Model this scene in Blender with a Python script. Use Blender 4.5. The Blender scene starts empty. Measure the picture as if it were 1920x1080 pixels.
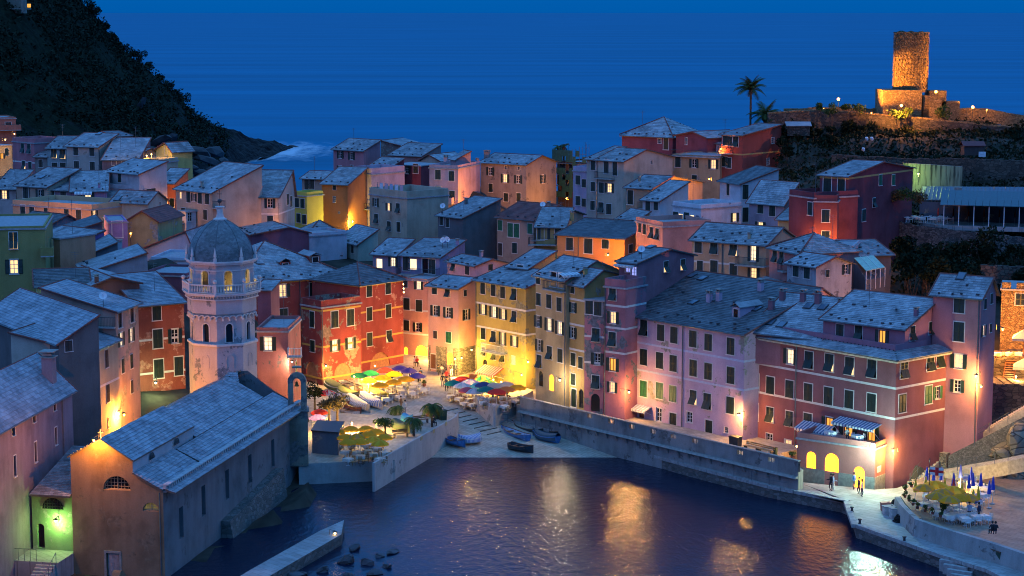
import bpy, bmesh, math, random
from mathutils import Vector, Matrix
random.seed(7)
R=math.radians
S=bpy.context.scene; COL=S.collection
# ---------------- camera, sky, sun, exposure ----------------
CAMZ=48.5; FPX=3700.0; PITCH=math.atan(518/3700)
cd=bpy.data.cameras.new('camera'); cam=bpy.data.objects.new('camera',cd); COL.objects.link(cam); S.camera=cam
cam.location=(0,0,CAMZ); cam.rotation_euler=(math.pi/2-PITCH,0,0); cd.sensor_width=36; cd.lens=FPX/1920*36
cd.clip_start=1; cd.clip_end=90000
S.view_settings.view_transform='Standard'; S.view_settings.look='None'; S.view_settings.exposure=0; S.view_settings.gamma=1
S.render.engine='CYCLES'; S.cycles.filter_width=1.05; S.cycles.use_denoising=True; S.cycles.max_bounces=4; S.cycles.diffuse_bounces=2; S.cycles.glossy_bounces=2
S.cycles.transmission_bounces=2; S.cycles.sample_clamp_indirect=3; S.cycles.sample_clamp_direct=0; S.cycles.caustics_reflective=False; S.cycles.caustics_refractive=False
try: S.cycles.denoiser='OPENIMAGEDENOISE'
except Exception: pass
W=bpy.data.worlds.new("World"); S.world=W; W.use_nodes=True
nt=W.node_tree; nt.nodes.clear()
sk=nt.nodes.new('ShaderNodeTexSky'); sk.sky_type='NISHITA'; sk.sun_disc=False; sk.sun_elevation=R(2); sk.sun_rotation=R(200)
sk.ozone_density=6; sk.dust_density=0.2; sk.air_density=1
tc=nt.nodes.new('ShaderNodeTexCoord'); sep=nt.nodes.new('ShaderNodeSeparateXYZ'); nt.links.new(tc.outputs['Generated'],sep.inputs[0])
rp=nt.nodes.new('ShaderNodeValToRGB'); nt.links.new(sep.outputs['Z'],rp.inputs[0])
e=rp.color_ramp.elements; e[0].position=0.0; e[0].color=(0.0,0.078,0.31,1); e[1].position=1.0; e[1].color=(0.13,0.42,1.0,1)
x=e.new(0.12); x.color=(0.005,0.14,0.50,1); x=e.new(0.45); x.color=(0.07,0.30,0.88,1)
# the dusk sky: a faint share of the physical sky under the deep blue of the blue hour
mul=nt.nodes.new('ShaderNodeMixRGB'); mul.blend_type='ADD'; mul.inputs[0].default_value=1
dim=nt.nodes.new('ShaderNodeMixRGB'); dim.blend_type='MULTIPLY'; dim.inputs[0].default_value=1; dim.inputs[2].default_value=(0.0,0.004,0.02,1)
nt.links.new(sk.outputs[0],dim.inputs[1]); nt.links.new(rp.outputs[0],mul.inputs[1]); nt.links.new(dim.outputs[0],mul.inputs[2])
bg=nt.nodes.new('ShaderNodeBackground'); bg.inputs[1].default_value=SKY=1.3
nt.links.new(mul.outputs[0],bg.inputs[0]); ow=nt.nodes.new('ShaderNodeOutputWorld'); nt.links.new(bg.outputs[0],ow.inputs[0])
sd=bpy.data.lights.new('dusk_glow','SUN'); sd.energy=0.15; sd.angle=R(50); sd.color=(1.0,0.52,0.50)
so=bpy.data.objects.new('dusk_glow',sd); COL.objects.link(so); so.rotation_euler=(R(76),0,R(-42))

# ---------------- surveying: picture point -> place ----------------
_s,_c=math.sin(PITCH),math.cos(PITCH); C0=Vector((0,0,CAMZ))
def ray(px,py):
    u=(px-960)/FPX; v=(540-py)/FPX
    return Vector((u, _c+v*_s, -_s+v*_c))
def onz(px,py,z): d=ray(px,py); return C0+d*((z-CAMZ)/d.z)
def ony(px,py,y): d=ray(px,py); return C0+d*(y/d.y)
def onplane(px,py,p,n):
    d=ray(px,py); k=d.dot(n)
    if abs(k)<1e-9: return None
    t=(Vector(p)-C0).dot(n)/k
    return C0+d*t if t>0 else None
def proj(p):
    q=Vector(p)-C0; f=q.y*_c-q.z*_s; return (960+FPX*q.x/f, 540-FPX*(q.y*_s+q.z*_c)/f)

# ---------------- mesh builder ----------------
class MB:
    def __init__(s): s.v=[]; s.f=[]; s.m=[]; s.mi=0
    def poly(s,pts,mi=None):
        b=len(s.v); s.v.extend([tuple(p) for p in pts]); s.f.append(tuple(range(b,b+len(pts)))); s.m.append(s.mi if mi is None else mi)
    def hexa(s,a,b,mi=None):   # a,b: 4 bottom, 4 top
        n=len(s.v); s.v.extend([tuple(p) for p in list(a)+list(b)]); k=s.mi if mi is None else mi
        N=len(a)
        s.f.append(tuple(n+i for i in reversed(range(N)))); s.f.append(tuple(n+N+i for i in range(N))); s.m+= [k,k]
        for i in range(N): j=(i+1)%N; s.f.append((n+i,n+j,n+N+j,n+N+i)); s.m.append(k)
    def box(s,c,sz,rz=0,mi=None,U=None,V=None):
        c=Vector(c); 
        if U is None: U=Vector((math.cos(rz),math.sin(rz),0)); V=Vector((-math.sin(rz),math.cos(rz),0))
        u=U*sz[0]/2; v=V*sz[1]/2; w=Vector((0,0,sz[2]/2))
        s.hexa([c-u-v-w,c+u-v-w,c+u+v-w,c-u+v-w],[c-u-v+w,c+u-v+w,c+u+v+w,c-u+v+w],mi)
    def bar(s,a,b,r,n=5,r2=None,mi=None,cap=True):
        a=Vector(a); b=Vector(b); d=b-a
        if d.length<1e-6: return
        d=d.normalized(); t=Vector((0,0,1)) if abs(d.z)<.9 else Vector((1,0,0)); x=d.cross(t).normalized(); y=d.cross(x); r2=r if r2 is None else r2
        A=[a+(x*math.cos(2*math.pi*i/n)+y*math.sin(2*math.pi*i/n))*r for i in range(n)]
        B=[b+(x*math.cos(2*math.pi*i/n)+y*math.sin(2*math.pi*i/n))*r2 for i in range(n)]
        s.hexa(A,B,mi)
    def tube(s,pts,r,n=5,mi=None,r2=None):
        for i in range(len(pts)-1):
            ra=r if r2 is None else r+(r2-r)*i/(len(pts)-1); rb=r if r2 is None else r+(r2-r)*(i+1)/(len(pts)-1)
            s.bar(pts[i],pts[i+1],ra,n,rb,mi)
    def lathe(s,c,prof,n=10,mi=None,rz=0,a0=0,a1=2*math.pi):
        c=Vector(c); k=s.mi if mi is None else mi; b=len(s.v); full=abs(a1-a0-2*math.pi)<1e-6; N=n if full else n+1
        for (r,z) in prof:
            for i in range(N):
                a=a0+(a1-a0)*i/n+rz; s.v.append((c.x+r*math.cos(a),c.y+r*math.sin(a),c.z+z))
        for j in range(len(prof)-1):
            for i in range(n):
                i2=(i+1)%N if full else i+1
                s.f.append((b+j*N+i,b+j*N+i2,b+(j+1)*N+i2,b+(j+1)*N+i)); s.m.append(k)
    def prism(s,pts,z0,z1,mi=None): s.hexa([(p[0],p[1],z0) for p in pts],[(p[0],p[1],z1) for p in pts],mi)
    def mesh(s,name,mats,off=(0,0,0),smooth=False):
        me=bpy.data.meshes.new(name); ox,oy,oz=off
        me.from_pydata([(x-ox,y-oy,z-oz) for x,y,z in s.v],[],s.f)
        if not isinstance(mats,(list,tuple)): mats=[mats]
        for m in mats: me.materials.append(m)
        if len(mats)>1: me.polygons.foreach_set('material_index',s.m)
        if smooth: me.polygons.foreach_set('use_smooth',[True]*len(s.f))
        me.update(); return me
    def build(s,name,mats,parent=None,smooth=False,kind=None,loc=None,**tagk):
        off=wloc(parent) if parent else Vector(loc or (0,0,0))
        o=bpy.data.objects.new(name,s.mesh(name,mats,off,smooth)); COL.objects.link(o)
        if parent: o.parent=parent
        else: o.location=off
        if kind: o['kind']=kind
        for k,v in tagk.items(): o[k]=v
        return o
def wloc(o):
    p=Vector((0,0,0))
    while o: p+=o.location; o=o.parent
    return p
def tag(o,label=None,cat=None,group=None,kind=None):
    if label: o['label']=label
    if cat: o['category']=cat
    if group: o['group']=group
    if kind: o['kind']=kind
    return o
def thing(name,label,cat,loc,group=None,rz=0):
    o=bpy.data.objects.new(name,None); COL.objects.link(o); o.location=loc; o.rotation_euler=(0,0,rz); o.empty_display_size=.3
    return tag(o,label,cat,group)
def inst(name,me,parent,loc=(0,0,0),rz=0,sc=(1,1,1)):
    o=bpy.data.objects.new(name,me); COL.objects.link(o); o.parent=parent; o.location=loc; o.rotation_euler=(0,0,rz); o.scale=sc; return o
def copy_tree(o,parent=None):
    c=o.copy(); COL.objects.link(c); c.parent=parent
    for ch in o.children: copy_tree(ch,c)
    return c
def place(o,first,loc,rz=0,sc=1,label=None,group=None,used=set()):
    if o.name in used: o=copy_tree(o)
    else: used.add(o.name)
    o.location=loc; o.rotation_euler=(0,0,rz); o.scale=(sc,sc,sc)
    if label: o['label']=label
    if group: o['group']=group
    return o

# ---------------- materials ----------------
_mc={}
def NT(name):
    m=bpy.data.materials.new(name); m.use_nodes=True; return m,m.node_tree,m.node_tree.nodes['Principled BSDF']
def N(t,ty,**k):
    n=t.nodes.new(ty)
    for a,b in k.items():
        if a in n.inputs.keys(): n.inputs[a].default_value=b
        else: setattr(n,a,b)
    return n
def L(t,a,b): t.links.new(a,b)
def noise(t,scale,detail=4,vec=None,rough=.55):
    n=N(t,'ShaderNodeTexNoise'); n.inputs['Scale'].default_value=scale; n.inputs['Detail'].default_value=detail; n.inputs['Roughness'].default_value=rough
    if vec is not None: L(t,vec,n.inputs['Vector'])
    return n
def ramp(t,fac,stops):
    r=N(t,'ShaderNodeValToRGB'); L(t,fac,r.inputs[0]); e=r.color_ramp.elements
    e[0].position,e[0].color=stops[0][0],(*stops[0][1],1); e[1].position,e[1].color=stops[-1][0],(*stops[-1][1],1)
    for p,c in stops[1:-1]: x=e.new(p); x.color=(*c,1)
    return r
def mixc(t,fac,a,b,mode='MIX'):
    n=N(t,'ShaderNodeMixRGB',blend_type=mode)
    for i,v in ((0,fac),(1,a),(2,b)):
        if hasattr(v,'links') or hasattr(v,'is_linked'): L(t,v,n.inputs[i])
        elif i==0: n.inputs[0].default_value=v
        else: n.inputs[i].default_value=(*v,1)
    return n.outputs[0]
def pos(t,sc=None):
    g=N(t,'ShaderNodeNewGeometry')
    if sc is None: return g.outputs['Position']
    m=N(t,'ShaderNodeMapping'); m.inputs['Scale'].default_value=sc; L(t,g.outputs['Position'],m.inputs[0]); return m.outputs[0]
def bump(t,bs,h,st=.3,dist=.05):
    b=N(t,'ShaderNodeBump'); b.inputs['Strength'].default_value=st; b.inputs['Distance'].default_value=dist; L(t,h,b.inputs['Height']); L(t,b.outputs[0],bs.inputs['Normal'])
def flat(name,c,rough=.7,var=.25,sc=3.0,metal=0,emit=None,es=0):
    if name in _mc: return _mc[name]
    m,t,b=NT(name); b.inputs['Roughness'].default_value=rough; b.inputs['Metallic'].default_value=metal
    b.inputs['Specular IOR Level'].default_value=.15 if rough>.85 else .5; n=noise(t,sc,3,pos(t)); r=ramp(t,n.outputs[0],[(.3,tuple(x*(1-var) for x in c)),(.7,tuple(min(1,x*(1+var)) for x in c))])
    L(t,r.outputs[0],b.inputs['Base Color'])
    if emit: b.inputs['Emission Color'].default_value=(*emit,1); b.inputs['Emission Strength'].default_value=es
    _mc[name]=m; return m
def plaster(c,peel=0.0,dirt=.35,patch=(.30,.27,.22)):
    g_=(c[0]+c[1]+c[2])/3; c=tuple(x*.84+g_*.13 for x in c); key=('pl',c,peel,dirt,patch)
    if key in _mc: return _mc[key]
    m,t,b=NT('plaster'); b.inputs['Roughness'].default_value=.9; b.inputs['Specular IOR Level'].default_value=.2
    P=pos(t); big=noise(t,.35,5,P,.6); st=noise(t,1.0,4,pos(t,(.9,.9,.16)),.6); fine=noise(t,9,3,P)
    d=tuple(x*(1-dirt) for x in c); l=tuple(min(.9,x*1.08+.01) for x in c)
    col=ramp(t,big.outputs[0],[(.25,d),(.5,c),(.75,l)]).outputs[0]
    sm=ramp(t,st.outputs[0],[(.38,(.55,.53,.5)),(.58,(1,1,1))]).outputs[0]
    col=mixc(t,dirt*.85,col,sm,'MULTIPLY')
    fm=ramp(t,fine.outputs[0],[(.3,(.85,.85,.85)),(.7,(1.08,1.08,1.08))]).outputs[0]; col=mixc(t,.6,col,fm,'MULTIPLY')
    h=fine.outputs[0]
    # worn patches where the paint has come away
    if peel>0:
        pn=noise(t,.42,7,P,.68); mk=ramp(t,pn.outputs[0],[(.62-peel*.22,(0,0,0)),(.635-peel*.22,(1,1,1))]).outputs[0]
        pn2=noise(t,3,4,P); pc=ramp(t,pn2.outputs[0],[(.3,tuple(x*.6 for x in patch)),(.7,tuple(x*1.3 for x in patch))]).outputs[0]
        col=mixc(t,mk,col,pc)
    L(t,col,b.inputs['Base Color']); bump(t,b,h,.35,.03); _mc[key]=m; return m
def stonewall(name,c1,c2,sc=2.2,mortar=(.12,.11,.1)):
    if name in _mc: return _mc[name]
    m,t,b=NT(name); b.inputs['Roughness'].default_value=.92
    P=pos(t,(1,1,1.7)); nn=noise(t,2,2,P); 
    v=N(t,'ShaderNodeTexVoronoi',feature='DISTANCE_TO_EDGE'); v.inputs['Scale'].default_value=sc; L(t,P,v.inputs['Vector'])
    v2=N(t,'ShaderNodeTexVoronoi'); v2.inputs['Scale'].default_value=sc; L(t,P,v2.inputs['Vector'])
    cc=ramp(t,v2.outputs['Color'],[(.2,c1),(.8,c2)]).outputs[0]
    cc=mixc(t,.5,cc,ramp(t,noise(t,8,4,P).outputs[0],[(.3,(.6,.6,.6)),(.7,(1.3,1.3,1.3))]).outputs[0],'MULTIPLY')
    mk=ramp(t,v.outputs['Distance'],[(.02,(0,0,0)),(.07,(1,1,1))]).outputs[0]
    L(t,mixc(t,mk,mortar,cc),b.inputs['Base Color']); bump(t,b,mk,.9,.08); _mc[name]=m; return m
def slate(name,lo,hi,rough=.55,lich=(.32,.33,.30)):
    if name in _mc: return _mc[name]
    m,t,b=NT(name); b.inputs['Roughness'].default_value=rough
    g=N(t,'ShaderNodeNewGeometry'); c=ramp(t,g.outputs['Random Per Island'],[(0,lo),(1,hi)]).outputs[0]
    P=pos(t); n1=noise(t,.5,5,P,.65); c=mixc(t,.75,c,ramp(t,n1.outputs[0],[(.34,(.34,.34,.36)),(.6,(1.05,1.05,1.05))]).outputs[0],'MULTIPLY')
    n2=noise(t,7,4,P); mk=ramp(t,n2.outputs[0],[(.56,(0,0,0)),(.70,(.45,.45,.45))]).outputs[0]; c=mixc(t,mk,c,lich)
    L(t,c,b.inputs['Base Color']); bump(t,b,n2.outputs[0],.4,.02); _mc[name]=m; return m
SL={'l':slate('slate_pale',(.22,.23,.24),(.42,.43,.44),lich=(.44,.45,.44)),'d':slate('slate_dark',(.06,.063,.07),(.15,.155,.16),lich=(.14,.15,.15)),
    'm':slate('slate_mid',(.17,.175,.18),(.36,.365,.37),lich=(.4,.4,.4)),'r':slate('clay_tiles_red',(.16,.035,.03),(.26,.06,.045),.7,(.25,.1,.08)),
    'b':slate('slate_church',(.22,.23,.25),(.38,.39,.42),.5,(.34,.35,.36))}
RIDGE=flat('ridge_clay',(.20,.06,.045),.8); UNDER=flat('roof_underside',(.10,.09,.08)); TRIM=flat('white_trim',(.62,.58,.54),.8,.12)
DARKM=flat('dark_iron',(.03,.03,.035),.5); WHITEM=flat('white_paint',(.7,.7,.7),.5,.1); PIPE=flat('pipe_metal',(.10,.11,.12),.4)
SHUT=flat('shutter_dark_green',(.008,.022,.014),.5); SHUTG=flat('shutter_green',(.012,.11,.045),.5); SHUTB=flat('shutter_brown',(.05,.03,.022),.6)
SASH=flat('sash_white',(.62,.6,.56),.5,.08); WOODD=flat('door_wood',(.16,.06,.025),.6); STONE=flat('grey_stone',(.28,.26,.23),.85); CONC=flat('concrete',(.34,.33,.31),.9)
def glass_dark():
    m,t,b=NT('window_glass'); b.inputs['Base Color'].default_value=(.012,.014,.018,1); b.inputs['Roughness'].default_value=.12; return m
GLASS=glass_dark()
def lit(name,c,s,cut=.55):
    m,t,b=NT(name); P=pos(t,(.8,.8,.5)); n=noise(t,.9,3,P); r=ramp(t,n.outputs[0],[(.3,tuple(x*cut for x in c)),(.65,c)])
    L(t,r.outputs[0],b.inputs['Emission Color']); b.inputs['Emission Strength'].default_value=s; b.inputs['Base Color'].default_value=(.1,.08,.05,1); return m
LITW=lit('lit_window_warm',(1,.62,.26),2.0); LITO=lit('lit_window_orange',(1,.40,.05),1.6); LITC=lit('lit_window_cream',(1,.74,.42),2.2); LITB=lit('lit_window_blue',(.35,.4,1),1.4); LITY=lit('lit_window_yellow',(1,.32,.006),11.0,.75)
def bulbm(name,c,s):
    if name in _mc: return _mc[name]
    m,t,b=NT(name); b.inputs['Base Color'].default_value=(0,0,0,1); b.inputs['Emission Color'].default_value=(*c,1); b.inputs['Emission Strength'].default_value=s; _mc[name]=m; return m
# ---------------- windows: shared unit meshes (1 x 1, y outward is -y) ----------------
def _um(name,fn,mats): b=MB(); fn(b); return b.mesh(name,mats)
def _surr(b,t=.09):   # stone surround, slightly proud
    for x0,x1,z0,z1 in ((-.5-t,-.5,-.5,.5+t*.6),(.5,.5+t,-.5,.5+t*.6),(-.5,.5,.5,.5+t*.6)): b.hexa([(x0,-.03,z0),(x1,-.03,z0),(x1,.02,z0),(x0,.02,z0)],[(x0,-.03,z1),(x1,-.03,z1),(x1,.02,z1),(x0,.02,z1)])
    x0,x1,z0,z1=-.5-t*1.3,.5+t*1.3,-.5-t*.6,-.5; b.hexa([(x0,-.10,z0),(x1,-.10,z0),(x1,.02,z0),(x0,.02,z0)],[(x0,-.10,z1),(x1,-.10,z1),(x1,.02,z1),(x0,.02,z1)])
def _sash(b,cross=1):
    def q(x0,x1,z0,z1,y=.10): b.hexa([(x0,y,z0),(x1,y,z0),(x1,y+.05,z0),(x0,y+.05,z0)],[(x0,y,z1),(x1,y,z1),(x1,y+.05,z1),(x0,y+.05,z1)],1)
    q(-.5,-.43,-.5,.5); q(.43,.5,-.5,.5); q(-.43,.43,.43,.5); q(-.43,.43,-.5,-.44); q(-.05,.05,-.44,.43)
    if cross:
        for z in (-.14,.14): q(-.43,-.05,z-.015,z+.015,.105); q(.05,.43,z-.015,z+.015,.105)
def _leaf(b,x0,x1,z0=-.5,z1=.5,y=-.06):
    w=(x1-x0); fr=.13*w; h=z1-z0
    for a,c,d,e in ((x0,x0+fr,z0,z1),(x1-fr,x1,z0,z1),(x0+fr,x1-fr,z1-.05*h,z1),(x0+fr,x1-fr,z0,z0+.05*h),(x0+fr,x1-fr,z0+.47*h,z0+.53*h)):
        b.hexa([(a,y,d),(c,y,d),(c,y+.05,d),(a,y+.05,d)],[(a,y,e),(c,y,e),(c,y+.05,e),(a,y+.05,e)])
    k=7
    for j in range(k):
        for q0,q1 in ((z0+.05*h,z0+.47*h),(z0+.53*h,z1-.05*h)):
            za=q0+(q1-q0)*j/k; zb=q0+(q1-q0)*(j+1)/k
            b.poly([(x0+fr,y+.012,za),(x1-fr,y+.012,za),(x1-fr,y+.04,zb),(x0+fr,y+.04,zb)])
M_SURR=_um('window_surround',lambda b:_surr(b),[TRIM]); 
M_SURW=_um('window_with_sash',lambda b:(_surr(b),_sash(b)),[TRIM,SASH]); M_SURO=_um('window_with_wood_sash',lambda b:(_surr(b),_sash(b,0)),[TRIM,WOODD])
M_PANE={}
def pane(k,m): M_PANE[k]=_um('pane',lambda b:b.hexa([(-.5,.13,-.5),(.5,.13,-.5),(.5,.16,-.5),(-.5,.16,-.5)],[(-.5,.13,.5),(.5,.13,.5),(.5,.16,.5),(-.5,.16,.5)]),[m])
for k,m in (('dark',GLASS),('warm',LITW),('orange',LITO),('cream',LITC),('blue',LITB),('yellow',LITY)): pane(k,m)
def _tilt(b,x0,x1,a=.42):   # lower half pushed out on its top hinge
    _leaf(b,x0,x1,0,.5)
    z=0; 
    y2=-.06-a*.9; zl=-.5+a*.10
    b.hexa([(x0,y2,zl),(x1,y2,zl),(x1,y2+.045,zl),(x0,y2+.045,zl)],[(x0,-.06,z),(x1,-.06,z),(x1,-.015,z),(x0,-.015,z)])
M_LEAF={}
for nm,mt in (('d',SHUT),('g',SHUTG),('b',SHUTB)):
    M_LEAF[nm+'c0']=_um('shutter',lambda b:_leaf(b,-.5,-.01),[mt]); M_LEAF[nm+'c1']=_um('shutter',lambda b:_leaf(b,.01,.5),[mt])
    M_LEAF[nm+'o0']=_um('shutter',lambda b:_leaf(b,-1.04,-.54),[mt]); M_LEAF[nm+'o1']=_um('shutter',lambda b:_leaf(b,.54,1.04),[mt])
    M_LEAF[nm+'t0']=_um('shutter',lambda b:_tilt(b,-.5,-.01),[mt]); M_LEAF[nm+'t1']=_um('shutter',lambda b:_tilt(b,.01,.5),[mt])
def _door(b):
    for x0,x1 in ((-.48,-.01),(.01,.48)):
        b.hexa([(x0,.06,-.5),(x1,.06,-.5),(x1,.11,-.5),(x0,.11,-.5)],[(x0,.06,.48),(x1,.06,.48),(x1,.11,.48),(x0,.11,.48)])
        for z0,z1 in ((-.45,-.15),(-.1,.15),(.2,.43)): b.hexa([(x0+.06,.04,z0),(x1-.06,.04,z0),(x1-.06,.07,z0),(x0+.06,.07,z0)],[(x0+.06,.04,z1),(x1-.06,.04,z1),(x1-.06,.07,z1),(x0+.06,.07,z1)])
M_DOOR={'d':_um('door',_door,[SHUT]),'b':_um('door',_door,[WOODD]),'g':_um('door',_door,[SHUTG])}
# type: cut?, frame mesh, pane, shutters, default w,h
WT={'c':(0,M_SURR,None,'dc',1.0,1.65),'g':(0,M_SURR,None,'gc',1.0,1.65),'b':(0,M_SURR,None,'bc',.9,1.5),
    't':(1,M_SURR,'dark','dt',1.0,1.6),'T':(1,M_SURR,'warm','dt',1.0,1.6),'o':(1,M_SURW,'dark','do',.8,1.45),'l':(1,M_SURW,'warm','do',.85,1.5),
    'y':(1,M_SURO,'orange','do',.85,1.5),'k':(1,M_SURW,'cream','do',.9,1.6),'G':(1,M_SURW,'dark','go',.8,1.45),
    'n':(1,M_SURW,'dark',None,.8,1.1),'s':(1,M_SURW,'dark',None,.55,.6),'L':(1,M_SURW,'warm',None,.85,1.3),'B':(1,M_SURW,'blue',None,1.0,1.4),
    'D':(1,M_SURR,None,'door_d',1.0,2.1),'W':(1,M_SURR,None,'door_b',1.0,2.2),'E':(1,M_SURR,None,'door_g',1.0,2.1),
    'P':(1,M_SURR,'dark',None,1.2,1.8),'X':(1,M_SURR,'cream',None,1.4,1.8),
    'a':(2,None,'dark',None,1.2,2.4),'A':(2,None,'yellow',None,1.2,2.2),'h':(2,None,'void',None,2.4,3.0)}
ISPANE=True
def wall_rect(b,P,U,Wd,z0,z1,holes,nrm,rec=.2,mi=0):
    """vertical wall from P along U, with openings (u0,u1,z0,z1,arch)"""
    hs=[h for h in holes if h[0]>0.02 and h[1]<Wd-.02 and h[2]>=z0-.01 and h[3]<z1-.02]
    xs=sorted(set([0,Wd]+[a for h in hs for a in h[:2]])); zs=sorted(set([z0,z1]+[a for h in hs for a in h[2:4]]))
    pt=lambda u,z,d=0: Vector((P.x+U.x*u-nrm.x*d,P.y+U.y*u-nrm.y*d,z))
    # merge strips per column
    for i in range(len(xs)-1):
        a,c=xs[i],xs[i+1]
        if c-a<1e-5: continue
        um=(a+c)/2; run=None
        for j in range(len(zs)-1):
            zm=(zs[j]+zs[j+1])/2; op=any(h[0]<um<h[1] and h[2]<zm<h[3] for h in hs)
            if not op and run is None: run=zs[j]
            if (op or j==len(zs)-2) and run is not None:
                ze=zs[j] if op else zs[j+1]
                if ze-run>1e-5: b.poly([pt(a,run),pt(c,run),pt(c,ze),pt(a,ze)],mi)
                run=None
    for h in hs:
        u0,u1,a,c,ar=h
        b.poly([pt(u0,a),pt(u0,c),pt(u0,c,rec),pt(u0,a,rec)],mi); b.poly([pt(u1,c),pt(u1,a),pt(u1,a,rec),pt(u1,c,rec)],mi)
        b.poly([pt(u0,c),pt(u1,c),pt(u1,c,rec),pt(u0,c,rec)],mi); b.poly([pt(u1,a),pt(u0,a),pt(u0,a,rec),pt(u1,a,rec)],mi)
        if ar:
            r=(u1-u0)/2; uc=(u0+u1)/2; zc=c-r; n=8
            for k in range(n):
                t0=math.pi*k/n; t1=math.pi*(k+1)/n
                q0=(uc-r*math.cos(t0),zc+r*math.sin(t0)); q1=(uc-r*math.cos(t1),zc+r*math.sin(t1))
                b.poly([pt(q0[0],q0[1]),pt(q1[0],q1[1]),pt(q1[0],c),pt(q0[0],c)],mi)
                b.poly([pt(q0[0],q0[1]),pt(q1[0],q1[1]),pt(q1[0],q1[1],rec),pt(q0[0],q0[1],rec)],mi)
def slates(b,P3,pitch=.38,wid=.45,lift=.035):
    """courses of slates over a sloping polygon whose first edge is the eave"""
    P3=[Vector(p) for p in P3]; e1=(P3[1]-P3[0]).normalized(); n=(P3[1]-P3[0]).cross(P3[2]-P3[0]).normalized()
    if n.z<0: n=-n
    e2=n.cross(e1).normalized()
    if e2.z<0 : e2=-e2
    o=P3[0]; q=[((p-o).dot(e1),(p-o).dot(e2)) for p in P3]; tmax=max(a[1] for a in q); tmin=min(a[1] for a in q)
    t=tmin; row=0
    while t<tmax-.08:
        tm=min(t+pitch*.5,tmax-.02); xsn=[]
        for i in range(len(q)):
            (x0,y0),(x1,y1)=q[i],q[(i+1)%len(q)]
            if (y0<=tm<y1) or (y1<=tm<y0): xsn.append(x0+(x1-x0)*(tm-y0)/(y1-y0))
        if len(xsn)>=2:
            x=min(xsn); xe=max(xsn); t1=min(t+pitch*1.08,tmax); x-=random.random()*wid*.5; x=max(x,min(xsn))
            first=True
            while x<xe-.05:
                w=wid*(.75+random.random()*.5); 
                if first: w*=random.random()*.7+.3; first=False
                x2=min(x+w,xe); 
                if xe-x2<.12: x2=xe
                j=(random.random()-.5)*pitch*.10; l=lift*(.7+.6*random.random()); g=.008
                a=o+e1*(x+g)+e2*(t+j)+n*(l+.02); c=o+e1*(x2-g)+e2*(t+j)+n*(l+.02); d=o+e1*(x2-g)+e2*t1+n*.02; f=o+e1*(x+g)+e2*t1+n*.02
                k=len(b.v); b.v+= [tuple(a),tuple(c),tuple(d),tuple(f),tuple(a-n*(l+.02)),tuple(c-n*(l+.02))]
                b.f+= [(k,k+1,k+2,k+3),(k+4,k+5,k+1,k)]; b.m+=[0,0]; x=x2
        t+=pitch; row+=1
def slab(b,P3,t=.12,mi=0):
    lo=[Vector(p)-Vector((0,0,t)) for p in P3]; b.hexa(lo,[Vector(p) for p in P3],mi)
HOUSES=[]
TOPS=[]
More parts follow.
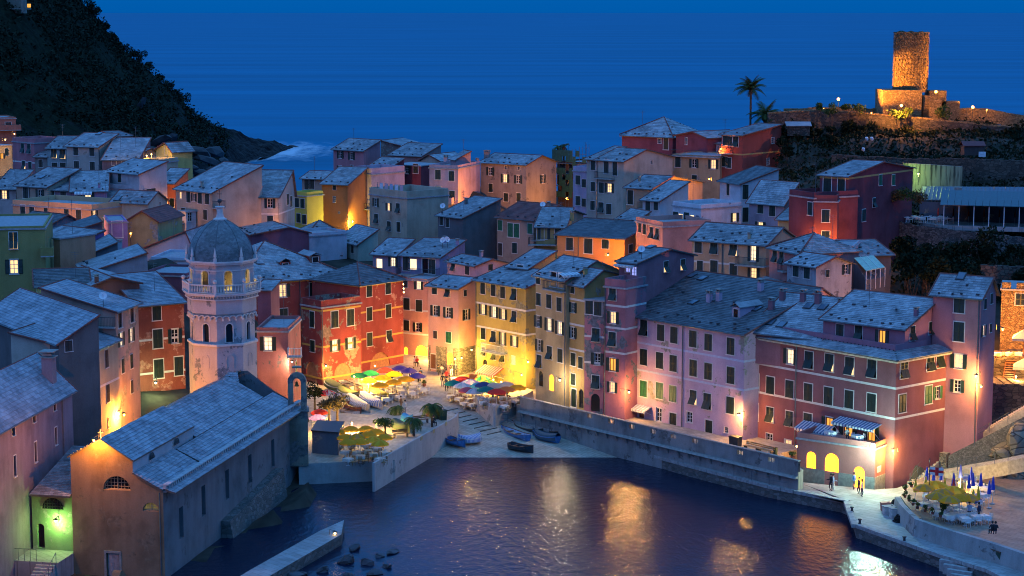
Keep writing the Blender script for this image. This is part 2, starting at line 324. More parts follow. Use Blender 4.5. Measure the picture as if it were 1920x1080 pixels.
def house(label,A,B,O=(0,0),d=None,z=None,D=9,roof='G',rp=None,rs='B',r=2.0,hb=0.0,k=None,sx=None,zb=None,h=9,col=(.5,.35,.25),peel=0.0,dirt=.35,sl='l',
          w='',bands='',ch='',sky='',pipes='',ws=1.0,par=.9,ov=.35,name='house',bcol=None,balc='',awn='',ridge=True,stones=True,tint=None,pitch=.38,cat='house',dish='',trimh=True,patch=(.30,.27,.22),low=None,dbg=False,group='houses of the harbour village'):
    cv=lambda x,y:(O[0]+x/4,O[1]+y/4) if O!=(0,0) else (x,y)
    a=cv(*A); bb=cv(*B)
    if z is None: pa=ony(a[0],a[1],d); z=pa.z
    pa=onz(a[0],a[1],z); pb=onz(bb[0],bb[1],z)
    U=(pb-pa); Wd=U.length; U=U.normalized(); V=Vector((-U.y,U.x,0))
    if V.dot(pa-C0)<0: V=-V
    nrm=-V
    if sx is not None:
        X=cv(sx,0)[0]; st=pb if X>bb[0] else pa; k1=(X-960)/FPX/_c*1.0
        # solve proj x of st+V*D
        lo,hi=0.5,40
        f=lambda q:proj(st+V*q)[0]-X
        for _ in range(40):
            m=(lo+hi)/2
            if f(lo)*f(m)<=0: hi=m
            else: lo=m
        D=(lo+hi)/2
    if rp is not None:
        if roof in('Y',):
            q=onplane(*cv(*rp),pa,V); k=(q-pa).dot(U); r=q.z-z
        elif roof in('SL','SR'):
            q=onplane(*cv(*rp),pa,V); r=q.z-z
        else:
            st=pb if rs=='B' else pa; q=onplane(*cv(*rp),st,U); k=(q-st).dot(V); r=q.z-z
            if roof=='S':
                D=k
                if k<6.2 and sx is None and rs=='A': roof='G'; D=2*k
            elif k>D-.5: D=k*1.6
    if k is None: k=D/2 if roof in('G','H') else Wd/2
    if zb is None: zb=z-h
    if sl=='l' and len(label)%3==0: sl='m'
    if dbg: print('HOUSE',label[:28],'W%.1f D%.1f z%.1f k%.1f r%.1f Y%.0f rot%.0f zb%.1f'%(Wd,D,z,k,r,pa.y,math.degrees(math.atan2(U.y,U.x)),zb))
    c=pa+U*Wd/2+V*D/2; H=thing(name,label,cat,(c.x,c.y,zb),group); hl=wloc(H); HOUSES.append((c.x,c.y,zb,max(Wd,D)/2))
    G=lambda u,v,hh: Vector((pa.x+U.x*u+V.x*v, pa.y+U.y*u+V.y*v, z+hh))
    # roof planes in house axes
    o=ov; polys=[]; gables=[]   # gables: polygons above the eave line
    if roof=='S':
        s=r/D; polys=[[(-o,-o,-s*o),(Wd+o,-o,-s*o),(Wd+o,D+.1,r+s*.1),(-o,D+.1,r+s*.1)]]
        gables=[[(0,0,0),(0,D,0),(0,D,r)],[(Wd,0,0),(Wd,D,0),(Wd,D,r)],[(0,D,0),(Wd,D,0),(Wd,D,r),(0,D,r)]]
    elif roof=='SB':
        s=r/D; polys=[[(Wd+o,D+o,-s*o),(-o,D+o,-s*o),(-o,-.15,r+s*.15),(Wd+o,-.15,r+s*.15)]]
        gables=[[(0,0,0),(0,D,0),(0,0,r)],[(Wd,0,0),(Wd,D,0),(Wd,0,r)],[(0,0,0),(Wd,0,0),(Wd,0,r),(0,0,r)]]
    elif roof in('SL','SR'):
        s=r/Wd
        if roof=='SL': polys=[[(-o,D+o,-s*o),(-o,-o,-s*o),(Wd+.1,-o,r+s*.1),(Wd+.1,D+o,r+s*.1)]]; gables=[[(0,0,0),(Wd,0,0),(Wd,0,r)],[(0,D,0),(Wd,D,0),(Wd,D,r)],[(Wd,0,0),(Wd,D,0),(Wd,D,r),(Wd,0,r)]]
        else: polys=[[(Wd+o,-o,-s*o),(Wd+o,D+o,-s*o),(-.1,D+o,r+s*.1),(-.1,-o,r+s*.1)]]; gables=[[(0,0,0),(Wd,0,0),(0,0,r)],[(0,D,0),(Wd,D,0),(0,D,r)],[(0,0,0),(0,D,0),(0,D,r),(0,0,r)]]
    elif roof=='G':
        s1=r/k; s2=(r-hb)/(D-k) if D>k else 1
        polys=[[(-o,-o,-s1*o),(Wd+o,-o,-s1*o),(Wd+o,k,r),(-o,k,r)],[(Wd+o,D+o,hb-s2*o),(-o,D+o,hb-s2*o),(-o,k,r),(Wd+o,k,r)]]
        gables=[[(x,0,0),(x,D,0),(x,D,hb),(x,k,r)] for x in (0,Wd)]+([[(0,D,0),(Wd,D,0),(Wd,D,hb),(0,D,hb)]] if hb>0 else [])
    elif roof=='Y':
        s1=r/k; s2=r/(Wd-k)
        polys=[[(-o,D+o,-s1*o),(-o,-o,-s1*o),(k,-o,r),(k,D+o,r)],[(Wd+o,-o,-s2*o),(Wd+o,D+o,-s2*o),(k,D+o,r),(k,-o,r)]]
        gables=[[(0,y,0),(Wd,y,0),(k,y,r)] for y in (0,D)]
    elif roof=='H':
        q=min(k,Wd/2-.05); s1=r/k; s2=r/(D-k); s3=r/q
        polys=[[(-o,-o,-s1*o),(Wd+o,-o,-s1*o),(Wd-q,k,r),(q,k,r)],[(Wd+o,D+o,-s2*o),(-o,D+o,-s2*o),(q,k,r),(Wd-q,k,r)],
               [(-o,D+o,-s3*o),(-o,-o,-s3*o),(q,k,r)],[(Wd+o,-o,-s3*o),(Wd+o,D+o,-s3*o),(Wd-q,k,r)]]
    # windows
    ents=[]; walls=[(pa,U,Wd,nrm,0),(pb,V,D,U,1),(pa,V,D,-U,2)]
    TOL=.3
    def hit(px,py,ext=0.0):
        best=None
        for (P,dr,Ln,nn,i) in walls:
            if nn.dot(P-C0)>=0: continue
            q=onplane(px,py,P,nn)
            if q is None: continue
            u=(q-P).dot(dr)
            if -ext<=u<=Ln+ext:
                t=(q-C0).length
                if best is None or t<best[0]: best=(t,i,u,q.z)
        return best
    holes=[[],[],[]]
    for s in w.split():
        f=s.split(','); ty=f[2]; scl=float(f[3]) if len(f)>3 and f[3] else 1; sh=float(f[4]) if len(f)>4 else scl
        px,py=cv(float(f[0]),float(f[1])); ht=hit(px,py,.3)
        if ht is None: 
            print('  window misses',label,s); continue
        _,i,u,zc=ht; cut,fm,pn,shu,ww,hh=WT[ty]; ww*=scl*ws; hh*=sh*ws
        Ln=walls[i][2]; u=min(max(u,ww/2+.12),Ln-ww/2-.12) if Ln>ww+.3 else Ln/2
        if Ln<ww+.3: ww=Ln*.6
        if cut==2 or cut==1: holes[i].append((u-ww/2,u+ww/2,zc-hh/2,zc+hh/2,cut==2))
        ents.append((i,u,zc,ty,ww,hh))
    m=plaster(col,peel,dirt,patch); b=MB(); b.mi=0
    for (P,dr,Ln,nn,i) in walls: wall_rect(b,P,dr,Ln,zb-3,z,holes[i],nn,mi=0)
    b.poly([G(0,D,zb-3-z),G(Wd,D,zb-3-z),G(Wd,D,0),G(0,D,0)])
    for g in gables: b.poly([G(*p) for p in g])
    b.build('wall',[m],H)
    # flat roof terrace
    if roof=='F':
        b=MB(); slab(b,[G(-.15,-.15,0.02),G(Wd+.15,-.15,.02),G(Wd+.15,D+.15,.02),G(-.15,D+.15,.02)],.18); b.build('terrace_floor',[flat('terrace_floor',(.30,.29,.30))],H)
        if par>0:
            b=MB(); t=.2
            for x0,x1,y0,y1 in ((0,Wd,0,t),(0,Wd,D-t,D),(0,t,t,D-t),(Wd-t,Wd,t,D-t)):
                b.hexa([G(x0,y0,.02),G(x1,y0,.02),G(x1,y1,.02),G(x0,y1,.02)],[G(x0,y0,par),G(x1,y0,par),G(x1,y1,par),G(x0,y1,par)])
            b.build('parapet',[m],H)
    else:
        b=MB()
        for p in polys: slab(b,[G(*x) for x in p],.11)
        RF=b.build('roof',[UNDER],H)
        b=MB(); near=pa.y<300
        for p in polys:
            P3=[G(*x) for x in p]; nn=(P3[1]-P3[0]).cross(P3[2]-P3[0]); 
            if nn.z<0: nn=-nn
            if nn.dot(P3[0]-C0)>0 and False: continue
            slates(b,P3,pitch if near else pitch*1.25,.5 if near else .65)
        b.build('slates',[SL[sl]],RF,kind='stuff')
        if ridge:
            b=MB(); edges=[]
            if roof=='G': edges=[((-o,k,r),(Wd+o,k,r))]+[((x,-o,-r/k*o),(x,k,r)) for x in (-o,Wd+o)]
            if roof=='S': edges=[((-o,D+.1,r+.02),(Wd+o,D+.1,r+.02))]+[((x,-o,-r/D*o),(x,D,r)) for x in (-o,Wd+o)]
            if roof=='Y': edges=[((k,-o,r),(k,D+o,r)),((-o,-o,-r/k*o),(k,-o,r)),((k,-o,r),(Wd+o,-o,-r/(Wd-k)*o))]
            if roof in('SL','SR'): xx=Wd if roof=='SL' else 0; edges=[((xx,-o,r),(xx,D+o,r)),((0,-o,0 if roof=='SL' else r),(Wd,-o,r if roof=='SL' else 0))]
            if roof=='H': q=min(k,Wd/2-.05); edges=[((q,k,r),(Wd-q,k,r)),((-o,-o,0),(q,k,r)),((Wd+o,-o,0),(Wd-q,k,r))]
            for p0,p1 in edges:
                p0=G(*p0)+Vector((0,0,.03)); p1=G(*p1)+Vector((0,0,.03)); n=max(1,int((p1-p0).length/.45))
                for j in range(n): b.bar(p0.lerp(p1,j/n),p0.lerp(p1,(j+.96)/n),.10,5,.085)
            b.build('ridge_tiles',[RIDGE],RF,kind='stuff')
        if stones:
            b=MB()
            for p in polys[:1]:
                P3=[G(*x) for x in p]; e=P3[1]-P3[0]; upv=P3[3 if len(P3)>3 else 2]-P3[0]
                n=int(e.length/1.3)
                for j in range(n):
                    for q in (.10,.5):
                        if q==.5 and random.random()<.72: continue
                        c=P3[0]+e*((j+.5+random.uniform(-.25,.25))/max(n,1))+upv*(q+random.uniform(-.03,.06))+Vector((0,0,.12))
                        b.box(c,(.32,.2,.16),random.random()*3)
            if b.f: b.build('roof_stones',[flat('roof_stone_dark',(.05,.05,.055))],RF,kind='stuff')
    # window parts
    for (i,u,zc,ty,ww,hh) in ents:
        P,dr,Ln,nn,_=walls[i]; cut,fm,pn,shu,_,_=WT[ty]; p=P+dr*u; wx=p.x+nn.x*.0; wy=p.y+nn.y*.0
        rz=math.atan2(-nn.y,-nn.x)-math.pi/2   # local -y -> outward normal
        sc=(ww,1,hh)
        if fm: wo=inst('window',fm,H,(wx-hl.x,wy-hl.y,zc-hl.z),rz,sc)
        else: wo=None
        if pn and pn!='void':
            if wo: inst('pane',M_PANE[pn],wo)
            else: inst('pane',M_PANE[pn],H,(wx-hl.x,wy-hl.y,zc-hl.z),rz,sc)
        if pn=='void':
            inst('archway_back',M_VOID,H,(wx-hl.x,wy-hl.y,zc-hl.z),rz,sc)
        if shu and shu.startswith('door'):
            inst('door',M_DOOR[shu[-1]],wo)
        elif shu:
            inst('shutter',M_LEAF[shu+'0'],wo); inst('shutter',M_LEAF[shu+'1'],wo)
    # bands, given as metres below the eave
    if bands:
        for s in bands.split():
            dd=float(s); b=MB()
            for (P,dr,Ln,nn,i) in walls[:3]:
                if nn.dot(P-C0)>=0: continue
                p0=P+nn*.02; b.hexa([(p0.x,p0.y,z-dd-.13),(*(p0+dr*Ln).xy,z-dd-.13),(*(p0+dr*Ln-nn*.05).xy,z-dd-.13),(*(p0-nn*.05).xy,z-dd-.13)],
                   [(p0.x,p0.y,z-dd+.1),(*(p0+dr*Ln).xy,z-dd+.1),(*(p0+dr*Ln-nn*.05).xy,z-dd+.1),(*(p0-nn*.05).xy,z-dd+.1)])
            b.build('string_course',[flat('band_paint%s'%str(bcol),bcol,.8,.1) if bcol else TRIM],H)
    if low:   # painted plinth: height, colour
        b=MB()
        for (P,dr,Ln,nn,i) in walls:
            if nn.dot(P-C0)>=0: continue
            ed_=[0]+[x for h_ in sorted(holes[i]) if h_[2]<zb+low[0] for x in (h_[0],h_[1])]+[Ln]
            for e0,e1 in zip(ed_[::2],ed_[1::2]): p0=P+nn*.03+dr*e0; q=P+nn*.03+dr*e1; b.hexa([(p0.x,p0.y,zb-1),(q.x,q.y,zb-1),(*(q-nn*.06).xy,zb-1),(*(p0-nn*.06).xy,zb-1)],[(p0.x,p0.y,zb+low[0]),(q.x,q.y,zb+low[0]),(*(q-nn*.06).xy,zb+low[0]),(*(p0-nn*.06).xy,zb+low[0])])
        b.build('plinth',[low[1]],H)
    # gutter and pipes
    if roof!='F' and roof in('S','G','H'):
        b=MB(); s=r/(D if roof=='S' else k); b.bar(G(-o,-o-.06,-s*o-.05),G(Wd+o,-o-.06,-s*o-.05),.07,5); b.build('gutter',[PIPE],H)
    for s in pipes.split():
        ht=hit(cv(float(s),0)[0],proj(pa-Vector((0,0,1)))[1]+2,.5)
        if ht is None: continue
        _,i,u,_z=ht; P,dr,Ln,nn,_=walls[i]; p=P+dr*min(max(u,.1),Ln-.1)+nn*.09
        b=MB(); b.bar((p.x,p.y,zb),(p.x,p.y,z-.1),.06,5); b.build('downpipe',[PIPE],H)
    def onroof(px,py):
        best=None
        for p in (polys or [[(0,0,0),(Wd,0,0),(Wd,D,0),(0,D,0)]]):
            P3=[G(*x) for x in p]; n=(P3[1]-P3[0]).cross(P3[2]-P3[0]).normalized()
            if n.z<0:n=-n
            q=onplane(px,py,P3[0],n)
            if q is None: continue
            uu=(q-pa).dot(U); vv=(q-pa).dot(V)
            xs=[t[0] for t in p]; ys=[t[1] for t in p]
            if min(xs)-.3<=uu<=max(xs)+.3 and min(ys)-.3<=vv<=max(ys)+.3:
                t=(q-C0).length
                if best is None or t<best[0]: best=(t,q,n)
        return best
    for s in ch.split():
        f=s.split(','); q=onroof(*cv(float(f[0]),float(f[1])))
        if q is None: print('  chimney misses',label,s); continue
        q=q[1]; sc=float(f[2]) if len(f)>2 else 1
        b=MB(); b.box(q+Vector((0,0,.35*sc)),(.55*sc,.5*sc,1.3*sc),U=U,V=V); b.mi=1; b.box(q+Vector((0,0,1.02*sc)),(.7*sc,.65*sc,.07),U=U,V=V)
        for dx in (-.2,.2): b.box(q+U*dx*sc+Vector((0,0,1.15*sc)),(.12,.4*sc,.2),U=U,V=V)
        b.box(q+Vector((0,0,1.29*sc)),(.75*sc,.7*sc,.08),U=U,V=V); b.build('chimney',[m,STONE],H)
    for s in sky.split():
        f=s.split(','); q=onroof(*cv(float(f[0]),float(f[1])))
        if q is None: continue
        _,q,n=q; e=U; e2=n.cross(e); b=MB(); s0=.45
        lo=[q-e*s0-e2*.6,q+e*s0-e2*.6,q+e*s0+e2*.6,q-e*s0+e2*.6]; b.hexa(lo,[x+n*.14 for x in lo]); b.mi=1
        lo=[q-e*.36-e2*.5+n*.13,q+e*.36-e2*.5+n*.13,q+e*.36+e2*.5+n*.13,q-e*.36+e2*.5+n*.13]; b.hexa(lo,[x+n*.03 for x in lo]); b.build('skylight',[DARKM,flat('skylight_glass',(.10,.14,.18),.15,.05)],H)
    for s in dish.split():
        f=s.split(','); px,py=cv(float(f[0]),float(f[1])); q=onroof(px,py+6) or hit(px,py)
        if q is None: continue
        q=q[1] if isinstance(q[1],Vector) else None
        if q is None: continue
        b=MB(); b.bar(q,q+Vector((0,0,1.1)),.03); c=q+Vector((0,0,1.2)); nn=Vector((random.uniform(-.6,.6),-.8,.45)).normalized(); x=nn.cross(Vector((0,0,1))).normalized(); y=nn.cross(x)
        ring=[c+(x*math.cos(t*.628)+y*math.sin(t*.628))*.42 for t in range(10)]
        for t in range(10): b.poly([c-nn*.12,ring[t],ring[(t+1)%10]],1)
        b.bar(c-nn*.1,c+nn*.35,.015); b.build('satellite_dish',[DARKM,WHITEM],H)
    # balconies: x1,x2,y floor line [kind i iron / w white / s solid] [depth]
    for s in balc.split():
        f=s.split(','); kind=f[3] if len(f)>3 else 'i'; dp=float(f[4]) if len(f)>4 else .9
        h1=hit(*cv(float(f[0]),float(f[2])),1.0); h2=hit(*cv(float(f[1]),float(f[2])),1.0)
        if not h1: h1=h2
        if not h2: h2=h1
        if not h1: print('  balcony misses',label,s); continue
        i=h1[1]; P,dr,Ln,nn,_=walls[i]; u0=h1[2]; u1=h2[2] if h2[1]==i else Ln; zf=h1[3]
        if h2[1]!=i: u0=h1[2]
        if u1<u0: u0,u1=u1,u0
        if u1-u0<.8: u1=u0+1.6
        Q=lambda u,v,hh: Vector((P.x+dr.x*u+nn.x*v,P.y+dr.y*u+nn.y*v,zf+hh))
        b=MB(); b.hexa([Q(u0,-.05,-.14),Q(u1,-.05,-.14),Q(u1,dp,-.14),Q(u0,dp,-.14)],[Q(u0,-.05,0),Q(u1,-.05,0),Q(u1,dp,0),Q(u0,dp,0)]); bo=b.build('balcony',[CONC],H)
        b=MB()
        if kind=='s':
            for (x0,x1,y0,y1) in ((u0,u1,dp-.12,dp),(u0,u0+.12,0,dp-.12),(u1-.12,u1,0,dp-.12)): b.hexa([Q(x0,y0,0),Q(x1,y0,0),Q(x1,y1,0),Q(x0,y1,0)],[Q(x0,y0,.95),Q(x1,y0,.95),Q(x1,y1,.95),Q(x0,y1,.95)])
            b.build('balustrade',[m],bo)
        else:
            dp2=dp-.05; pts=[(u0+.05,0),(u0+.05,dp2),(u1-.05,dp2),(u1-.05,0)]
            for j in range(3):
                (x0,y0),(x1,y1)=pts[j],pts[j+1]; b.bar(Q(x0,y0,.98),Q(x1,y1,.98),.03,4); b.bar(Q(x0,y0,.12),Q(x1,y1,.12),.018,4); n=max(1,int(math.hypot(x1-x0,y1-y0)/.16))
                for q in range(n+1): t=q/n; b.bar(Q(x0+(x1-x0)*t,y0+(y1-y0)*t,.0),Q(x0+(x1-x0)*t,y0+(y1-y0)*t,.98),.014,3)
            b.build('railing',[WHITEM if kind=='w' else DARKM],bo)
    # awnings x1,x2,y,depth,drop,kind
    for s in awn.split():
        f=s.split(','); h1=hit(*cv(float(f[0]),float(f[2])),1.5); h2=hit(*cv(float(f[1]),float(f[2])),1.5)
        if not h1 or not h2 or h1[1]!=h2[1]: print('  awning misses',label,s,h1,h2); continue
        P,dr,Ln,nn,_=walls[h1[1]]; u0,u1=sorted((h1[2],h2[2])); zt=h1[3]; dp=float(f[3]) if len(f)>3 else 1.3; dz=float(f[4]) if len(f)>4 else .5; kk=f[5] if len(f)>5 else 'w'
        Q=lambda u,v,hh: Vector((P.x+dr.x*u+nn.x*v,P.y+dr.y*u+nn.y*v,zt+hh)); b=MB(); n=max(2,int((u1-u0)/.22))
        for j in range(n):
            a0=u0+(u1-u0)*j/n; a1=u0+(u1-u0)*(j+1)/n; b.hexa([Q(a0,.02,-.02),Q(a1,.02,-.02),Q(a1,dp,-dz-.02),Q(a0,dp,-dz-.02)],[Q(a0,.02,0),Q(a1,.02,0),Q(a1,dp,-dz),Q(a0,dp,-dz)],j%2)
            b.hexa([Q(a0,dp-.02,-dz-.22-.04*(j%2)),Q(a1,dp-.02,-dz-.22-.04*(j%2)),Q(a1,dp,-dz-.22-.04*(j%2)),Q(a0,dp,-dz-.22-.04*(j%2))],[Q(a0,dp-.02,-dz),Q(a1,dp-.02,-dz),Q(a1,dp,-dz),Q(a0,dp,-dz)],j%2)
        mm={'w':[flat('canvas_white',(.6,.6,.6)),flat('canvas_grey',(.38,.4,.42))],'r':[flat('canvas_red',(.45,.04,.03)),flat('canvas_cream',(.65,.6,.45))],'p':[flat('canvas_plain',(.62,.6,.55)),flat('canvas_plain',(.62,.6,.55))]}[kk]
        aw=b.build('awning',mm,H); b=MB()
        for u in (u0+.05,u1-.05): b.bar(Q(u,.02,-dz-.5),Q(u,dp-.03,-dz-.03),.025,4)
        b.build('awning_arm',[WHITEM],aw)
    return dict(H=H,G=G,pa=pa,pb=pb,U=U,V=V,W=Wd,D=D,z=z,zb=zb,nrm=nrm,walls=walls,m=m,hit=hit,cv=cv)
def _void(b):
    b.hexa([(-.5,.02,-.5),(.5,.02,-.5),(.5,.21,-.5),(-.5,.21,-.5)],[(-.5,.19,.5),(.5,.19,.5),(.5,.21,.5),(-.5,.21,.5)])
M_VOID=_um('archway_back',_void,[flat('arch_back_plaster',(.42,.16,.07))])
# ---------------- sea, harbour water, terrain, quays ----------------
import numpy as np
CP0=Vector((-29.9,165,0)); CV=Vector((.2,.98,0)).normalized(); CU=Vector((-CV.y,CV.x,0))
def water(name,base,rough,sc,st):
    m,t,b=NT(name); b.inputs['Roughness'].default_value=rough; b.inputs['IOR'].default_value=1.33; b.inputs['Specular IOR Level'].default_value=.5 if sc>1 else .22
    n2=noise(t,1,5,pos(t,(.0016,.013,1)),.7); c=ramp(t,n2.outputs[0],[(.3,tuple(x*.76 for x in base)),(.7,tuple(x*1.2 for x in base))]); L(t,c.outputs[0],b.inputs['Base Color'])
    n=noise(t,sc,5,pos(t,(1,.55,1)),.6); bump(t,b,n.outputs[0],st,.3); return m
SEA=water('sea_water',(.0,.155,.27),.7,.25,.12); HAR=water('harbour_water',(.001,.010,.032),.19,1.5,.34)
def wpt(px,py,z): p=onz(px,py,z); return (p.x,p.y)
b=MB(); b.poly([(-60000,300,0),(60000,300,0),(60000,85000,0),(-60000,85000,0)]); b.build('sea',[SEA],kind='structure')
b=MB(); b.poly([(-300,60,0),(300,60,0),(300,300,0),(-300,300,0)]); b.build('harbour_water',[HAR],kind='structure')
PAVE=None
def paving(name,c,br=(3,1.2),mort=.75):
    m,t,b=NT(name); b.inputs['Roughness'].default_value=.75; P=pos(t,(1,1,0)); mp=N(t,'ShaderNodeMapping'); mp.inputs['Rotation'].default_value=(0,0,R(48)); L(t,P,mp.inputs[0])
    bk=N(t,'ShaderNodeTexBrick'); bk.inputs['Scale'].default_value=1; bk.inputs['Brick Width'].default_value=br[0]*.35; bk.inputs['Row Height'].default_value=br[1]*.35; bk.inputs['Mortar Size'].default_value=.025
    bk.inputs['Color1'].default_value=(*c,1); bk.inputs['Color2'].default_value=(*[x*.78 for x in c],1); bk.inputs['Mortar'].default_value=(*[x*.5 for x in c],1); L(t,mp.outputs[0],bk.inputs['Vector'])
    n=noise(t,.6,5,pos(t),.65); L(t,mixc(t,.8,bk.outputs[0],ramp(t,n.outputs[0],[(.3,(.62,.6,.58)),(.65,(1.1,1.1,1.1))]).outputs[0],'MULTIPLY'),b.inputs['Base Color']); bump(t,b,bk.outputs['Fac'],-.3,.02); return m
PZ=paving('piazza_paving',(.52,.43,.33)); QP=paving('quay_paving',(.34,.34,.33),(4,2)); TP=paving('terrace_paving',(.36,.25,.18),(5,1.1))
QW=stonewall('quay_stone',(.09,.09,.08),(.19,.18,.165),1.7); EARTH=flat('dark_earth',(.045,.042,.032),.95,.5,.4)
# far shore drop, by picture column
def dmax(px):
    T=[(-400,470),(300,455),(400,352),(540,345),(600,350),(640,400),(900,402),(1000,385),(1150,372),(1420,352),(1500,350),(2400,350)]
    for i in range(len(T)-1):
        if T[i][0]<=px<=T[i+1][0]: f=(px-T[i][0])/(T[i+1][0]-T[i][0]); return T[i][1]*(1-f)+T[i+1][1]*f
    return 400
CPX=[(1900,840,190),(2100,840,190),(1850,900,186),(1800,800,203),(1900,740,212),(2100,700,220),(1850,620,222),(2000,560,235),(1700,500,245),(1800,478,262),(2000,478,262),(1900,440,264),(1720,405,268),(1900,395,272),(2100,390,275),(1900,360,285),
 (1480,330,300),(1600,300,300),(1750,300,300),(1900,310,298),(2100,310,298),(1500,262,318),(1650,252,320),(1800,250,322),(2000,262,322),(1460,214,335),(1650,216,335),(1800,225,335),(2000,240,335),(2300,240,335),(1560,204,345),
 (-200,330,420),(100,262,420),(300,300,400),(-200,300,380),(60,520,235),(-200,520,225),(-200,700,190),(10,330,330),(300,480,240)]
def terrain():
    pts=[(x,y,z-.35) for x,y,z,r in HOUSES]+[tuple(onz_d(px,py,d)) for px,py,d in CPX]
    pts+=[(-24,222,1.2),(-14,240,1.3),(-4,246,1.4),(6,240,1.2),(-10,228,.6),(0,232,.6),(-28,236,1.5),(10,228,1),(20,212,1),(28,202,.8),(36,196,.5),(40,188,.3),(-36,185,1),(-26,170,.5),(-24,190,.8),(-22,205,.8)]
    A=np.array(pts); xs=np.arange(-190,215,2.2); ys=np.arange(120,470,2.2); X,Y=np.meshgrid(xs,ys)
    Z=np.zeros_like(X); Wt=np.zeros_like(X)
    for x,y,z in A:
        w=1/((X-x)**2+(Y-y)**2+4)**1.6; Z+=w*z; Wt+=w
    Z/=Wt
    PX=960+FPX*X/(Y*_c+2)
    T=[(-4000,500),(-400,470),(300,455),(400,352),(540,345),(600,350),(640,400),(900,402),(1000,385),(1150,372),(1420,352),(1500,350),(6400,350)]
    DM=np.interp(PX,[a for a,_ in T],[c for _,c in T]); k=np.clip((DM-Y)/7,0,1); Z=Z*k-8*(1-k)
    # harbour basin
    def inpoly(poly):
        ins=np.zeros(X.shape,bool); n=len(poly)
        for i in range(n):
            (x0,y0),(x1,y1)=poly[i],poly[(i+1)%n]
            c=((y0>Y)!=(y1>Y))&(X<(x1-x0)*(Y-y0)/(y1-y0+1e-9)+x0); ins^=c
        return ins
    H=[(-60,100),(-34,150),(-26,172),(-20,192),(-18,203),(-8,211),(2,218),(6,224),(12,216),(25,201),(33,193),(34,183),(44,170),(60,150),(200,90),(200,60)]
    Z=np.where(inpoly(H),-2.5,Z); Z=np.where((Y<160)&(X>-24),-2.5,Z)
    def zone(pts,z,cap): return inpoly([wpt(x,y,z) for x,y in pts]),cap
    for m_,cap in (zone([(560,870),(560,740),(600,700),(700,690),(760,664),(900,640),(1010,700),(1000,760),(930,800),(1050,830),(900,900)],2.4,.0),
                 zone([(960,735),(1000,700),(1180,735),(1400,790),(1500,820),(1500,910),(1440,915),(1147,840),(930,800)],3.0,-1.),
                 zone([(1480,860),(1500,820),(1690,880),(1700,900),(1760,860),(1830,868),(1900,885),(2300,960),(2300,1300),(1930,1120),(1850,1080),(1760,1050),(1590,1000),(1480,930)],1.6,-1.)):
        Z=np.where(m_,np.minimum(Z,cap),Z)
    cx,cy=CP0.x,CP0.y; LU=(X-cx)*CU.x+(Y-cy)*CU.y; LV=(X-cx)*CV.x+(Y-cy)*CV.y; Z=np.where((LU>-3)&(LU<10)&(LV>-12)&(LV<36),np.minimum(Z,.0),Z)
    Z+=np.where(Z>16,1,.25)*(np.sin(X*.9+Y*.37)*.12+np.sin(Y*.8-X*.5)*.12)
    ny,nx=X.shape; me=bpy.data.meshes.new('village_ground'); V=np.stack([X,Y,Z],-1).reshape(-1,3)
    F=[(j*nx+i,j*nx+i+1,(j+1)*nx+i+1,(j+1)*nx+i) for j in range(ny-1) for i in range(nx-1)]
    me.from_pydata(V.tolist(),[],F); me.materials.append(EARTH); me.polygons.foreach_set('use_smooth',[True]*len(F)); o=bpy.data.objects.new('village_ground',me); COL.objects.link(o); o['kind']='structure'
    def zat(x,y):
        i=min(max((x-xs[0])/2.2,0),nx-1.01); j=min(max((y-ys[0])/2.2,0),ny-1.01); a,c=int(i),int(j); f,g=i-a,j-c
        return float(Z[c,a]*(1-f)*(1-g)+Z[c,a+1]*f*(1-g)+Z[c+1,a]*(1-f)*g+Z[c+1,a+1]*f*g)
    return zat
def onz_d(px,py,d): p=ony(px,py,d); return (p.x,p.y,p.z)
def prism_px(name,pts,ztop,zbot,mats,**k):
    b=MB(); P=[wpt(x,y,ztop) for x,y in pts]; n=len(P); b.mi=0
    b.f.append(tuple(range(n))); b.v+= [(x,y,ztop) for x,y in P]; b.m.append(0); b.v+=[(x,y,zbot) for x,y in P]
    for i in range(n): j=(i+1)%n; b.f.append((i,j,n+j,n+i)); b.m.append(1)
    return b.build(name,mats,kind='structure',**k)
# ---------------- the village, house by house (corners surveyed off the photograph, real heights) ----------------
CI=(820,440); CE=(400,230); CF=(400,440); CH=(820,230); CJ=(940,630); CK=(1200,200); CM=(1240,420); CN=(1240,630); CO=(1440,240); CP=(1440,460); CA=(0,180); CB=(0,400); CC=(0,630); CD=(0,810); CG=(540,630); CR=(1440,810)
YB=(.6,.34,.06)
SW1=stonewall('rubble_wall',(.14,.12,.09),(.34,.29,.21),3.2)
K={}
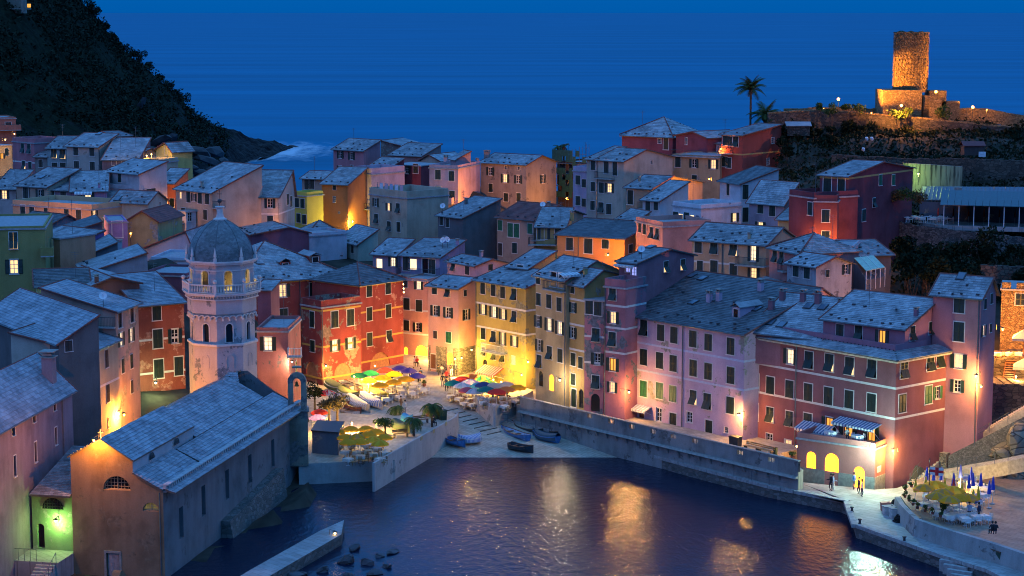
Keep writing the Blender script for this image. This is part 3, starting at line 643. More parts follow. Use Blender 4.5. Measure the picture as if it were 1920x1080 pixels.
# --- waterfront row, right to left ---
K['purple']=house('long purple-red harbour block with three lit top-left windows and an arched restaurant at its foot',(624,-20),(1764,172),CN,z=14.2,zb=1.3,sx=2144,roof='F',par=0,col=(.28,.09,.10),dirt=.25,ws=1.12,name='apartment_block',
 w='705,105,k,.9 822,125,k,.9 967,155,k,.9 1107,180,t 1260,200,T 1412,225,T 1580,245,t 703,345,c 818,370,c 962,398,c 1102,422,c 1253,450,c 1408,475,c 1577,500,c 698,565,c 815,590,T,.9 960,620,t,.9 1098,645,c 687,745,n 810,773,n 950,830,L 1258,675,y,1,1.1 1400,700,y,1.2,1.1 1575,725,y,1,1.1 1820,250,t 2018,195,t 2090,170,t 1808,505,c 2003,440,g 2072,425,G,.8',
 bands='3.0 6.1',pipes='1018')
K['pink']=house('long pink harbour house with dark slate roof and rows of closed dark shutters',(1395,590),(2304,742),CI,z=14.7,zb=3.0,roof='G',D=19,rp=(1960,272),rs='A',col=(.60,.38,.47),dirt=.22,sl='d',ws=1.1,name='apartment_block',
 w='1445,675,t 1550,698,t 1677,735,c 1776,753,c 1918,782,c 2033,807,c 2201,837,c 1445,898,c 1548,918,c 1668,943,c 1770,965,c 1920,1000,c 2032,1025,c 2201,1055,c 1445,1130,g 1547,1155,g 1668,1170,g 1767,1193,g 1920,1220,T,.9 2025,1250,t 2198,1280,c 1442,1335,E,.8 1532,1360,W,.8 1662,1350,n,1,1.3 1767,1415,D 1890,1368,n 2035,1470,D 2167,1465,s',
 bands='3.0 6.1',bcol=(.5,.5,.6),pipes='1845',ch='2040,505 2112,495 2425,420',sky='1920,510 1990,330 1910,310 2395,560',awn='1500,1610,1270,1.1,.4,w',peel=.12)
K['rose_low']=house('slim rose house with a roof terrace between the salmon house and the long pink one',(1255,385),(1412,402),CI,d=219,zb=3.1,roof='F',D=4,par=.9,col=(.45,.15,.18),peel=.25,patch=(.16,.16,.17),bands='2.1 4.6 7.4',
 w='1315,445,t,.9 1318,622,l,.9 1312,783,t 1315,975,y 1312,1145,l,.8',pipes='1262')
K['rose_high']=house('rose gabled upper house with bluish lit terrace door above the waterfront',(1365,195),(1500,210),CI,d=223,zb=11,sx=1925,rp=(1740,107),col=(.42,.15,.17),sl='m',w='1475,275,B,.8 1428,258,B,.7,.5 1715,240,T,.8 1840,225,T,.8',sky='1600,95',ch='1930,120,1.2',awn='1355,1500,212,.8,.1,w',dish='1530,160')
K['salmon']=house('narrow salmon house with flaking grey lower wall and a round-arched door',(1105,482),(1250,494),CI,d=221,zb=3.1,roof='F',par=0,D=8,col=(.52,.17,.19),peel=.45,patch=(.17,.17,.18),bands='4.2 7.2',ws=.95,
 w='1137,543,c 1205,555,c 1190,752,t 1200,932,o 1188,1105,t 1185,1260,a,1,.9')
K['salmon_top']=house('lilac attic house with bare climbing branches behind the salmon house terrace',(1100,385),(1250,402),CI,d=225,zb=14,roof='F',par=.3,D=5,col=(.42,.25,.33),w='1120,420,n')
K['ochre']=house('narrow ochre house with white string courses, left of the salmon house',(965,355),(1105,380),CI,d=224,zb=3,roof='G',D=8,rp=(1100,238),rs='A',col=(.50,.31,.09),bands='1.8 4.7 7.6',peel=.08,
 w='1015,403,c,.7 1018,547,o,.8 1015,735,o,.9 1020,935,c,.9 1075,960,c,.8 1020,1085,c,.8 1023,1225,D,.9,1.0 1080,1230,a,.7,.9',ch='1110,300,.7')
K['cream']=house('tall cream-yellow house with two glowing shuttered windows and a loggia under its roof',(738,298),(965,340),CI,d=228,zb=3,roof='G',D=9,rp=(960,155),rs='A',col=(.55,.38,.17),ws=.95,pipes='965',
 w='758,330,c,.8 870,335,P 932,345,P 760,485,c,.9 838,500,c 915,523,c 755,650,o 840,675,k 918,700,k 765,830,o 842,885,t 922,907,c 765,950,t 775,1080,a,.8,.8 855,1110,A,.8,.9',balc='820,955,400,i,.7',awn='905,1040,290,.9,.2,w')
K['olive']=house('broad olive-yellow house with striped awning and a white balcony on the piazza',(285,335),(665,396),CI,z=15,zb=2.6,roof='S',rp=(530,228),rs='A',sx=735,col=(.40,.29,.07),peel=.28,patch=(.22,.2,.14),ws=.88,
 w='342,402,c 421,417,c 491,433,c 575,448,t 342,560,l 424,580,k 493,597,l 577,615,t 345,742,c 422,765,t 490,780,l,.9,1.2 578,800,l 345,875,t,.8 425,905,t,.8 490,920,t,.8 570,940,L,.9 358,985,a,.8,.8',
 balc='365,525,862,w,1.0',awn='350,500,970,1.6,.8,r',bands='2.9 5.9',pipes='293',ch='700,205')
K['olive_top']=house('olive attic storey with plant-filled terrace on the broad olive-yellow house',(530,236),(682,252),CI,d=249,zb=14,roof='S',rp=(885,122),rs='B',col=(.42,.32,.12),w='550,275,c,.8 620,290,D 668,290,c,.7',balc='515,660,370,i,1.2')
K['pinkp']=house('pale pink house with dark stone ground floor and stairs beside it on the piazza',(1610,378),(1838,402),CF,z=13.7,zb=2.8,roof='S',rp=(1965,325),rs='B',sx=1972,col=(.62,.30,.24),dirt=.2,low=(3.1,SW1),ws=.95,
 w='1660,410,c,.8 1757,430,t,.8 1888,438,c,.6,.5 1665,570,o 1762,585,o 1897,600,o 1665,750,b,.7 1765,770,g,.9 1650,950,W,.9,.9 1775,930,A,.9,.8',awn='1725,1810,870,1.2,.5,r')
K['salmonp']=house('salmon house with a lit archway, between the red palazzo and the pale pink house',(1420,332),(1608,346),CF,d=262,zb=2.6,roof='F',par=.2,D=8,col=(.60,.27,.20),dirt=.22,bands='4.1 7.3 10.3',ws=.95,
 w='1430,365,c,.7 1540,378,k,.8 1430,518,c 1543,533,c 1438,680,c,.9 1533,695,o,.9 1560,905,A,1.6,1.3 1437,900,A,.5,1.0')
K['lilac_terr']=house('lilac rooftop house with a glowing terrace door above the salmon archway house',(1405,152),(1700,168),CF,d=268,zb=11,roof='S',r=1.5,D=8,col=(.42,.30,.45),w='1448,215,c,1,1.2 1497,222,X,.8 1600,235,P,1.1 1640,240,c,1,1.2',balc='1405,1690,290,i,1.6',dish='1755,75 1720,80',ch='1735,60,.7 1830,80,.7')
K['pergola_h']=house('small lilac house with striped pergola awning and two tall lit windows',(1195,140),(1372,152),CF,d=274,zb=12,roof='S',rp=(1500,36),rs='B',col=(.40,.28,.34),w='1245,215,X,.7 1348,205,k,.8',awn='1175,1370,140,1.8,.3,w')
K['pinkback']=house('pale pink gabled house between the lilac terrace and the olive-yellow house',(75,195),(285,232),CI,d=262,zb=10,roof='G',rp=(410,182),rs='B',sx=540,col=(.55,.36,.42),w='120,235,t,.8 225,258,c,.9 398,245,c,.7,.5',ch='330,170,.7')
K['mint']=house('small mint-green house with slate roof behind the red palazzo',(930,870),(1087,908),CE,d=292,zb=13,roof='S',rp=(1235,800),rs='B',col=(.36,.44,.34),w='958,920,c,.8 985,925,o,.8 1045,945,c,.8',dish='1020,965',ch='1240,770,.7')
# --- the red palazzo ---
RED=(.36,.05,.038)
K['redL']=house('left wing of the red palazzo under a hipped roof with dormers',(160,362),(1005,298),CF,z=13.9,zb=2.3,D=17,roof='H',r=4.1,col=RED,peel=.22,bcol=YB,bands='0.35 6.9',patch=(.28,.17,.12),name='palazzo',
 w='522,420,l,1.15 528,605,c,1.1 750,410,c,1.1 912,415,c,1.1,1.3 992,430,c,.6',pipes='648',sky='355,222')
K['redM']=house('corner block of the red palazzo topped by a roof terrace',(660,520),(808,546),CF,z=12.1,zb=2.3,sx=1105,roof='F',par=.85,col=RED,peel=.36,bcol=YB,bands='0.45 5.0 9.0',patch=(.30,.20,.14),name='palazzo',
 w='742,635,c,.9,1.2 745,835,c,.9 910,635,c,1.1,1.25 1028,620,c,1.1,1.25 912,832,k,.9 1028,815,k,.9 735,1025,h,.85,.8 970,1025,h,1.1,.7',pipes='808')
K['redR']=house('right wing of the red palazzo, a big arch behind the café umbrellas',(1100,372),(1422,326),CF,z=13.9,zb=2.3,D=9,roof='H',r=2.1,col=RED,peel=.12,bcol=YB,bands='0.3 3.7 7.2 10.2',sl='d',patch=(.45,.2,.15),name='palazzo',ws=.95,
 w='1168,420,c 1310,400,c 1170,595,c,1,1.1 1313,572,c,1,1.1 1172,785,c,1,1.1 1317,762,T 1250,950,h,1.6,.85')
K['coral']=house('coral house with railed roof terrace tucked against the bell tower',(325,722),(560,724),CF,d=222,zb=3.5,roof='F',par=.4,D=9,col=(.48,.15,.13),peel=.12,patch=(.2,.15,.14),w='410,818,k 620,1000,c',balc='570,650,905,w,1.1',dish='490,600')
K['plumtop']=house('small plum-coloured rooftop hut behind the bell tower balustrade',(330,410),(430,412),CF,d=232,zb=13,roof='S',D=4,r=.6,col=(.22,.10,.14))
# --- second rank, centre ---
K['redroof']=house('peach house with a bright red clay roof and long railed balcony',(450,702),(725,727),CH,d=285,zb=9,rp=(903,614),rs='B',sx=1095,col=(.46,.28,.20),sl='r',w='467,770,g,.9 548,805,g,1,1.2 595,810,g,1,1.2 695,795,g,.9 473,950,b,.9,1.2 580,940,c,.9 380,960,b,.9',balc='410,700,880,i,1.1',ch='835,640,.7',dish='790,650')
K['ochreb']=house('mustard house with deep balcony, right of the red-roofed peach house',(740,778),(955,782),CH,d=275,zb=9,roof='S',r=2.0,D=7,col=(.46,.32,.10),sl='m',w='750,822,D 800,825,l,1,1.2 905,830,c,.9 625,930,l,.6',balc='690,898,908,i,1.2',ch='1010,720,.9')
K['orangeL']=house('long bright orange house with a low grey metal-edged roof',(900,835),(1405,868),CH,d=262,zb=11,D=8,roof='S',r=1.4,col=(.60,.25,.06),sl='d',dirt=.2,w='993,910,c,1 1133,925,c,1.2 1260,912,c,1,.7 1448,945,c,1.1,.7',pipes='1060',stones=False)
K['orangeT']=house('little ochre turret house with steep slate roof on the long orange house',(1268,775),(1400,800),CH,d=268,zb=13,roof='S',D=4,r=2.2,col=(.48,.33,.12),ch='1340,775,.8')
K['stoneg']=house('long low grey stone house with a slate roof behind the peach house',(5,690),(190,712),CH,d=288,zb=11,roof='S',rp=(475,570),rs='B',col=(.16,.15,.15),sl='m',w='32,735,c,.8 78,750,c,.8',ch='215,610,.7',dish='40,660')
K['browngrey']=house('brown-grey house with white-framed windows and one wall glowing orange',(325,296),(666,314),CH,d=345,zb=12,r=1.3,sx=893,col=(.26,.22,.20),peel=.2,patch=(.14,.13,.13),w='398,365,o 508,418,l 607,425,o 513,335,s 612,343,s 400,488,c,.9 515,560,c,.9 610,560,c,.9 790,422,o',ch='365,262 380,262')
K['lilactall']=house('tall lilac-pink house with flat railed roof, its right wall glowing orange',(-60,336),(155,342),CH,d=335,zb=11,sx=322,roof='F',par=.5,col=(.55,.34,.38),w='5,390,c 107,400,c 5,515,c 110,548,c',ch='-10,310,.8 65,310,1.2 220,310,.8 300,310,.8',balc='-200,60,600,s,1.2')
K['stairhut']=house('small sloping stair hut on the flat lilac-pink roof',(140,275),(250,272),CH,d=338,zb=22,roof='SL',rp=(250,215),D=3,col=(.4,.26,.28),w='270,260,n',stones=False)
K['creambig']=house('cream house with a laundry-hung roof terrace and open green shutters',(1170,534),(1452,566),CE,d=300,zb=11,D=8,roof='F',par=1.0,col=(.48,.39,.27),peel=.1,w='1218,598,o,.9 1315,632,l,.8 1385,640,t,.9 1222,718,t,.9 1318,775,t,.9 1390,782,c,.9')
K['terrmauve']=house('mauve terrace house with dark railings, right of the cream laundry house',(1450,612),(1750,602),CE,d=312,zb=11,roof='F',par=.7,D=8,col=(.42,.30,.34),w='1565,672,c,1,1.2 1520,790,n')
K['darkred']=house('dark red house with pale slate roof and white-framed windows',(1190,310),(1347,320),CE,d=350,zb=13,roof='S',rp=(1430,267),rs='B',sx=1555,col=(.25,.045,.06),w='1265,358,o')
K['darkred2']=house('dark red side wing with a green-shuttered window, next to the glowing cream gable',(1347,312),(1555,322),CE,d=352,zb=13,roof='F',par=0,D=6,col=(.25,.045,.06),w='1450,352,o 1518,345,c')
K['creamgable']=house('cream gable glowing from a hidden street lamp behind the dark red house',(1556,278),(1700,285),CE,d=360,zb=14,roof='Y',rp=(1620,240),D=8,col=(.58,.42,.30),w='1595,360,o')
K['pinkN']=house('tall pink house alone against the sea with a pale slate roof',(900,196),(1127,209),CE,d=375,zb=14,roof='S',rp=(1252,131),rs='B',col=(.50,.20,.22),w='953,240,o 1037,250,o 953,352,l 1040,340,n')
K['stoneN']=house('bare brick and stone rear house leaning against the tall pink one',(1256,180),(1465,188),CE,d=384,zb=14,roof='SR',rp=(1256,133),D=8,col=(.26,.17,.14),peel=.4)
K['slateN']=house('low house with sea-facing slate roof behind the dark red one',(1320,240),(1560,250),CE,d=368,zb=14,roof='S',r=1.8,D=7,col=(.4,.22,.2),sl='m')
K['pinkbalc']=house('lilac house with a solid pink balcony and white sun awning',(1008,375),(1185,388),CE,d=330,zb=11,roof='F',par=1.0,D=8,col=(.54,.38,.46),w='1050,460,o,.9 1112,465,o,.9 1112,685,b,.9 1100,575,P,.9',balc='1052,1165,635,i,1.2',awn='1040,1165,528,1.5,.4,w')
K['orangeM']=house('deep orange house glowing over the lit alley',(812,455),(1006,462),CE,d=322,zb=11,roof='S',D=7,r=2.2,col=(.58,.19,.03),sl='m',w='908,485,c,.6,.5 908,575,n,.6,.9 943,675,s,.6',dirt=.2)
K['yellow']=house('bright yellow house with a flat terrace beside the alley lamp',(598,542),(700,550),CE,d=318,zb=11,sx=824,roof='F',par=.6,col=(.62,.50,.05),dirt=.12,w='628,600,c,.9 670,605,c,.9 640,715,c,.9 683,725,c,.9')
K['yellowB']=house('small peach house with slate roof behind the bright yellow house',(665,415),(842,421),CE,d=336,zb=13,roof='S',rp=(915,367),rs='B',col=(.45,.32,.24),w='703,465,c 738,460,c')
K['greywide']=house('grey-cream house with a long slate roof and two white-sashed windows',(225,550),(487,554),CE,d=292,zb=12,rp=(588,358),rs='B',sx=608,col=(.44,.41,.35),sl='m',w='295,600,o 425,605,o 300,740,o 427,735,c,.9 557,575,c 582,590,c',bands='2.6',stones=False)
K['white']=house('white house with railed balcony left of the long slate roof',(25,408),(264,416),CE,d=300,zb=12,roof='S',rp=(355,329),rs='B',col=(.58,.50,.52),w='88,495,D 197,485,o 172,645,c 30,660,c 195,780,c,.9',balc='0,215,560,w,1.0')
K['tentroof']=house('violet house with a dark tent-like slate roof below the yellow one',(290,840),(715,822),CE,d=276,zb=13,roof='Y',rp=(570,785),D=9,col=(.22,.08,.12),sl='m')
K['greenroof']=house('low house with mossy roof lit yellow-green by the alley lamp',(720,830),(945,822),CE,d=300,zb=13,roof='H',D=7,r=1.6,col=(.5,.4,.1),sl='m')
K['whitestrip']=house('low white rooftop wall with chimneys behind the red palazzo',(720,850),(1000,830),CE,d=284,zb=13,roof='F',par=.4,D=6,col=(.5,.5,.55),ch='870,880,.8 800,880,.7')
K['scaff']=house('half-built house wrapped in scaffolding and green netting above the village',(905,300),(1130,312),CH,d=352,zb=13,roof='F',par=.3,D=7,col=(.10,.07,.06),w='960,420,P 1060,430,P 980,520,P')
K['creamT']=house('tall cream house with a broad gable and iron balcony on the ridge',(1195,276),(1398,288),CH,d=311,zb=12,rp=(1563,200),rs='B',sx=1765,col=(.56,.45,.33),sl='m',w='1268,330,c,.9,1.3 1333,345,c,.9,1.3 1230,487,c 1290,490,l 1228,635,t 1287,648,c 1608,297,s,1.2,1',balc='1200,1332,412,i,1.0',bands='',ch='1230,215,.8',pipes='1200')
K['creamT2']=house('narrow cream stair bay left of the tall cream gable house',(1120,270),(1195,275),CH,d=313,zb=12,roof='S',D=7,r=1.6,col=(.5,.42,.34),sl='m',w='1168,320,c,.9 1168,480,c,.9 1165,620,c,.9')
K['lilacN']=house('narrow lilac house with drainpipes left of the tall cream house',(1018,358),(1120,364),CH,d=318,zb=12,roof='F',par=.7,D=7,col=(.46,.38,.52),w='1055,430,c,.9 1105,455,c,.8 1055,585,c,.9 1105,600,c,.8')
K['tan']=house('tan house with a glowing orange gable end behind the white terraces',(1415,482),(1607,494),CH,d=290,zb=12,rp=(1762,401),rs='B',sx=1990,col=(.46,.30,.18),sl='m',w='1447,560,D,1 1430,730,c 1355,700,n',ch='1515,440,.6',balc='1320,1530,640,i,1.3')
K['whiteS']=house('small white house with pale slate roof beside the tan gable',(1540,572),(1668,584),CH,d=279,zb=12,roof='S',D=6,r=2.3,col=(.56,.55,.56),w='1580,625,c,.9,1.2 1640,620,c,.8')
K['purpleN']=house('purple house with hipped slate roof at the top of the village',(1385,88),(1765,104),CH,d=340,zb=17,roof='H',D=11,r=2.9,col=(.22,.055,.08),w='1668,137,n,.9,.8 1715,155,D',ch='')
K['purpleN2']=house('purple cross wing with its own small gable at the top of the village',(270,215),(500,232),CK,d=333,zb=17,roof='Y',rp=(400,188),D=8,col=(.24,.06,.08),w='347,258,n,.7,1.1')
K['peachN']=house('peach house with a plant-lined terrace and one lit window under the purple wing',(240,362),(600,378),CK,d=322,zb=15,roof='F',par=.15,D=8,col=(.52,.34,.17),peel=.12,w='285,415,c 405,425,o 550,432,l 408,548,c,.9',balc='240,590,365,i,.6')
K['whiteN']=house('white set-back house behind the terrace of the peach house',(452,268),(612,275),CK,d=330,zb=18,roof='S',r=1.3,D=6,col=(.48,.45,.5),w='475,300,c 525,302,c',sl='l')
K['redN']=house('red-brown house with yellow corner trim near the palms',(612,206),(772,214),CK,d=318,zb=16,roof='S',rp=(1061,133),rs='B',col=(.33,.065,.045),bcol=(.42,.3,.1),bands='3.1',w='640,255,c,.9 675,258,c,.9 718,262,t 995,255,n,1,.9 960,412,n,1,1 622,410,c 665,420,c',balc='605,700,345,i,1.0',ch='1030,110,1',dish='900,415')
K['whiteB']=house('bluish-white house with a steep dark slate roof stepping up the slope',(600,553),(757,577),CK,d=275,zb=11,roof='S',rp=(1040,467),rs='B',col=(.60,.62,.66),sl='d',w='790,640,c,.9,1.2 790,810,c,.9,1.2 660,620,D,.8',stones=False,ch='690,490,.9 600,540,.7')
K['whiteTer']=house('white house with a broad railed roof terrace and lit balcony doors',(245,738),(457,764),CK,d=262,zb=11,sx=762,roof='F',par=.5,col=(.60,.62,.66),peel=.08,patch=(.2,.22,.25),w='268,835,c 305,840,X,.7 390,845,X,.6 350,840,c 710,830,l,.8 222,1000,k 335,1010,k,.9',balc='190,362,945,i,1.3')
K['salmonE']=house('salmon house with tilted shutters below the white terraces',(1490,738),(1692,780),CH,d=258,zb=11,roof='F',par=.6,D=7,col=(.56,.27,.22),w='1520,785,c,.8 1555,800,c,.8 1607,825,t,.9 1650,835,t,.9')
K['lilacE']=house('grey-lilac house with a big plain slate roof left of the dark red building',(820,705),(1082,727),CK,d=266,zb=11,roof='S',rp=(1182,572),rs='B',col=(.40,.33,.40),w='905,755,c 993,775,c 903,905,l',stones=False)
K['yellowE']=house('small yellow house glowing beside the dark red building',(1035,842),(1187,850),CK,d=257,zb=11,sx=1305,roof='S',r=1.5,col=(.55,.42,.2),sl='m',stones=False)
K['redE']=house('dark red building with a wide terrace and white roof on the slope below the castle',(390,350),(600,362),CO,d=255,zb=13,rp=(862,251),rs='B',sx=1088,col=(.20,.045,.06),bcol=(.42,.3,.1),bands='0.3',ws=.95,w='445,425,D,1.2 550,425,D,1.1 843,390,g,.9 940,390,g,.9 795,560,t,.8 718,655,c 593,668,c',ch='985,262,.7')
K['redE2']=house('lower front of the dark red building, washed orange by a street lamp',(345,548),(521,552),CO,d=249.5,zb=13,D=5,roof='F',par=.8,col=(.25,.06,.06),dirt=.2,w='433,660,c,.95 433,820,c,.95',)
K['redE3']=house('dark red terrace wing with white chair, left of the dark red building',(160,500),(345,525),CO,d=254,zb=13,D=7,roof='F',par=.7,col=(.20,.045,.06),w='317,605,c')
K['peachE']=house('peach house with a small balcony above the brightest alley lamp',(230,112),(786,154),CM,d=240,zb=11,sx=1015,r=1.7,col=(.56,.34,.19),dirt=.22,w='277,165,c 395,175,t 540,190,T 690,215,k,.8,1.3 290,315,c,.8 395,328,c,1,1.1 540,352,c,1,1.1 692,370,l,.9',balc='580,805,298,i,1.1',bands='2.7',pipes='460',ch='660,110,.6')
K['salmonH']=house('salmon house with hipped roof between the peach and grey-white houses',(812,170),(1045,217),CM,d=232,zb=11,roof='H',D=8,r=1.8,col=(.54,.21,.18),w='852,240,t,.9 903,255,t,.9',balc='905,950,345,i,.7')
K['greyW']=house('stained grey-white house with slate roof standing alone above the harbour roofs',(945,287),(1162,318),CM,d=222,zb=11,rp=(1302,242),rs='B',sx=1430,col=(.40,.40,.41),peel=.25,patch=(.16,.16,.17),w='1010,345,c,.9 1093,360,c,.9 1245,372,c,.55,.5 1385,340,o,.8 1068,510,y,.8',dirt=.5)
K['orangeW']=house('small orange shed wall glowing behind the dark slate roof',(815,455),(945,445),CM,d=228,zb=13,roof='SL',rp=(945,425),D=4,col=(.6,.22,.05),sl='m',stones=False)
K['purpleRoof']=house('slate roof with four skylights over the left part of the purple-red block',(660,800),(1200,862),CM,z=14.75,zb=14.3,roof='S',rp=(940,516),rs='A',col=(.34,.13,.15),sl='l',stones=False,name='roof_storey',sky='820,740 903,758 1105,618 1212,628',ch='908,570,1 1062,580,1 1175,595,1.1 825,640,1 1340,620,.7',cat='roof storey')
K['purpleAttic']=house('mauve attic storey with lit double door and wide slate roof on the purple-red block',(415,545),(1028,622),CP,z=16.9,zb=14.3,roof='S',r=2.3,sx=1268,col=(.38,.16,.21),sl='l',name='roof_storey',cat='roof storey',w='540,645,c,.9 680,655,t,.9 855,685,y,.9 1083,660,t,.9 1222,620,T,.8',ch='1110,530,.7',bands='')
K['tower']=house('tall rose tower-like house beside the harbour stairs, its right side lit orange',(1238,356),(1600,386),CP,d=200,zb=4.6,rp=(1675,240),rs='B',sx=1712,col=(.46,.18,.19),dirt=.22,w='1435,440,c,1.1 1432,648,c,1.1,1.2 1430,870,l,1 1420,1055,o,.9 1628,440,b,.7 1675,400,b,.7 1618,640,k,.7 1668,620,b,.6',pipes='1585',sky='1450,235')
# --- west side ---
K['coralfar']=house('coral house with a chair-filled roof terrace at the foot of the cliff',(-60,170),(118,166),CA,d=372,zb=15,roof='F',par=.2,D=9,col=(.50,.16,.10),w='62,220,b,1.2,.8',balc='-60,150,255,s,1.2')
K['lampshop']=house('cream house in full lamplight at the left edge under the cliff',(-60,375),(90,365),CA,d=350,zb=15,roof='F',par=0,D=6,col=(.55,.42,.2),w='15,450,y,.7 50,420,c,.8')
K['pinkW']=house('pink house with a flat walled roof and dark side wall in the west',(92,338),(256,352),CA,d=340,zb=19,sx=470,roof='F',par=.7,col=(.48,.17,.19),w='170,390,t 218,395,t 178,520,T 226,530,c',bands='3.4')
K['stoneW']=house('narrow grey stone house squeezed beside the pink walled-roof house',(262,452),(352,454),CA,d=334,zb=19,roof='S',D=6,r=1.6,col=(.26,.23,.2),sl='m',w='305,505,c,.8')
K['blueW']=house('pale blue-green house with four windows and orange quoins',(352,388),(497,390),CA,d=333,zb=18,roof='S',rp=(590,302),rs='B',col=(.34,.42,.40),w='405,430,T 468,435,T 410,535,t 472,535,t',ch='350,300,.6')
K['creamW']=house('wide cream house with four closed shutters below the cliff',(498,372),(737,380),CA,d=329,zb=17,roof='S',rp=(880,284),rs='B',col=(.50,.42,.34),peel=.1,w='570,408,c 690,412,c 575,525,c 693,530,c',pipes='733',sky='745,285')
K['stoneW2']=house('bare stone rear house below the sea cliff, right of the wide cream house',(870,300),(980,296),CA,d=350,zb=18,roof='S',D=6,r=.5,col=(.24,.2,.18),sl='m')
K['darkW']=house('dark violet house with two small lit windows under a wide slate roof',(765,477),(1035,478),CA,d=322,zb=17,roof='S',D=9,r=3.0,col=(.17,.13,.17),w='855,495,L,.8 930,498,L,.8',ov=.2)
K['terrW']=house('cream house with a lamp-lit roof terrace ending the western row',(985,503),(1150,508),CA,d=312,zb=16,sx=1335,roof='F',par=.5,col=(.50,.40,.26),w='1075,550,c,1.1')
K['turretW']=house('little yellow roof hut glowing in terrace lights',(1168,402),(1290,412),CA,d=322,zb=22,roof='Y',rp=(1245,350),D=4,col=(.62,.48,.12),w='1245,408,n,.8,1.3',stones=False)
K['orangeHutW']=house('small coral gable hut beside the glowing yellow roof hut',(1060,425),(1166,415),CA,d=325,zb=22,roof='Y',rp=(1130,392),D=4,col=(.55,.28,.16),stones=False)
K['whiteW']=house('white house with a slanted slate roof and blue fairy lights on its balcony',(797,560),(1042,585),CA,d=300,zb=14,roof='S',D=5,r=1.6,col=(.48,.46,.46),w='898,613,c,.9,.8 1115,730,c,.8 1150,725,c,.8')
K['whiteW2']=house('lower white terrace block carrying the blue fairy lights',(800,684),(1080,696),CA,d=297,zb=14,sx=1185,roof='F',par=.5,col=(.46,.45,.47),w='1115,730,c,.8 1150,725,c,.8')
K['rowW1']=house('low cream house with one lit window at the left edge of the terraced row',(-40,692),(118,694),CA,d=298,zb=17,roof='S',D=7,r=2.3,col=(.5,.4,.36),w='32,740,l,.9')
K['rowW2']=house('pale orange terraced house with rail-fenced terrace, second in the western row',(122,668),(352,682),CA,d=296,zb=16,roof='S',D=7,r=2.2,col=(.55,.36,.24),w='193,725,c 300,738,o',sky='315,610',pipes='222')
K['rowW3']=house('mauve terraced house, third in the western row',(355,700),(530,704),CA,d=294,zb=16,roof='S',D=7,r=2.2,col=(.40,.24,.3),w='378,745,c 475,755,c,.9')
K['rowW4']=house('violet terraced house with a white awning, fourth in the western row',(535,712),(800,708),CA,d=292,zb=16,roof='S',D=7,r=2.4,col=(.34,.22,.36),w='590,750,c 660,755,k',awn='560,690,712,1.2,.3,w',ch='745,690,.6')
K['terrRow']=house('long low terrace building glowing orange below the western row',(95,815),(690,852),CA,d=283,zb=13,roof='F',par=.7,D=9,col=(.60,.36,.18),dirt=.2,w='172,865,c,.9,1.1 240,868,c,.9,1.1 345,862,c,.7 500,880,c,.8 590,893,c,.9,1.1 685,893,l,.8,.9')
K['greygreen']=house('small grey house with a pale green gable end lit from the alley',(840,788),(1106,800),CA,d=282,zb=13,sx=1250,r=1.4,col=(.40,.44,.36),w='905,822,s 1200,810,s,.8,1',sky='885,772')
K['blueroofW']=house('broad blue-grey roof behind the crenellated purple parapet',(650,850),(850,852),CA,d=290,zb=13,roof='S',D=10,r=3.2,col=(.3,.3,.36),stones=False,sky='755,775')
K['crenel']=house('purple house with a crenellated roof parapet and yellow flaking gable',(815,948),(955,944),CA,d=262,zb=15,roof='F',par=.2,D=8,col=(.36,.22,.44),w='880,1000,P,1.1,1.2')
K['gableY']=house('flaking yellow-ochre gable house with a wine-red roof',(957,930),(1182,935),CA,d=264,zb=14,roof='Y',rp=(1068,862),D=9,col=(.48,.33,.12),sl='r',peel=.25,stones=False)
K['orangeC']=house('orange house under a pale slate roof left of the white balcony house',(1187,645),(1308,650),CA,d=302,zb=13,roof='S',rp=(1410,547),rs='B',col=(.55,.17,.07),w='1220,685,c,.9 1290,800,c,.8')
K['wideC']=house('cream house under a broad slate roof with a dark balcony',(1320,692),(1592,722),CA,d=292,zb=13,roof='S',D=9,r=3.4,col=(.46,.38,.28),w='1355,745,L,.7,.8 1415,757,c 1455,760,o,.8 1500,765,c 1555,770,c 1540,890,c,.9 1375,880,c',balc='1265,1590,838,i,1.3',ch='1515,680,.6')
K['oliveW']=house('olive-green house with plant-filled roof terrace at the left edge',(-120,118),(334,110),CB,d=223,zb=15,sx=392,roof='F',par=.25,col=(.30,.27,.08),dirt=.3,w='100,205,T,.9,1.2 105,400,l,1.1',balc='310,405,312,s,1.1')
K['orangeW1']=house('thin orange house end beside the olive-green house',(398,182),(447,186),CB,d=233,zb=15,roof='F',par=0,D=6,col=(.62,.25,.12))
K['violetL']=house('violet house with a long sloping slate verge left of the bell tower',(450,262),(782,225),CB,d=243,zb=16,roof='SL',rp=(780,128),D=8,col=(.32,.14,.42),w='555,272,s,1.1 540,360,D',sl='m',stones=False)
K['violetB']=house('low house with dark slate verge above the violet one',(395,182),(770,170),CB,d=252,zb=17,roof='SL',rp=(765,62),D=9,col=(.16,.12,.14),sl='d',stones=False,ch='485,30,.8')
K['shedA']=house('dark blue-grey hut with a low gable above the long dark slate roof',(355,95),(600,70),CB,d=262,zb=17,roof='Y',rp=(500,10),D=7,col=(.2,.22,.25),sl='d',stones=False)
K['bluegrey']=house('blue-grey house with a long stepped slate verge and tall chimney pipes',(640,448),(1108,430),CB,d=225,zb=15,roof='SL',rp=(1060,298),D=9,col=(.26,.31,.36),sl='l',ch='900,270,.9',dish='1150,470')
K['slateA']=house('slate roof behind the blue-grey house verge',(620,330),(890,320),CB,d=238,zb=16,roof='SL',rp=(880,215),D=9,col=(.2,.18,.2),sl='m',stones=False)
K['greenlit']=house('low wall house lit green under a dark slate roof',(275,545),(660,532),CB,d=213,zb=15,roof='S',D=4,r=1.3,col=(.34,.36,.24),sl='d',stones=False)
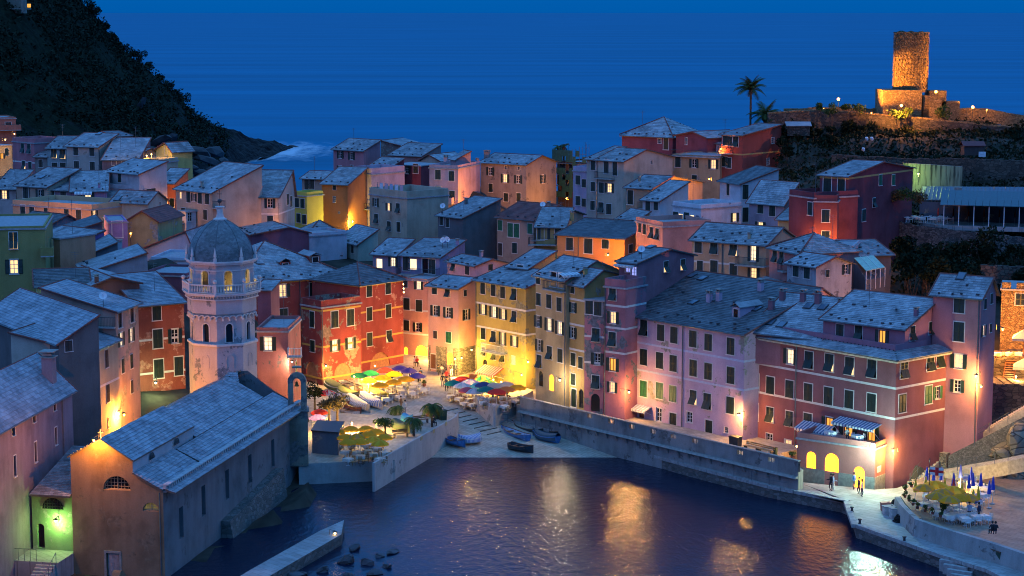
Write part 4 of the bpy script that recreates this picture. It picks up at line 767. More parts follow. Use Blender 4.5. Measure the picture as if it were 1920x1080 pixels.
K['redgable']=house('red-brown gable house with a slender chimney left of the bell tower',(680,545),(1045,520),CB,d=213,zb=14,roof='Y',rp=(840,478),D=11,col=(.32,.09,.06),sl='l',ch='1045,500,.9 725,520,.7',stones=False)
K['redslate']=house('low maroon house with a long slate roof just behind the bell tower',(1060,460),(1400,470),CB,d=232,zb=15,roof='F',par=.3,D=8,col=(.26,.09,.12),w='1208,520,s')
K['palebig']=house('wide pale-roofed house left of the church dome',(1090,255),(1450,262),CB,d=262,zb=14,roof='Y',rp=(1395,135),D=14,col=(.42,.47,.55),sl='l',stones=False,ch='1310,260,.6')
K['palebig2']=house('speckled slate roof house behind the wide pale one',(1000,195),(1380,178),CB,d=285,zb=13,roof='S',D=9,r=2.2,col=(.3,.3,.33),sl='l')
K['whiteflat']=house('low white flat-roofed building crossed by pipes behind the dome',(1130,345),(1440,350),CB,d=246,zb=15,roof='F',par=.3,D=8,col=(.55,.58,.66),w='1300,400,n')
K['terrC']=house('flat terrace house with white doorway hut left of the dome',(1230,965),(1520,940),CA,d=285,zb=13,roof='F',par=.3,D=10,col=(.46,.32,.18))
K['cubeC']=house('white doorway hut standing on the flat terrace left of the dome',(1395,868),(1470,862),CA,d=287,zb=15,roof='F',par=0,D=2.5,col=(.6,.62,.66),w='1425,905,n,.9,1.3')
K['bigroofL']=house('dark-walled house with a great blue slate roof at the left edge',(-120,754),(440,970),CB,z=17.5,zb=4,roof='S',D=4.0,r=2.3,col=(.15,.145,.14),sl='b',stones=False,w='515,995,b,.8,.7')
K['leanL']=house('cream house with lean-to slate roof glowing above the bright lane lamp',(608,142),(886,22),CC,z=15.4,zb=5,roof='S',D=4.5,r=1.3,col=(.54,.41,.24),sl='b',dirt=.25,stones=False,w='638,260,b,.9,1.2 798,170,b,.9,1.2 637,515,b,.9,1.2 808,430,b,.9,1.2 815,650,b,.7',bands='4.0')
K['loggiaL']=house('narrow salmon house with dark loggia and two glowing windows beside the lane lamp',(865,735),(1036,668),CB,z=18.2,zb=5,roof='S',D=8,r=2.2,col=(.50,.32,.24),sl='b',peel=.25,stones=False,w='900,800,P,.9 990,760,P,.9 910,945,k,.9 985,912,k,.9 920,1145,c,.7,.9 985,1110,c,.7,.9 988,1300,b,.7,.9',balc='870,1035,850,i,.5',dish='775,680')
K['creamL']=house('cream corner house under the great blue slate roof with dark downpipe',(445,985),(640,912),CB,z=17,zb=5,roof='S',D=5,r=1.0,col=(.46,.42,.33),sl='b',stones=False,w='512,990,b,.9',pipes='580')
K['redL2']=house('flaking red house with dark shutters immediately left of the bell tower',(1037,690),(1378,660),CB,z=17,zb=7,roof='S',D=8,r=2.4,col=(.32,.075,.045),sl='b',peel=.32,patch=(.4,.18,.13),bands='3.9 7.6',stones=False,w='1175,740,c,1,1.1 1183,940,c,1.1,1.25 1312,920,o,1,1.1 1190,1165,c,1.1,1.25 1340,1145,c,1,1.25',awn='')
K['violetFront']=house('large violet-grey house with slate roof and deep bare windows at the lower left',(-300,850),(540,388),CC,z=14,zb=0.5,roof='S',D=3.3,r=3.1,col=(.30,.22,.25),sl='b',dirt=.4,stones=False,w='100,705,P,.6,.55 257,607,P,.6,.55 410,520,P,.6,.55 112,975,P,.5,1.0 267,870,P,.5,1.0 420,750,P,.5,.9',pipes='475',ch='370,320,2.0')
ZAT=terrain()
# piazza: gently falling paving down to the water
def zpz(y): return float(np.interp(y,[200,210,218,228,240,250,262],[-1.2,-.2,.55,1.35,2.15,2.5,2.75]))
b=MB(); xs=np.arange(-34,17,3.0); ys=np.arange(204,268,3.0)
for i in range(len(xs)-1):
    for j in range(len(ys)-1):
        b.poly([(xs[i],ys[j],zpz(ys[j])),(xs[i+1],ys[j],zpz(ys[j])),(xs[i+1],ys[j+1],zpz(ys[j+1])),(xs[i],ys[j+1],zpz(ys[j+1]))])
b.build('piazza',[PZ],kind='structure')
# promenade and its retaining wall
Pa=Vector((*wpt(975,745,4.2),0)); Pb=Vector((*wpt(1497,866,4.2),0)); PU=(Pb-Pa).normalized(); PN=Vector((PU.y,-PU.x,0)); 
if PN.dot(Pa-Vector((0,0,0)))>0: PN=-PN
PL=(Pb-Pa).length; Q=lambda u,v,z: Vector((Pa.x+PU.x*u+PN.x*v,Pa.y+PU.y*u+PN.y*v,z))
b=MB(); _p=[(-1,-14),(PL-7,-14),(PL-7,-5),(PL-.4,-1.2),(PL-.4,-.3),(-1,-.3)]; b.hexa([Q(u,v,-2) for u,v in _p],[Q(u,v,3.15) for u,v in _p]); b.build('promenade',[PZ],kind='structure')
HW=thing('harbour_wall','long concrete harbour wall with small barred openings along the lit promenade','wall',tuple(Q(PL/2,0,1)))
hol=[]
for (x,y) in [(230,490),(370,523),(515,562),(663,602),(820,640),(978,680),(1135,718),(1290,755),(1450,790),(1790,877)]:
    q=onplane(940+x/4,630+y/4,Q(0,0,0),PN); u=(q-Q(0,0,0)).dot(PU); hol.append((u-.42,u+.42,q.z-.22,q.z+.26,False))
q=onplane(1240+825/4,630+930/4,Q(0,0,0),PN); u=(q-Q(0,0,0)).dot(PU); hol.append((u-.42,u+.42,q.z-.22,q.z+.26,False))
b=MB(); wall_rect(b,Q(0,0,0),PU,PL,-2,4.2,hol,PN,rec=.3); wall_rect(b,Q(0,-.3,0),PU,PL,3.1,4.2,hol,-PN,rec=0)
b.build('wall',[plaster((.30,.29,.27),.15,.5,(.16,.15,.14))],HW)
b=MB(); b.hexa([Q(0,.06,4.2),Q(PL,.06,4.2),Q(PL,-.36,4.2),Q(0,-.36,4.2)],[Q(0,.06,4.3),Q(PL,.06,4.3),Q(PL,-.36,4.3),Q(0,-.36,4.3)]); b.build('coping',[STONE],HW)
for h in hol:
    b=MB()
    for j in range(4): u=h[0]+(h[1]-h[0])*(j+.5)/4; b.bar(Q(u,-.15,h[2]),Q(u,-.15,h[3]),.03,4)
    b.build('window_grille',[DARKM],HW)
# arched buttress ledge under the wall
b=MB(); b.hexa([Q(0,.45,2.5),Q(PL,.45,2.5),Q(PL,0,2.5),Q(0,0,2.5)],[Q(0,.3,2.7),Q(PL,.3,2.7),Q(PL,0,2.7),Q(0,0,2.7)])
for j in range(int(PL/1.6)): u=.5+j*1.6; b.hexa([Q(u,.1,1.9),Q(u+.25,.1,1.9),Q(u+.25,0,1.9),Q(u,0,1.9)],[Q(u,.42,2.5),Q(u+.25,.42,2.5),Q(u+.25,0,2.5),Q(u,0,2.5)])
b.build('ledge',[STONE],HW)
# lower walkway and right-hand quay
prism_px('lower_walkway',[(975,758),(1200,828),(1500,905),(1600,948),(1590,941),(1440,911),(1290,872),(1147,832),(1040,808),(940,787)],1.2,-2.5,[QP,QW])
prism_px('quay',[(1494,903),(1640,918),(1682,915),(1760,885),(1900,900),(2300,960),(2300,1300),(2060,1190),(1930,1110),(1850,1068),(1760,1040),(1606,985),(1592,940)],1.2,-2.5,[QP,QW])
b=MB()
E1=[wpt(*p,1.2) for p in [(940,787),(1040,808),(1147,832),(1290,872),(1440,911),(1590,941),(1606,985),(1760,1040),(1850,1068),(1930,1110)]]
for i in range(len(E1)-1):
    p0,p1=Vector((*E1[i],1.2)),Vector((*E1[i+1],1.2)); d=(p1-p0); n=Vector((d.y,-d.x,0)).normalized()
    if n.dot(Vector((0,-1,0)))<0 and i<6: n=-n
    if i>=6 and n.x>0: n=-n
    m_=max(1,int(d.length/1.4))
    for j in range(m_): a=p0+d*(j/m_+.01/m_); c=p0+d*((j+.97)/m_); b.hexa([a+n*.08+Vector((0,0,-.25)),c+n*.08+Vector((0,0,-.25)),c-n*.45+Vector((0,0,-.25)),a-n*.45+Vector((0,0,-.25))],[a+n*.08+Vector((0,0,.09)),c+n*.08+Vector((0,0,.09)),c-n*.45+Vector((0,0,.09)),a-n*.45+Vector((0,0,.09))])
b.build('quay_edge_stones',[CONC],kind='structure')
# steps cut into the quay, lower right
ST=thing('quay_steps','concrete steps going down to the water at the end of the quay','steps',(*wpt(1790,1052,1.2),0))
for j in range(6):
    b=MB(); p=Vector((*wpt(1763+j*7,1044+j*5.5,1.2),0)); z1=1.05-j*.17; b.box(p+Vector((.9,-.7,z1/2-.6)),(2.2,.42,z1+1.2),R(-32)); b.build('step',[CONC],ST)
prism_px('quay_landing',[(1850,1100),(1920,1130),(1960,1180),(1880,1190),(1800,1110)],.5,-2.5,[QP,QW])
# upper terrace with restaurant umbrellas: floor, curved parapet
prism_px('restaurant_terrace_floor',[(1688,930),(1717,968),(1800,1004),(1920,1040),(2200,1110),(2300,1000),(2100,930),(1900,885),(1830,868),(1790,872),(1740,892),(1705,905)],2.0,-1,[TP,QW])
PW=thing('terrace_wall','low curved concrete wall holding planters beside the quay','wall',(*wpt(1750,985,2.0),1.2))
pl=[wpt(x,y,2.9) for x,y in [(1682,928),(1690,942),(1705,957),(1719,970),(1760,984),(1800,996),(1860,1014),(1920,1034),(2000,1060),(2200,1120)]]
b=MB()
for i in range(len(pl)-1):
    p0,p1=Vector((*pl[i],0)),Vector((*pl[i+1],0)); d=p1-p0; n=Vector((d.y,-d.x,0)).normalized()*.3
    b.hexa([(p0.x+n.x*1.3,p0.y+n.y*1.3,1.0),(p1.x+n.x*1.3,p1.y+n.y*1.3,1.0),(p1.x-n.x,p1.y-n.y,1.0),(p0.x-n.x,p0.y-n.y,1.0)],[(p0.x+n.x*.6,p0.y+n.y*.6,2.75),(p1.x+n.x*.6,p1.y+n.y*.6,2.75),(p1.x-n.x,p1.y-n.y,2.75),(p0.x-n.x,p0.y-n.y,2.75)])
b.build('wall',[plaster((.34,.35,.33),.1,.45,(.2,.2,.19))],PW)
# low kerb bench running along the quay below the terrace
KB=thing('quay_kerb','long low concrete kerb between the quay and the terrace ramp','kerb',(*wpt(1740,995,1.3),1.2)); b=MB()
pl=[wpt(x,y,1.6) for x,y in [(1694,968),(1712,988),(1760,1004),(1820,1026),(1880,1046),(1940,1068),(2040,1110)]]
for i in range(len(pl)-1):
    p0,p1=Vector((*pl[i],0)),Vector((*pl[i+1],0)); d=p1-p0; n=Vector((d.y,-d.x,0)).normalized()*.28
    b.hexa([(p0.x+n.x,p0.y+n.y,1.1),(p1.x+n.x,p1.y+n.y,1.1),(p1.x-n.x,p1.y-n.y,1.1),(p0.x-n.x,p0.y-n.y,1.1)],[(p0.x+n.x,p0.y+n.y,1.62),(p1.x+n.x,p1.y+n.y,1.62),(p1.x-n.x,p1.y-n.y,1.62),(p0.x-n.x,p0.y-n.y,1.62)])
b.build('kerb',[CONC],KB)
# white-walled café terrace at the head of the slipway
def px_wall(name,label,pts,ztop,zb,th,mat,cat='wall',z0=None):
    T=thing(name,label,cat,(*wpt(*pts[0],ztop),zb)); b=MB()
    P=[Vector((*wpt(x,y,ztop),0)) for x,y in pts]
    for i in range(len(P)-1):
        d=P[i+1]-P[i]; n=Vector((d.y,-d.x,0)).normalized()*th/2; e=d.normalized()*th/2*(.98)
        a,c=P[i]-e*(i>0)*0,P[i+1]
        b.hexa([(a.x+n.x,a.y+n.y,zb),(c.x+n.x,c.y+n.y,zb),(c.x-n.x,c.y-n.y,zb),(a.x-n.x,a.y-n.y,zb)],[(a.x+n.x,a.y+n.y,ztop-.002*i),(c.x+n.x,c.y+n.y,ztop-.002*i),(c.x-n.x,c.y-n.y,ztop-.002*i),(a.x-n.x,a.y-n.y,ztop-.002*i)])
    b.build('wall',[mat],T)
    return T,P
WW=plaster((.52,.46,.42),.06,.35,(.3,.27,.25))
prism_px('cafe_terrace_floor',[(894,745),(927,766),(977,744),(1000,732),(960,716),(905,726)],2.6,-1,[PZ,WW])
px_wall('cafe_wall','white wall around the umbrella café at the head of the slipway',[(893,741),(927,762),(976,741)],3.4,.3,.25,WW)
# palm terrace with yellow umbrellas below it
prism_px('palm_terrace_floor',[(570,800),(600,772),(700,778),(852,775),(856,783),(767,832),(740,862),(560,870)],2.2,-1.5,[PZ,WW])
T,P=px_wall('palm_terrace_wall','slanting white sea wall with square vents beside the slipway',[(858,772),(854,781),(766,830),(700,868)],3.0,-1,.25,WW)
for (x,y) in [(1185,657),(1093,712),(1000,767)]:
    d=(P[2]-P[1]).normalized(); n=Vector((d.y,-d.x,0)); 
    if n.dot(P[1])>0: n=-n
    q=onplane(540+x/4,630+y/4,P[1]+n*.13,n); b=MB(); b.box(q+n*.01,(.5,.06,.42),math.atan2(d.y,d.x)); b.build('vent_grille',[flat('vent_back',(.5,.36,.15))],T)
px_wall('quay_corner_wall','stone corner wall of the walkway beside the café',[(976,743),(984,757)],3.4,.3,.3,WW)
# slipway boards
SLW=thing('slipway','sloping concrete slipway with dark timber sleepers','slipway',(*wpt(900,790,1),0.5))
for x0,y0,x1,y1 in [(1160,560,1275,532),(1215,585,1330,560),(1260,615,1375,588),(1310,645,1425,615),(1355,673,1475,643),(1395,703,1520,672),(1440,730,1570,698),(1490,760,1600,730)]:
    za=zpz(wpt(540+x0/4,630+y0/4,1.2)[1]); a=wpt(540+x0/4,630+y0/4,za); c=wpt(540+x1/4,630+y1/4,zpz(wpt(540+x1/4,630+y1/4,1.2)[1])); b=MB()
    A_=Vector((a[0],a[1],zpz(a[1])+.03)); C_=Vector((c[0],c[1],zpz(c[1])+.03)); d=(C_-A_); b.hexa([A_+Vector((0,-.12,-.2)),C_+Vector((0,-.12,-.2)),C_+Vector((0,.12,-.2)),A_+Vector((0,.12,-.2))],[A_+Vector((0,-.12,.03)),C_+Vector((0,-.12,.03)),C_+Vector((0,.12,.03)),A_+Vector((0,.12,.03))]); b.build('sleeper',[flat('old_timber',(.09,.06,.04))],SLW)
# railings
def railing(name,label,pts,z,h=1.0,step=1.8,sag=.12,mat=None,zs=None,group='railings of the quays'):
    P=[Vector((*wpt(x,y,z),z)) for x,y in pts] if zs is None else [Vector((*wpt(x,y,zz),zz)) for (x,y),zz in zip(pts,zs)]
    T=thing(name,label,'railing',tuple(P[0]),group); mat=mat or PIPE; posts=[]
    for i in range(len(P)-1):
        n=max(1,int((P[i+1]-P[i]).length/step)); posts+=[P[i].lerp(P[i+1],j/n) for j in range(n)]
    posts.append(P[-1])
    for p in posts: b=MB(); b.bar(p,p+Vector((0,0,h)),.035,5); b.build('post',[mat],T)
    b=MB()
    for i in range(len(posts)-1):
        for hh in (h-.02,h*.55):
            prev=posts[i]+Vector((0,0,hh))
            for k in range(1,5):
                f=k/4; q=posts[i].lerp(posts[i+1],f)+Vector((0,0,hh-sag*4*f*(1-f))); b.bar(prev,q,.018,4); prev=q
    b.build('chain' if sag else 'rail',[mat],T); return T
railing('chain_railing','rope-linked railing along the lower walkway edge beside the beach',[(893,762),(927,788),(1030,808),(1090,822)],1.25)
railing('chain_railing','rope-linked railing along the middle of the lower walkway by the harbour',[(1088,806),(1147,829),(1290,869),(1375,890)],1.25)
railing('chain_railing','plain metal railing on the quay in front of the purple-red block',[(1376,893),(1442,910),(1479,916)],1.25,sag=0)
# stairs up beside the purple-red block
STN=flat('stair_stone',(.40,.34,.26),.85)
def stair(name,label,p0,p1,z0,z1,w,n,mat=STN,par=None):
    a=Vector((*wpt(*p0,z0),z0)); c=Vector((*wpt(*p1,z1),z1)); T=thing(name,label,'stairs',tuple(a)); d=Vector((c.x-a.x,c.y-a.y,0)); s=Vector((d.y,-d.x,0)).normalized()
    if s.x<0: s=-s
    for j in range(n):
        q=a+d*((j+.5)/n); zt=z0+(z1-z0)*(j+1)/n; e=d/n/2*1.02; b=MB(); m_=[q-e,q+e,q+e+s*w,q-e+s*w]; zb_=z0-.8+(z1-z0)*max(0,j-2)/n
        b.hexa([(p.x,p.y,zb_) for p in m_],[(p.x,p.y,zt) for p in m_]); b.build('step',[mat],T)
    return T,a,c,s
stair('harbour_stairs','yellow-lit stone stairs climbing beside the purple-red block',(1686,903),(1746,834),1.2,3.6,2.2,16)
prism_px('stairs_landing',[(1742,834),(1768,826),(1795,842),(1775,851),(1748,846)],3.6,.5,[STN,SW1])
stair('upper_stairs','long flight of stone stairs climbing to the right above the masonry wall',(1786,846),(1925,764),3.5,8.6,1.9,30)
# masonry wall below the upper stairs, rocks and path
MW=thing('masonry_wall','tall wall of squared grey stones under the upper stairs','wall',(*wpt(1790,860,5),1)); 
a=Vector((*wpt(1778,854,3.4),0)); c=Vector((*wpt(1935,772,8.6),0)); BR=stonewall('squared_masonry',(.13,.12,.10),(.27,.25,.21),5.5)
b=MB(); n_=Vector((.15,.3,0)); b.hexa([(a.x,a.y,1),(c.x,c.y,1),(c.x+n_.x,c.y+n_.y,1),(a.x+n_.x,a.y+n_.y,1)],[(a.x,a.y,3.35),(c.x,c.y,8.5),(c.x+n_.x,c.y+n_.y,8.5),(a.x+n_.x,a.y+n_.y,3.35)]); b.build('wall',[BR],MW)
# ---------------- church, bell tower, bell gable ----------------
CP0=Vector((-29.9,165,0)); CV=Vector((.2,.98,0)).normalized(); CU=Vector((-CV.y,CV.x,0))
def cl(x,y,z): return Vector((CP0.x+CU.x*x+CV.x*y,CP0.y+CU.y*x+CV.y*y,z))
CHU=thing('church','ochre-rendered harbourside church with lunette windows and long slate roofs','church',(*cl(4.2,18,0).xy,0))
CM_=plaster((.30,.19,.10),.14,.45,(.22,.16,.10)); CSIDE=plaster((.20,.20,.205),.1,.4,(.14,.14,.14))
ZF=-1.0
def churchwall():
    b=MB(); pt=lambda x,z,y=0: cl(x,y,z)
    # facade silhouette as columns around the openings; openings: lunette, small lunette, door
    prof=[(0,7.9),(2.7,9.35),(2.71,10.5),(5.55,12.1),(8.4,10.6)]
    def top(x):
        for i in range(len(prof)-1):
            if prof[i][0]<=x<=prof[i+1][0]: f=(x-prof[i][0])/(prof[i+1][0]-prof[i][0]+1e-9); return prof[i][1]*(1-f)+prof[i+1][1]*f
        return prof[-1][1]
    ops=[(4.2,1.25,7.7,'l'),(1.15,.75,6.0,'l'),]
    door=(4.15,5.35,ZF,2.1)
    xs=set([0,8.4,2.7,2.71,5.55,door[0],door[1]])
    for cx,r,z,_ in ops:
        for k in range(13): xs.add(cx-r*math.cos(math.pi*k/12))
    xs=sorted(xs)
    for i in range(len(xs)-1):
        a,c=xs[i],xs[i+1]; 
        if c-a<1e-4: continue
        m=(a+c)/2; segs=[]
        hit=None
        for cx,r,z,_ in ops:
            if abs(m-cx)<r: hit=(cx,r,z)
        lo=door[3] if door[0]<m<door[1] else ZF-2
        if hit:
            cx,r,z=hit; h=lambda x: z+math.sqrt(max(0,r*r-(x-cx)**2))
            b.poly([pt(a,lo),pt(c,lo),pt(c,z),pt(a,z)]); b.poly([pt(a,h(a)),pt(c,h(c)),pt(c,top(c)),pt(a,top(a))])
            b.poly([pt(a,h(a)),pt(c,h(c)),pt(c,h(c),.45),pt(a,h(a),.45)]); b.poly([pt(a,z),pt(c,z),pt(c,z+.12,.45),pt(a,z+.12,.45)])
        else: b.poly([pt(a,lo),pt(c,lo),pt(c,top(c)),pt(a,top(a))])
    x0,x1,z0,z1=door
    b.poly([pt(x0,z0),pt(x0,z1),pt(x0,z1,.35),pt(x0,z0,.35)]); b.poly([pt(x1,z0),pt(x1,z1),pt(x1,z1,.35),pt(x1,z0,.35)]); b.poly([pt(x0,z1),pt(x1,z1),pt(x1,z1,.35),pt(x0,z1,.35)])
    return b
churchwall().build('facade',[CM_],CHU)
for cx,r,z,nm in ((4.2,1.25,7.7,'w'),(1.15,.75,6.0,'w')):
    b=MB(); n=12; arc=[(cx-r*math.cos(math.pi*k/n),z+r*math.sin(math.pi*k/n)) for k in range(n+1)]
    for k in range(n): (a,h),(c,g)=arc[k],arc[k+1]; b.hexa([cl(a,.30,h),cl(c,.30,g),cl(cx+(c-cx)*.94,.30,z+(g-z)*.94),cl(cx+(a-cx)*.94,.30,z+(h-z)*.94)],[cl(a,.24,h),cl(c,.24,g),cl(cx+(c-cx)*.94,.24,z+(g-z)*.94),cl(cx+(a-cx)*.94,.24,z+(h-z)*.94)])
    for k in range(1,8): 
        x=cx-r+2*r*k/8; h=math.sqrt(max(0,r*r-(x-cx)**2)); b.bar(cl(x,.27,z),cl(x,.27,z+h*.97),.02 if k!=4 else .05,4)
    for k in (1,2,3): h=r*k/4; w_=math.sqrt(r*r-h*h); b.bar(cl(cx-w_,.27,z+h),cl(cx+w_,.27,z+h),.02,4)
    b.bar(cl(cx-r,.27,z+.04),cl(cx+r,.27,z+.04),.05,4)
    wo=b.build('lunette_window',[flat('lunette_bars',(.42,.33,.2))],CHU)
    b=MB(); b.poly([cl(a,.36,h) for a,h in arc]); b.build('pane',[GLASS if r>1 else lit('lit_window_dimchurch',(.55,.42,.1),.5,.05)],wo)
b=MB()
for x0,x1 in ((4.2,4.74),(4.76,5.3)):
    b.hexa([cl(x0,.25,ZF),cl(x1,.25,ZF),cl(x1,.33,ZF),cl(x0,.33,ZF)],[cl(x0,.25,2.0),cl(x1,.25,2.0),cl(x1,.33,2.0),cl(x0,.33,2.0)])
    for a,c in ((-.8,0),(.15,.95),(1.1,1.85)): b.hexa([cl(x0+.1,.21,a),cl(x1-.1,.21,a),cl(x1-.1,.25,a),cl(x0+.1,.25,a)],[cl(x0+.1,.21,c),cl(x1-.1,.21,c),cl(x1-.1,.25,c),cl(x0+.1,.25,c)])
b.build('door',[flat('pale_door_paint',(.42,.33,.30),.6)],CHU)
b=MB()
for x0,x1,z0,z1 in ((3.95,4.15,ZF,2.3),(5.35,5.55,ZF,2.3),(4.15,5.35,2.1,2.3)): b.hexa([cl(x0,-.06,z0),cl(x1,-.06,z0),cl(x1,.1,z0),cl(x0,.1,z0)],[cl(x0,-.06,z1),cl(x1,-.06,z1),cl(x1,.1,z1),cl(x0,.1,z1)])
b.build('door_frame',[STONE],CHU)
LEN=38.0
# side wall with tall windows
b=MB(); P=cl(0,0,0); hol=[(3.6,4.6,2.6,5.4,False),(9.2,10.2,3.2,6.0,False),(15.5,16.5,3.2,6.0,False),(22,23,3.2,6.0,False),(29,30,3.2,6.0,False)]
wall_rect(b,P,CV,LEN,ZF-2,7.9,hol,-CU,rec=.5)
b.poly([cl(0,LEN,ZF),cl(8.4,LEN,ZF),cl(8.4,LEN,11),cl(5.5,LEN,11.3),cl(2.7,LEN,9.3),cl(0,LEN,7.9)]); b.poly([cl(8.4,0,ZF-2),cl(8.4,LEN,ZF-2),cl(8.4,LEN,10),cl(8.4,0,10.6)])
b.build('side_wall',[CSIDE],CHU)
for h in hol:
    b=MB(); u=h[1]; 
    for k in range(6): zz=h[2]+(h[3]-h[2])*(k+.5)/6; b.bar(cl(.42,h[0],zz),cl(.42,h[1],zz),.02,4)
    b.bar(cl(.42,(h[0]+h[1])/2,h[2]),cl(.42,(h[0]+h[1])/2,h[3]),.03,4); wo=b.build('window',[DARKM],CHU)
    b=MB(); b.poly([cl(.48,h[0],h[2]),cl(.48,h[1],h[2]),cl(.48,h[1],h[3]),cl(.48,h[0],h[3])]); b.build('pane',[GLASS],wo)
# roofs
def roofp(P3,par,mat='b',pitch=.36,und=UNDER):
    b=MB(); slab(b,P3,.12); r_=b.build('roof',[und],par); b=MB(); slates(b,P3,pitch,.42,.04); b.build('slates',[SL[mat]],r_,kind='stuff'); return r_
N1=14.5
roofp([cl(2.55,-.25,10.4),cl(2.55,N1,10.4),cl(5.55,N1,12.18),cl(5.55,-.25,12.18)],CHU)
roofp([cl(8.6,N1,10.5),cl(8.6,-.25,10.5),cl(5.56,-.25,12.16),cl(5.56,N1,12.16)],CHU)
roofp([cl(2.45,N1+.02,9.35),cl(2.45,34,9.35),cl(6.2,34,11.35),cl(6.2,N1+.02,11.35)],CHU)
roofp([cl(9.6,LEN,9.8),cl(9.6,N1+.02,9.8),cl(6.22,N1+.02,11.33),cl(6.22,LEN,11.33)],CHU,'m')
roofp([cl(-.02,-.2,7.95),cl(-.02,9.5,7.95),cl(2.7,9.5,9.35),cl(2.7,-.2,9.35)],CHU)
roofp([cl(-.02,9.52,8.15),cl(-.02,37,8.15),cl(2.45,37,9.3),cl(2.45,9.52,9.3)],CHU)
# clerestory walls
b=MB(); wall_rect(b,cl(2.7,0,0),CV,N1,9.2,10.45,[],-CU); b.poly([cl(2.7,N1,9.2),cl(8.4,N1,9.2),cl(8.4,N1,10.6),cl(5.55,N1,12.1),cl(2.7,N1,10.4)]); b.build('clerestory',[plaster((.42,.44,.46),.05,.3)],CHU)
for y in (4.2,10.2):
    b=MB(); b.box(cl(2.66,y,9.85),(.1,1.3,.7),0,U=CU,V=CV); n=8
    b2=MB()
    for k in range(n): a0=math.pi*k/n; a1=math.pi*(k+1)/n; b2.poly([cl(2.60,y,9.6),cl(2.60,y-.6*math.cos(a0),9.6+.6*math.sin(a0)),cl(2.60,y-.6*math.cos(a1),9.6+.6*math.sin(a1))])
    b2.build('half_round_window',[GLASS],CHU)
# eaves parapet with dentils on the harbour side
b=MB(); b.hexa([cl(.15,0,7.7),cl(.15,LEN,7.7),cl(-.3,LEN,7.7),cl(-.3,0,7.7)],[cl(.15,0,7.88),cl(.15,LEN,7.88),cl(-.5,LEN,7.88),cl(-.5,0,7.88)])
b.build('cornice',[CSIDE],CHU)
roofp([cl(-1.15,-.1,7.72),cl(-1.15,LEN,7.72),cl(-.28,LEN,8.02),cl(-.28,-.1,8.02)],CHU)
b=MB(); y=.4
b.hexa([cl(-.03,0,8.0),cl(-.03,LEN,8.0),cl(-.30,LEN,8.0),cl(-.30,0,8.0)],[cl(-.03,0,8.32),cl(-.03,LEN,8.32),cl(-.30,LEN,8.32),cl(-.30,0,8.32)])
while y<LEN: b.hexa([cl(-.30,y,8.02),cl(-.30,y+.22,8.02),cl(-.45,y+.22,8.02),cl(-.45,y,8.02)],[cl(-.30,y,8.28),cl(-.30,y+.22,8.28),cl(-.45,y+.22,8.28),cl(-.45,y,8.28)]); y+=.5
b.hexa([cl(0,0,8.321),cl(0,LEN,8.321),cl(-.5,LEN,8.321),cl(-.5,0,8.321)],[cl(0,0,8.42),cl(0,LEN,8.42),cl(-.5,LEN,8.42),cl(-.5,0,8.42)])
b.build('dentil_parapet',[flat('weathered_stone',(.36,.36,.36),.85)],CHU)
b=MB(); b.bar(cl(.3,-.1,7.7),cl(.3,-.1,ZF),.06); b.build('downpipe',[PIPE],CHU)
b=MB(); b.box(cl(5.55,.05,12.55),(.12,.1,.9),U=CU,V=CV); b.box(cl(5.55,.05,12.7),(.5,.09,.1),U=CU,V=CV); b.build('cross',[STONE],CHU)
# base apron (lower battered wall on the harbour side)
b=MB(); b.hexa([cl(-1.6,14,-2),cl(-1.6,30,-2),cl(-.02,30,-2),cl(-.02,14,-2)],[cl(-.9,14,1.6),cl(-.9,30,3),cl(-.02,30,3),cl(-.02,14,1.6)]); b.build('buttress_wall',[QW],CHU)
# passage roof and green-lit wall left of the facade
PS=thing('passage_porch','slate-roofed passage porch with a green-glowing lantern left of the church front','porch',(*cl(10.5,1,0).xy,3))
roofp([cl(8.45,-.6,7.2),cl(8.45,6,9.6),cl(12.6,6,9.6),cl(12.6,-.6,7.2)][::1],PS,'m') if False else None
b=MB(); P3=[cl(12.2,-.3,7.0),cl(8.45,-.3,7.0),cl(8.45,9,9.3),cl(12.2,9,9.3)]; slab(b,P3,.15); r_=b.build('roof',[UNDER],PS); b=MB(); slates(b,P3,.3,.4); b.build('slates',[SL['m']],r_,kind='stuff')
b=MB(); wall_rect(b,cl(8.42,.6,0),CU,4.0,1.8,6.9,[(2.9,3.6,2.0,4.2,True)],-CV,rec=.4); b.build('wall',[plaster((.24,.30,.16),.1,.4)],PS)
b=MB(); n=8; b.v+= [tuple(cl(10.4,.55,6.9))]
cxx=10.4
for k in range(n): a0=math.pi*k/n; a1=math.pi*(k+1)/n; b.poly([cl(cxx,.5,5.6),cl(cxx-1.0*math.cos(a0),.5,5.6+1.0*math.sin(a0)),cl(cxx-1.0*math.cos(a1),.5,5.6+1.0*math.sin(a1))])
for k in range(1,8): x=cxx-1+k*.25; h=math.sqrt(max(0,1-(x-cxx)**2)); b.bar(cl(x,.45,5.6),cl(x,.45,5.6+h),.025,4,mi=1)
for k in (1,2,3): h=k/4; w_=math.sqrt(1-h*h); b.bar(cl(cxx-w_,.45,5.6+h),cl(cxx+w_,.45,5.6+h),.025,4,mi=1)
b.v=b.v[1:]; b.f=[tuple(i-1 for i in f) for f in b.f]; b.build('lunette_window',[GLASS,DARKM],PS)
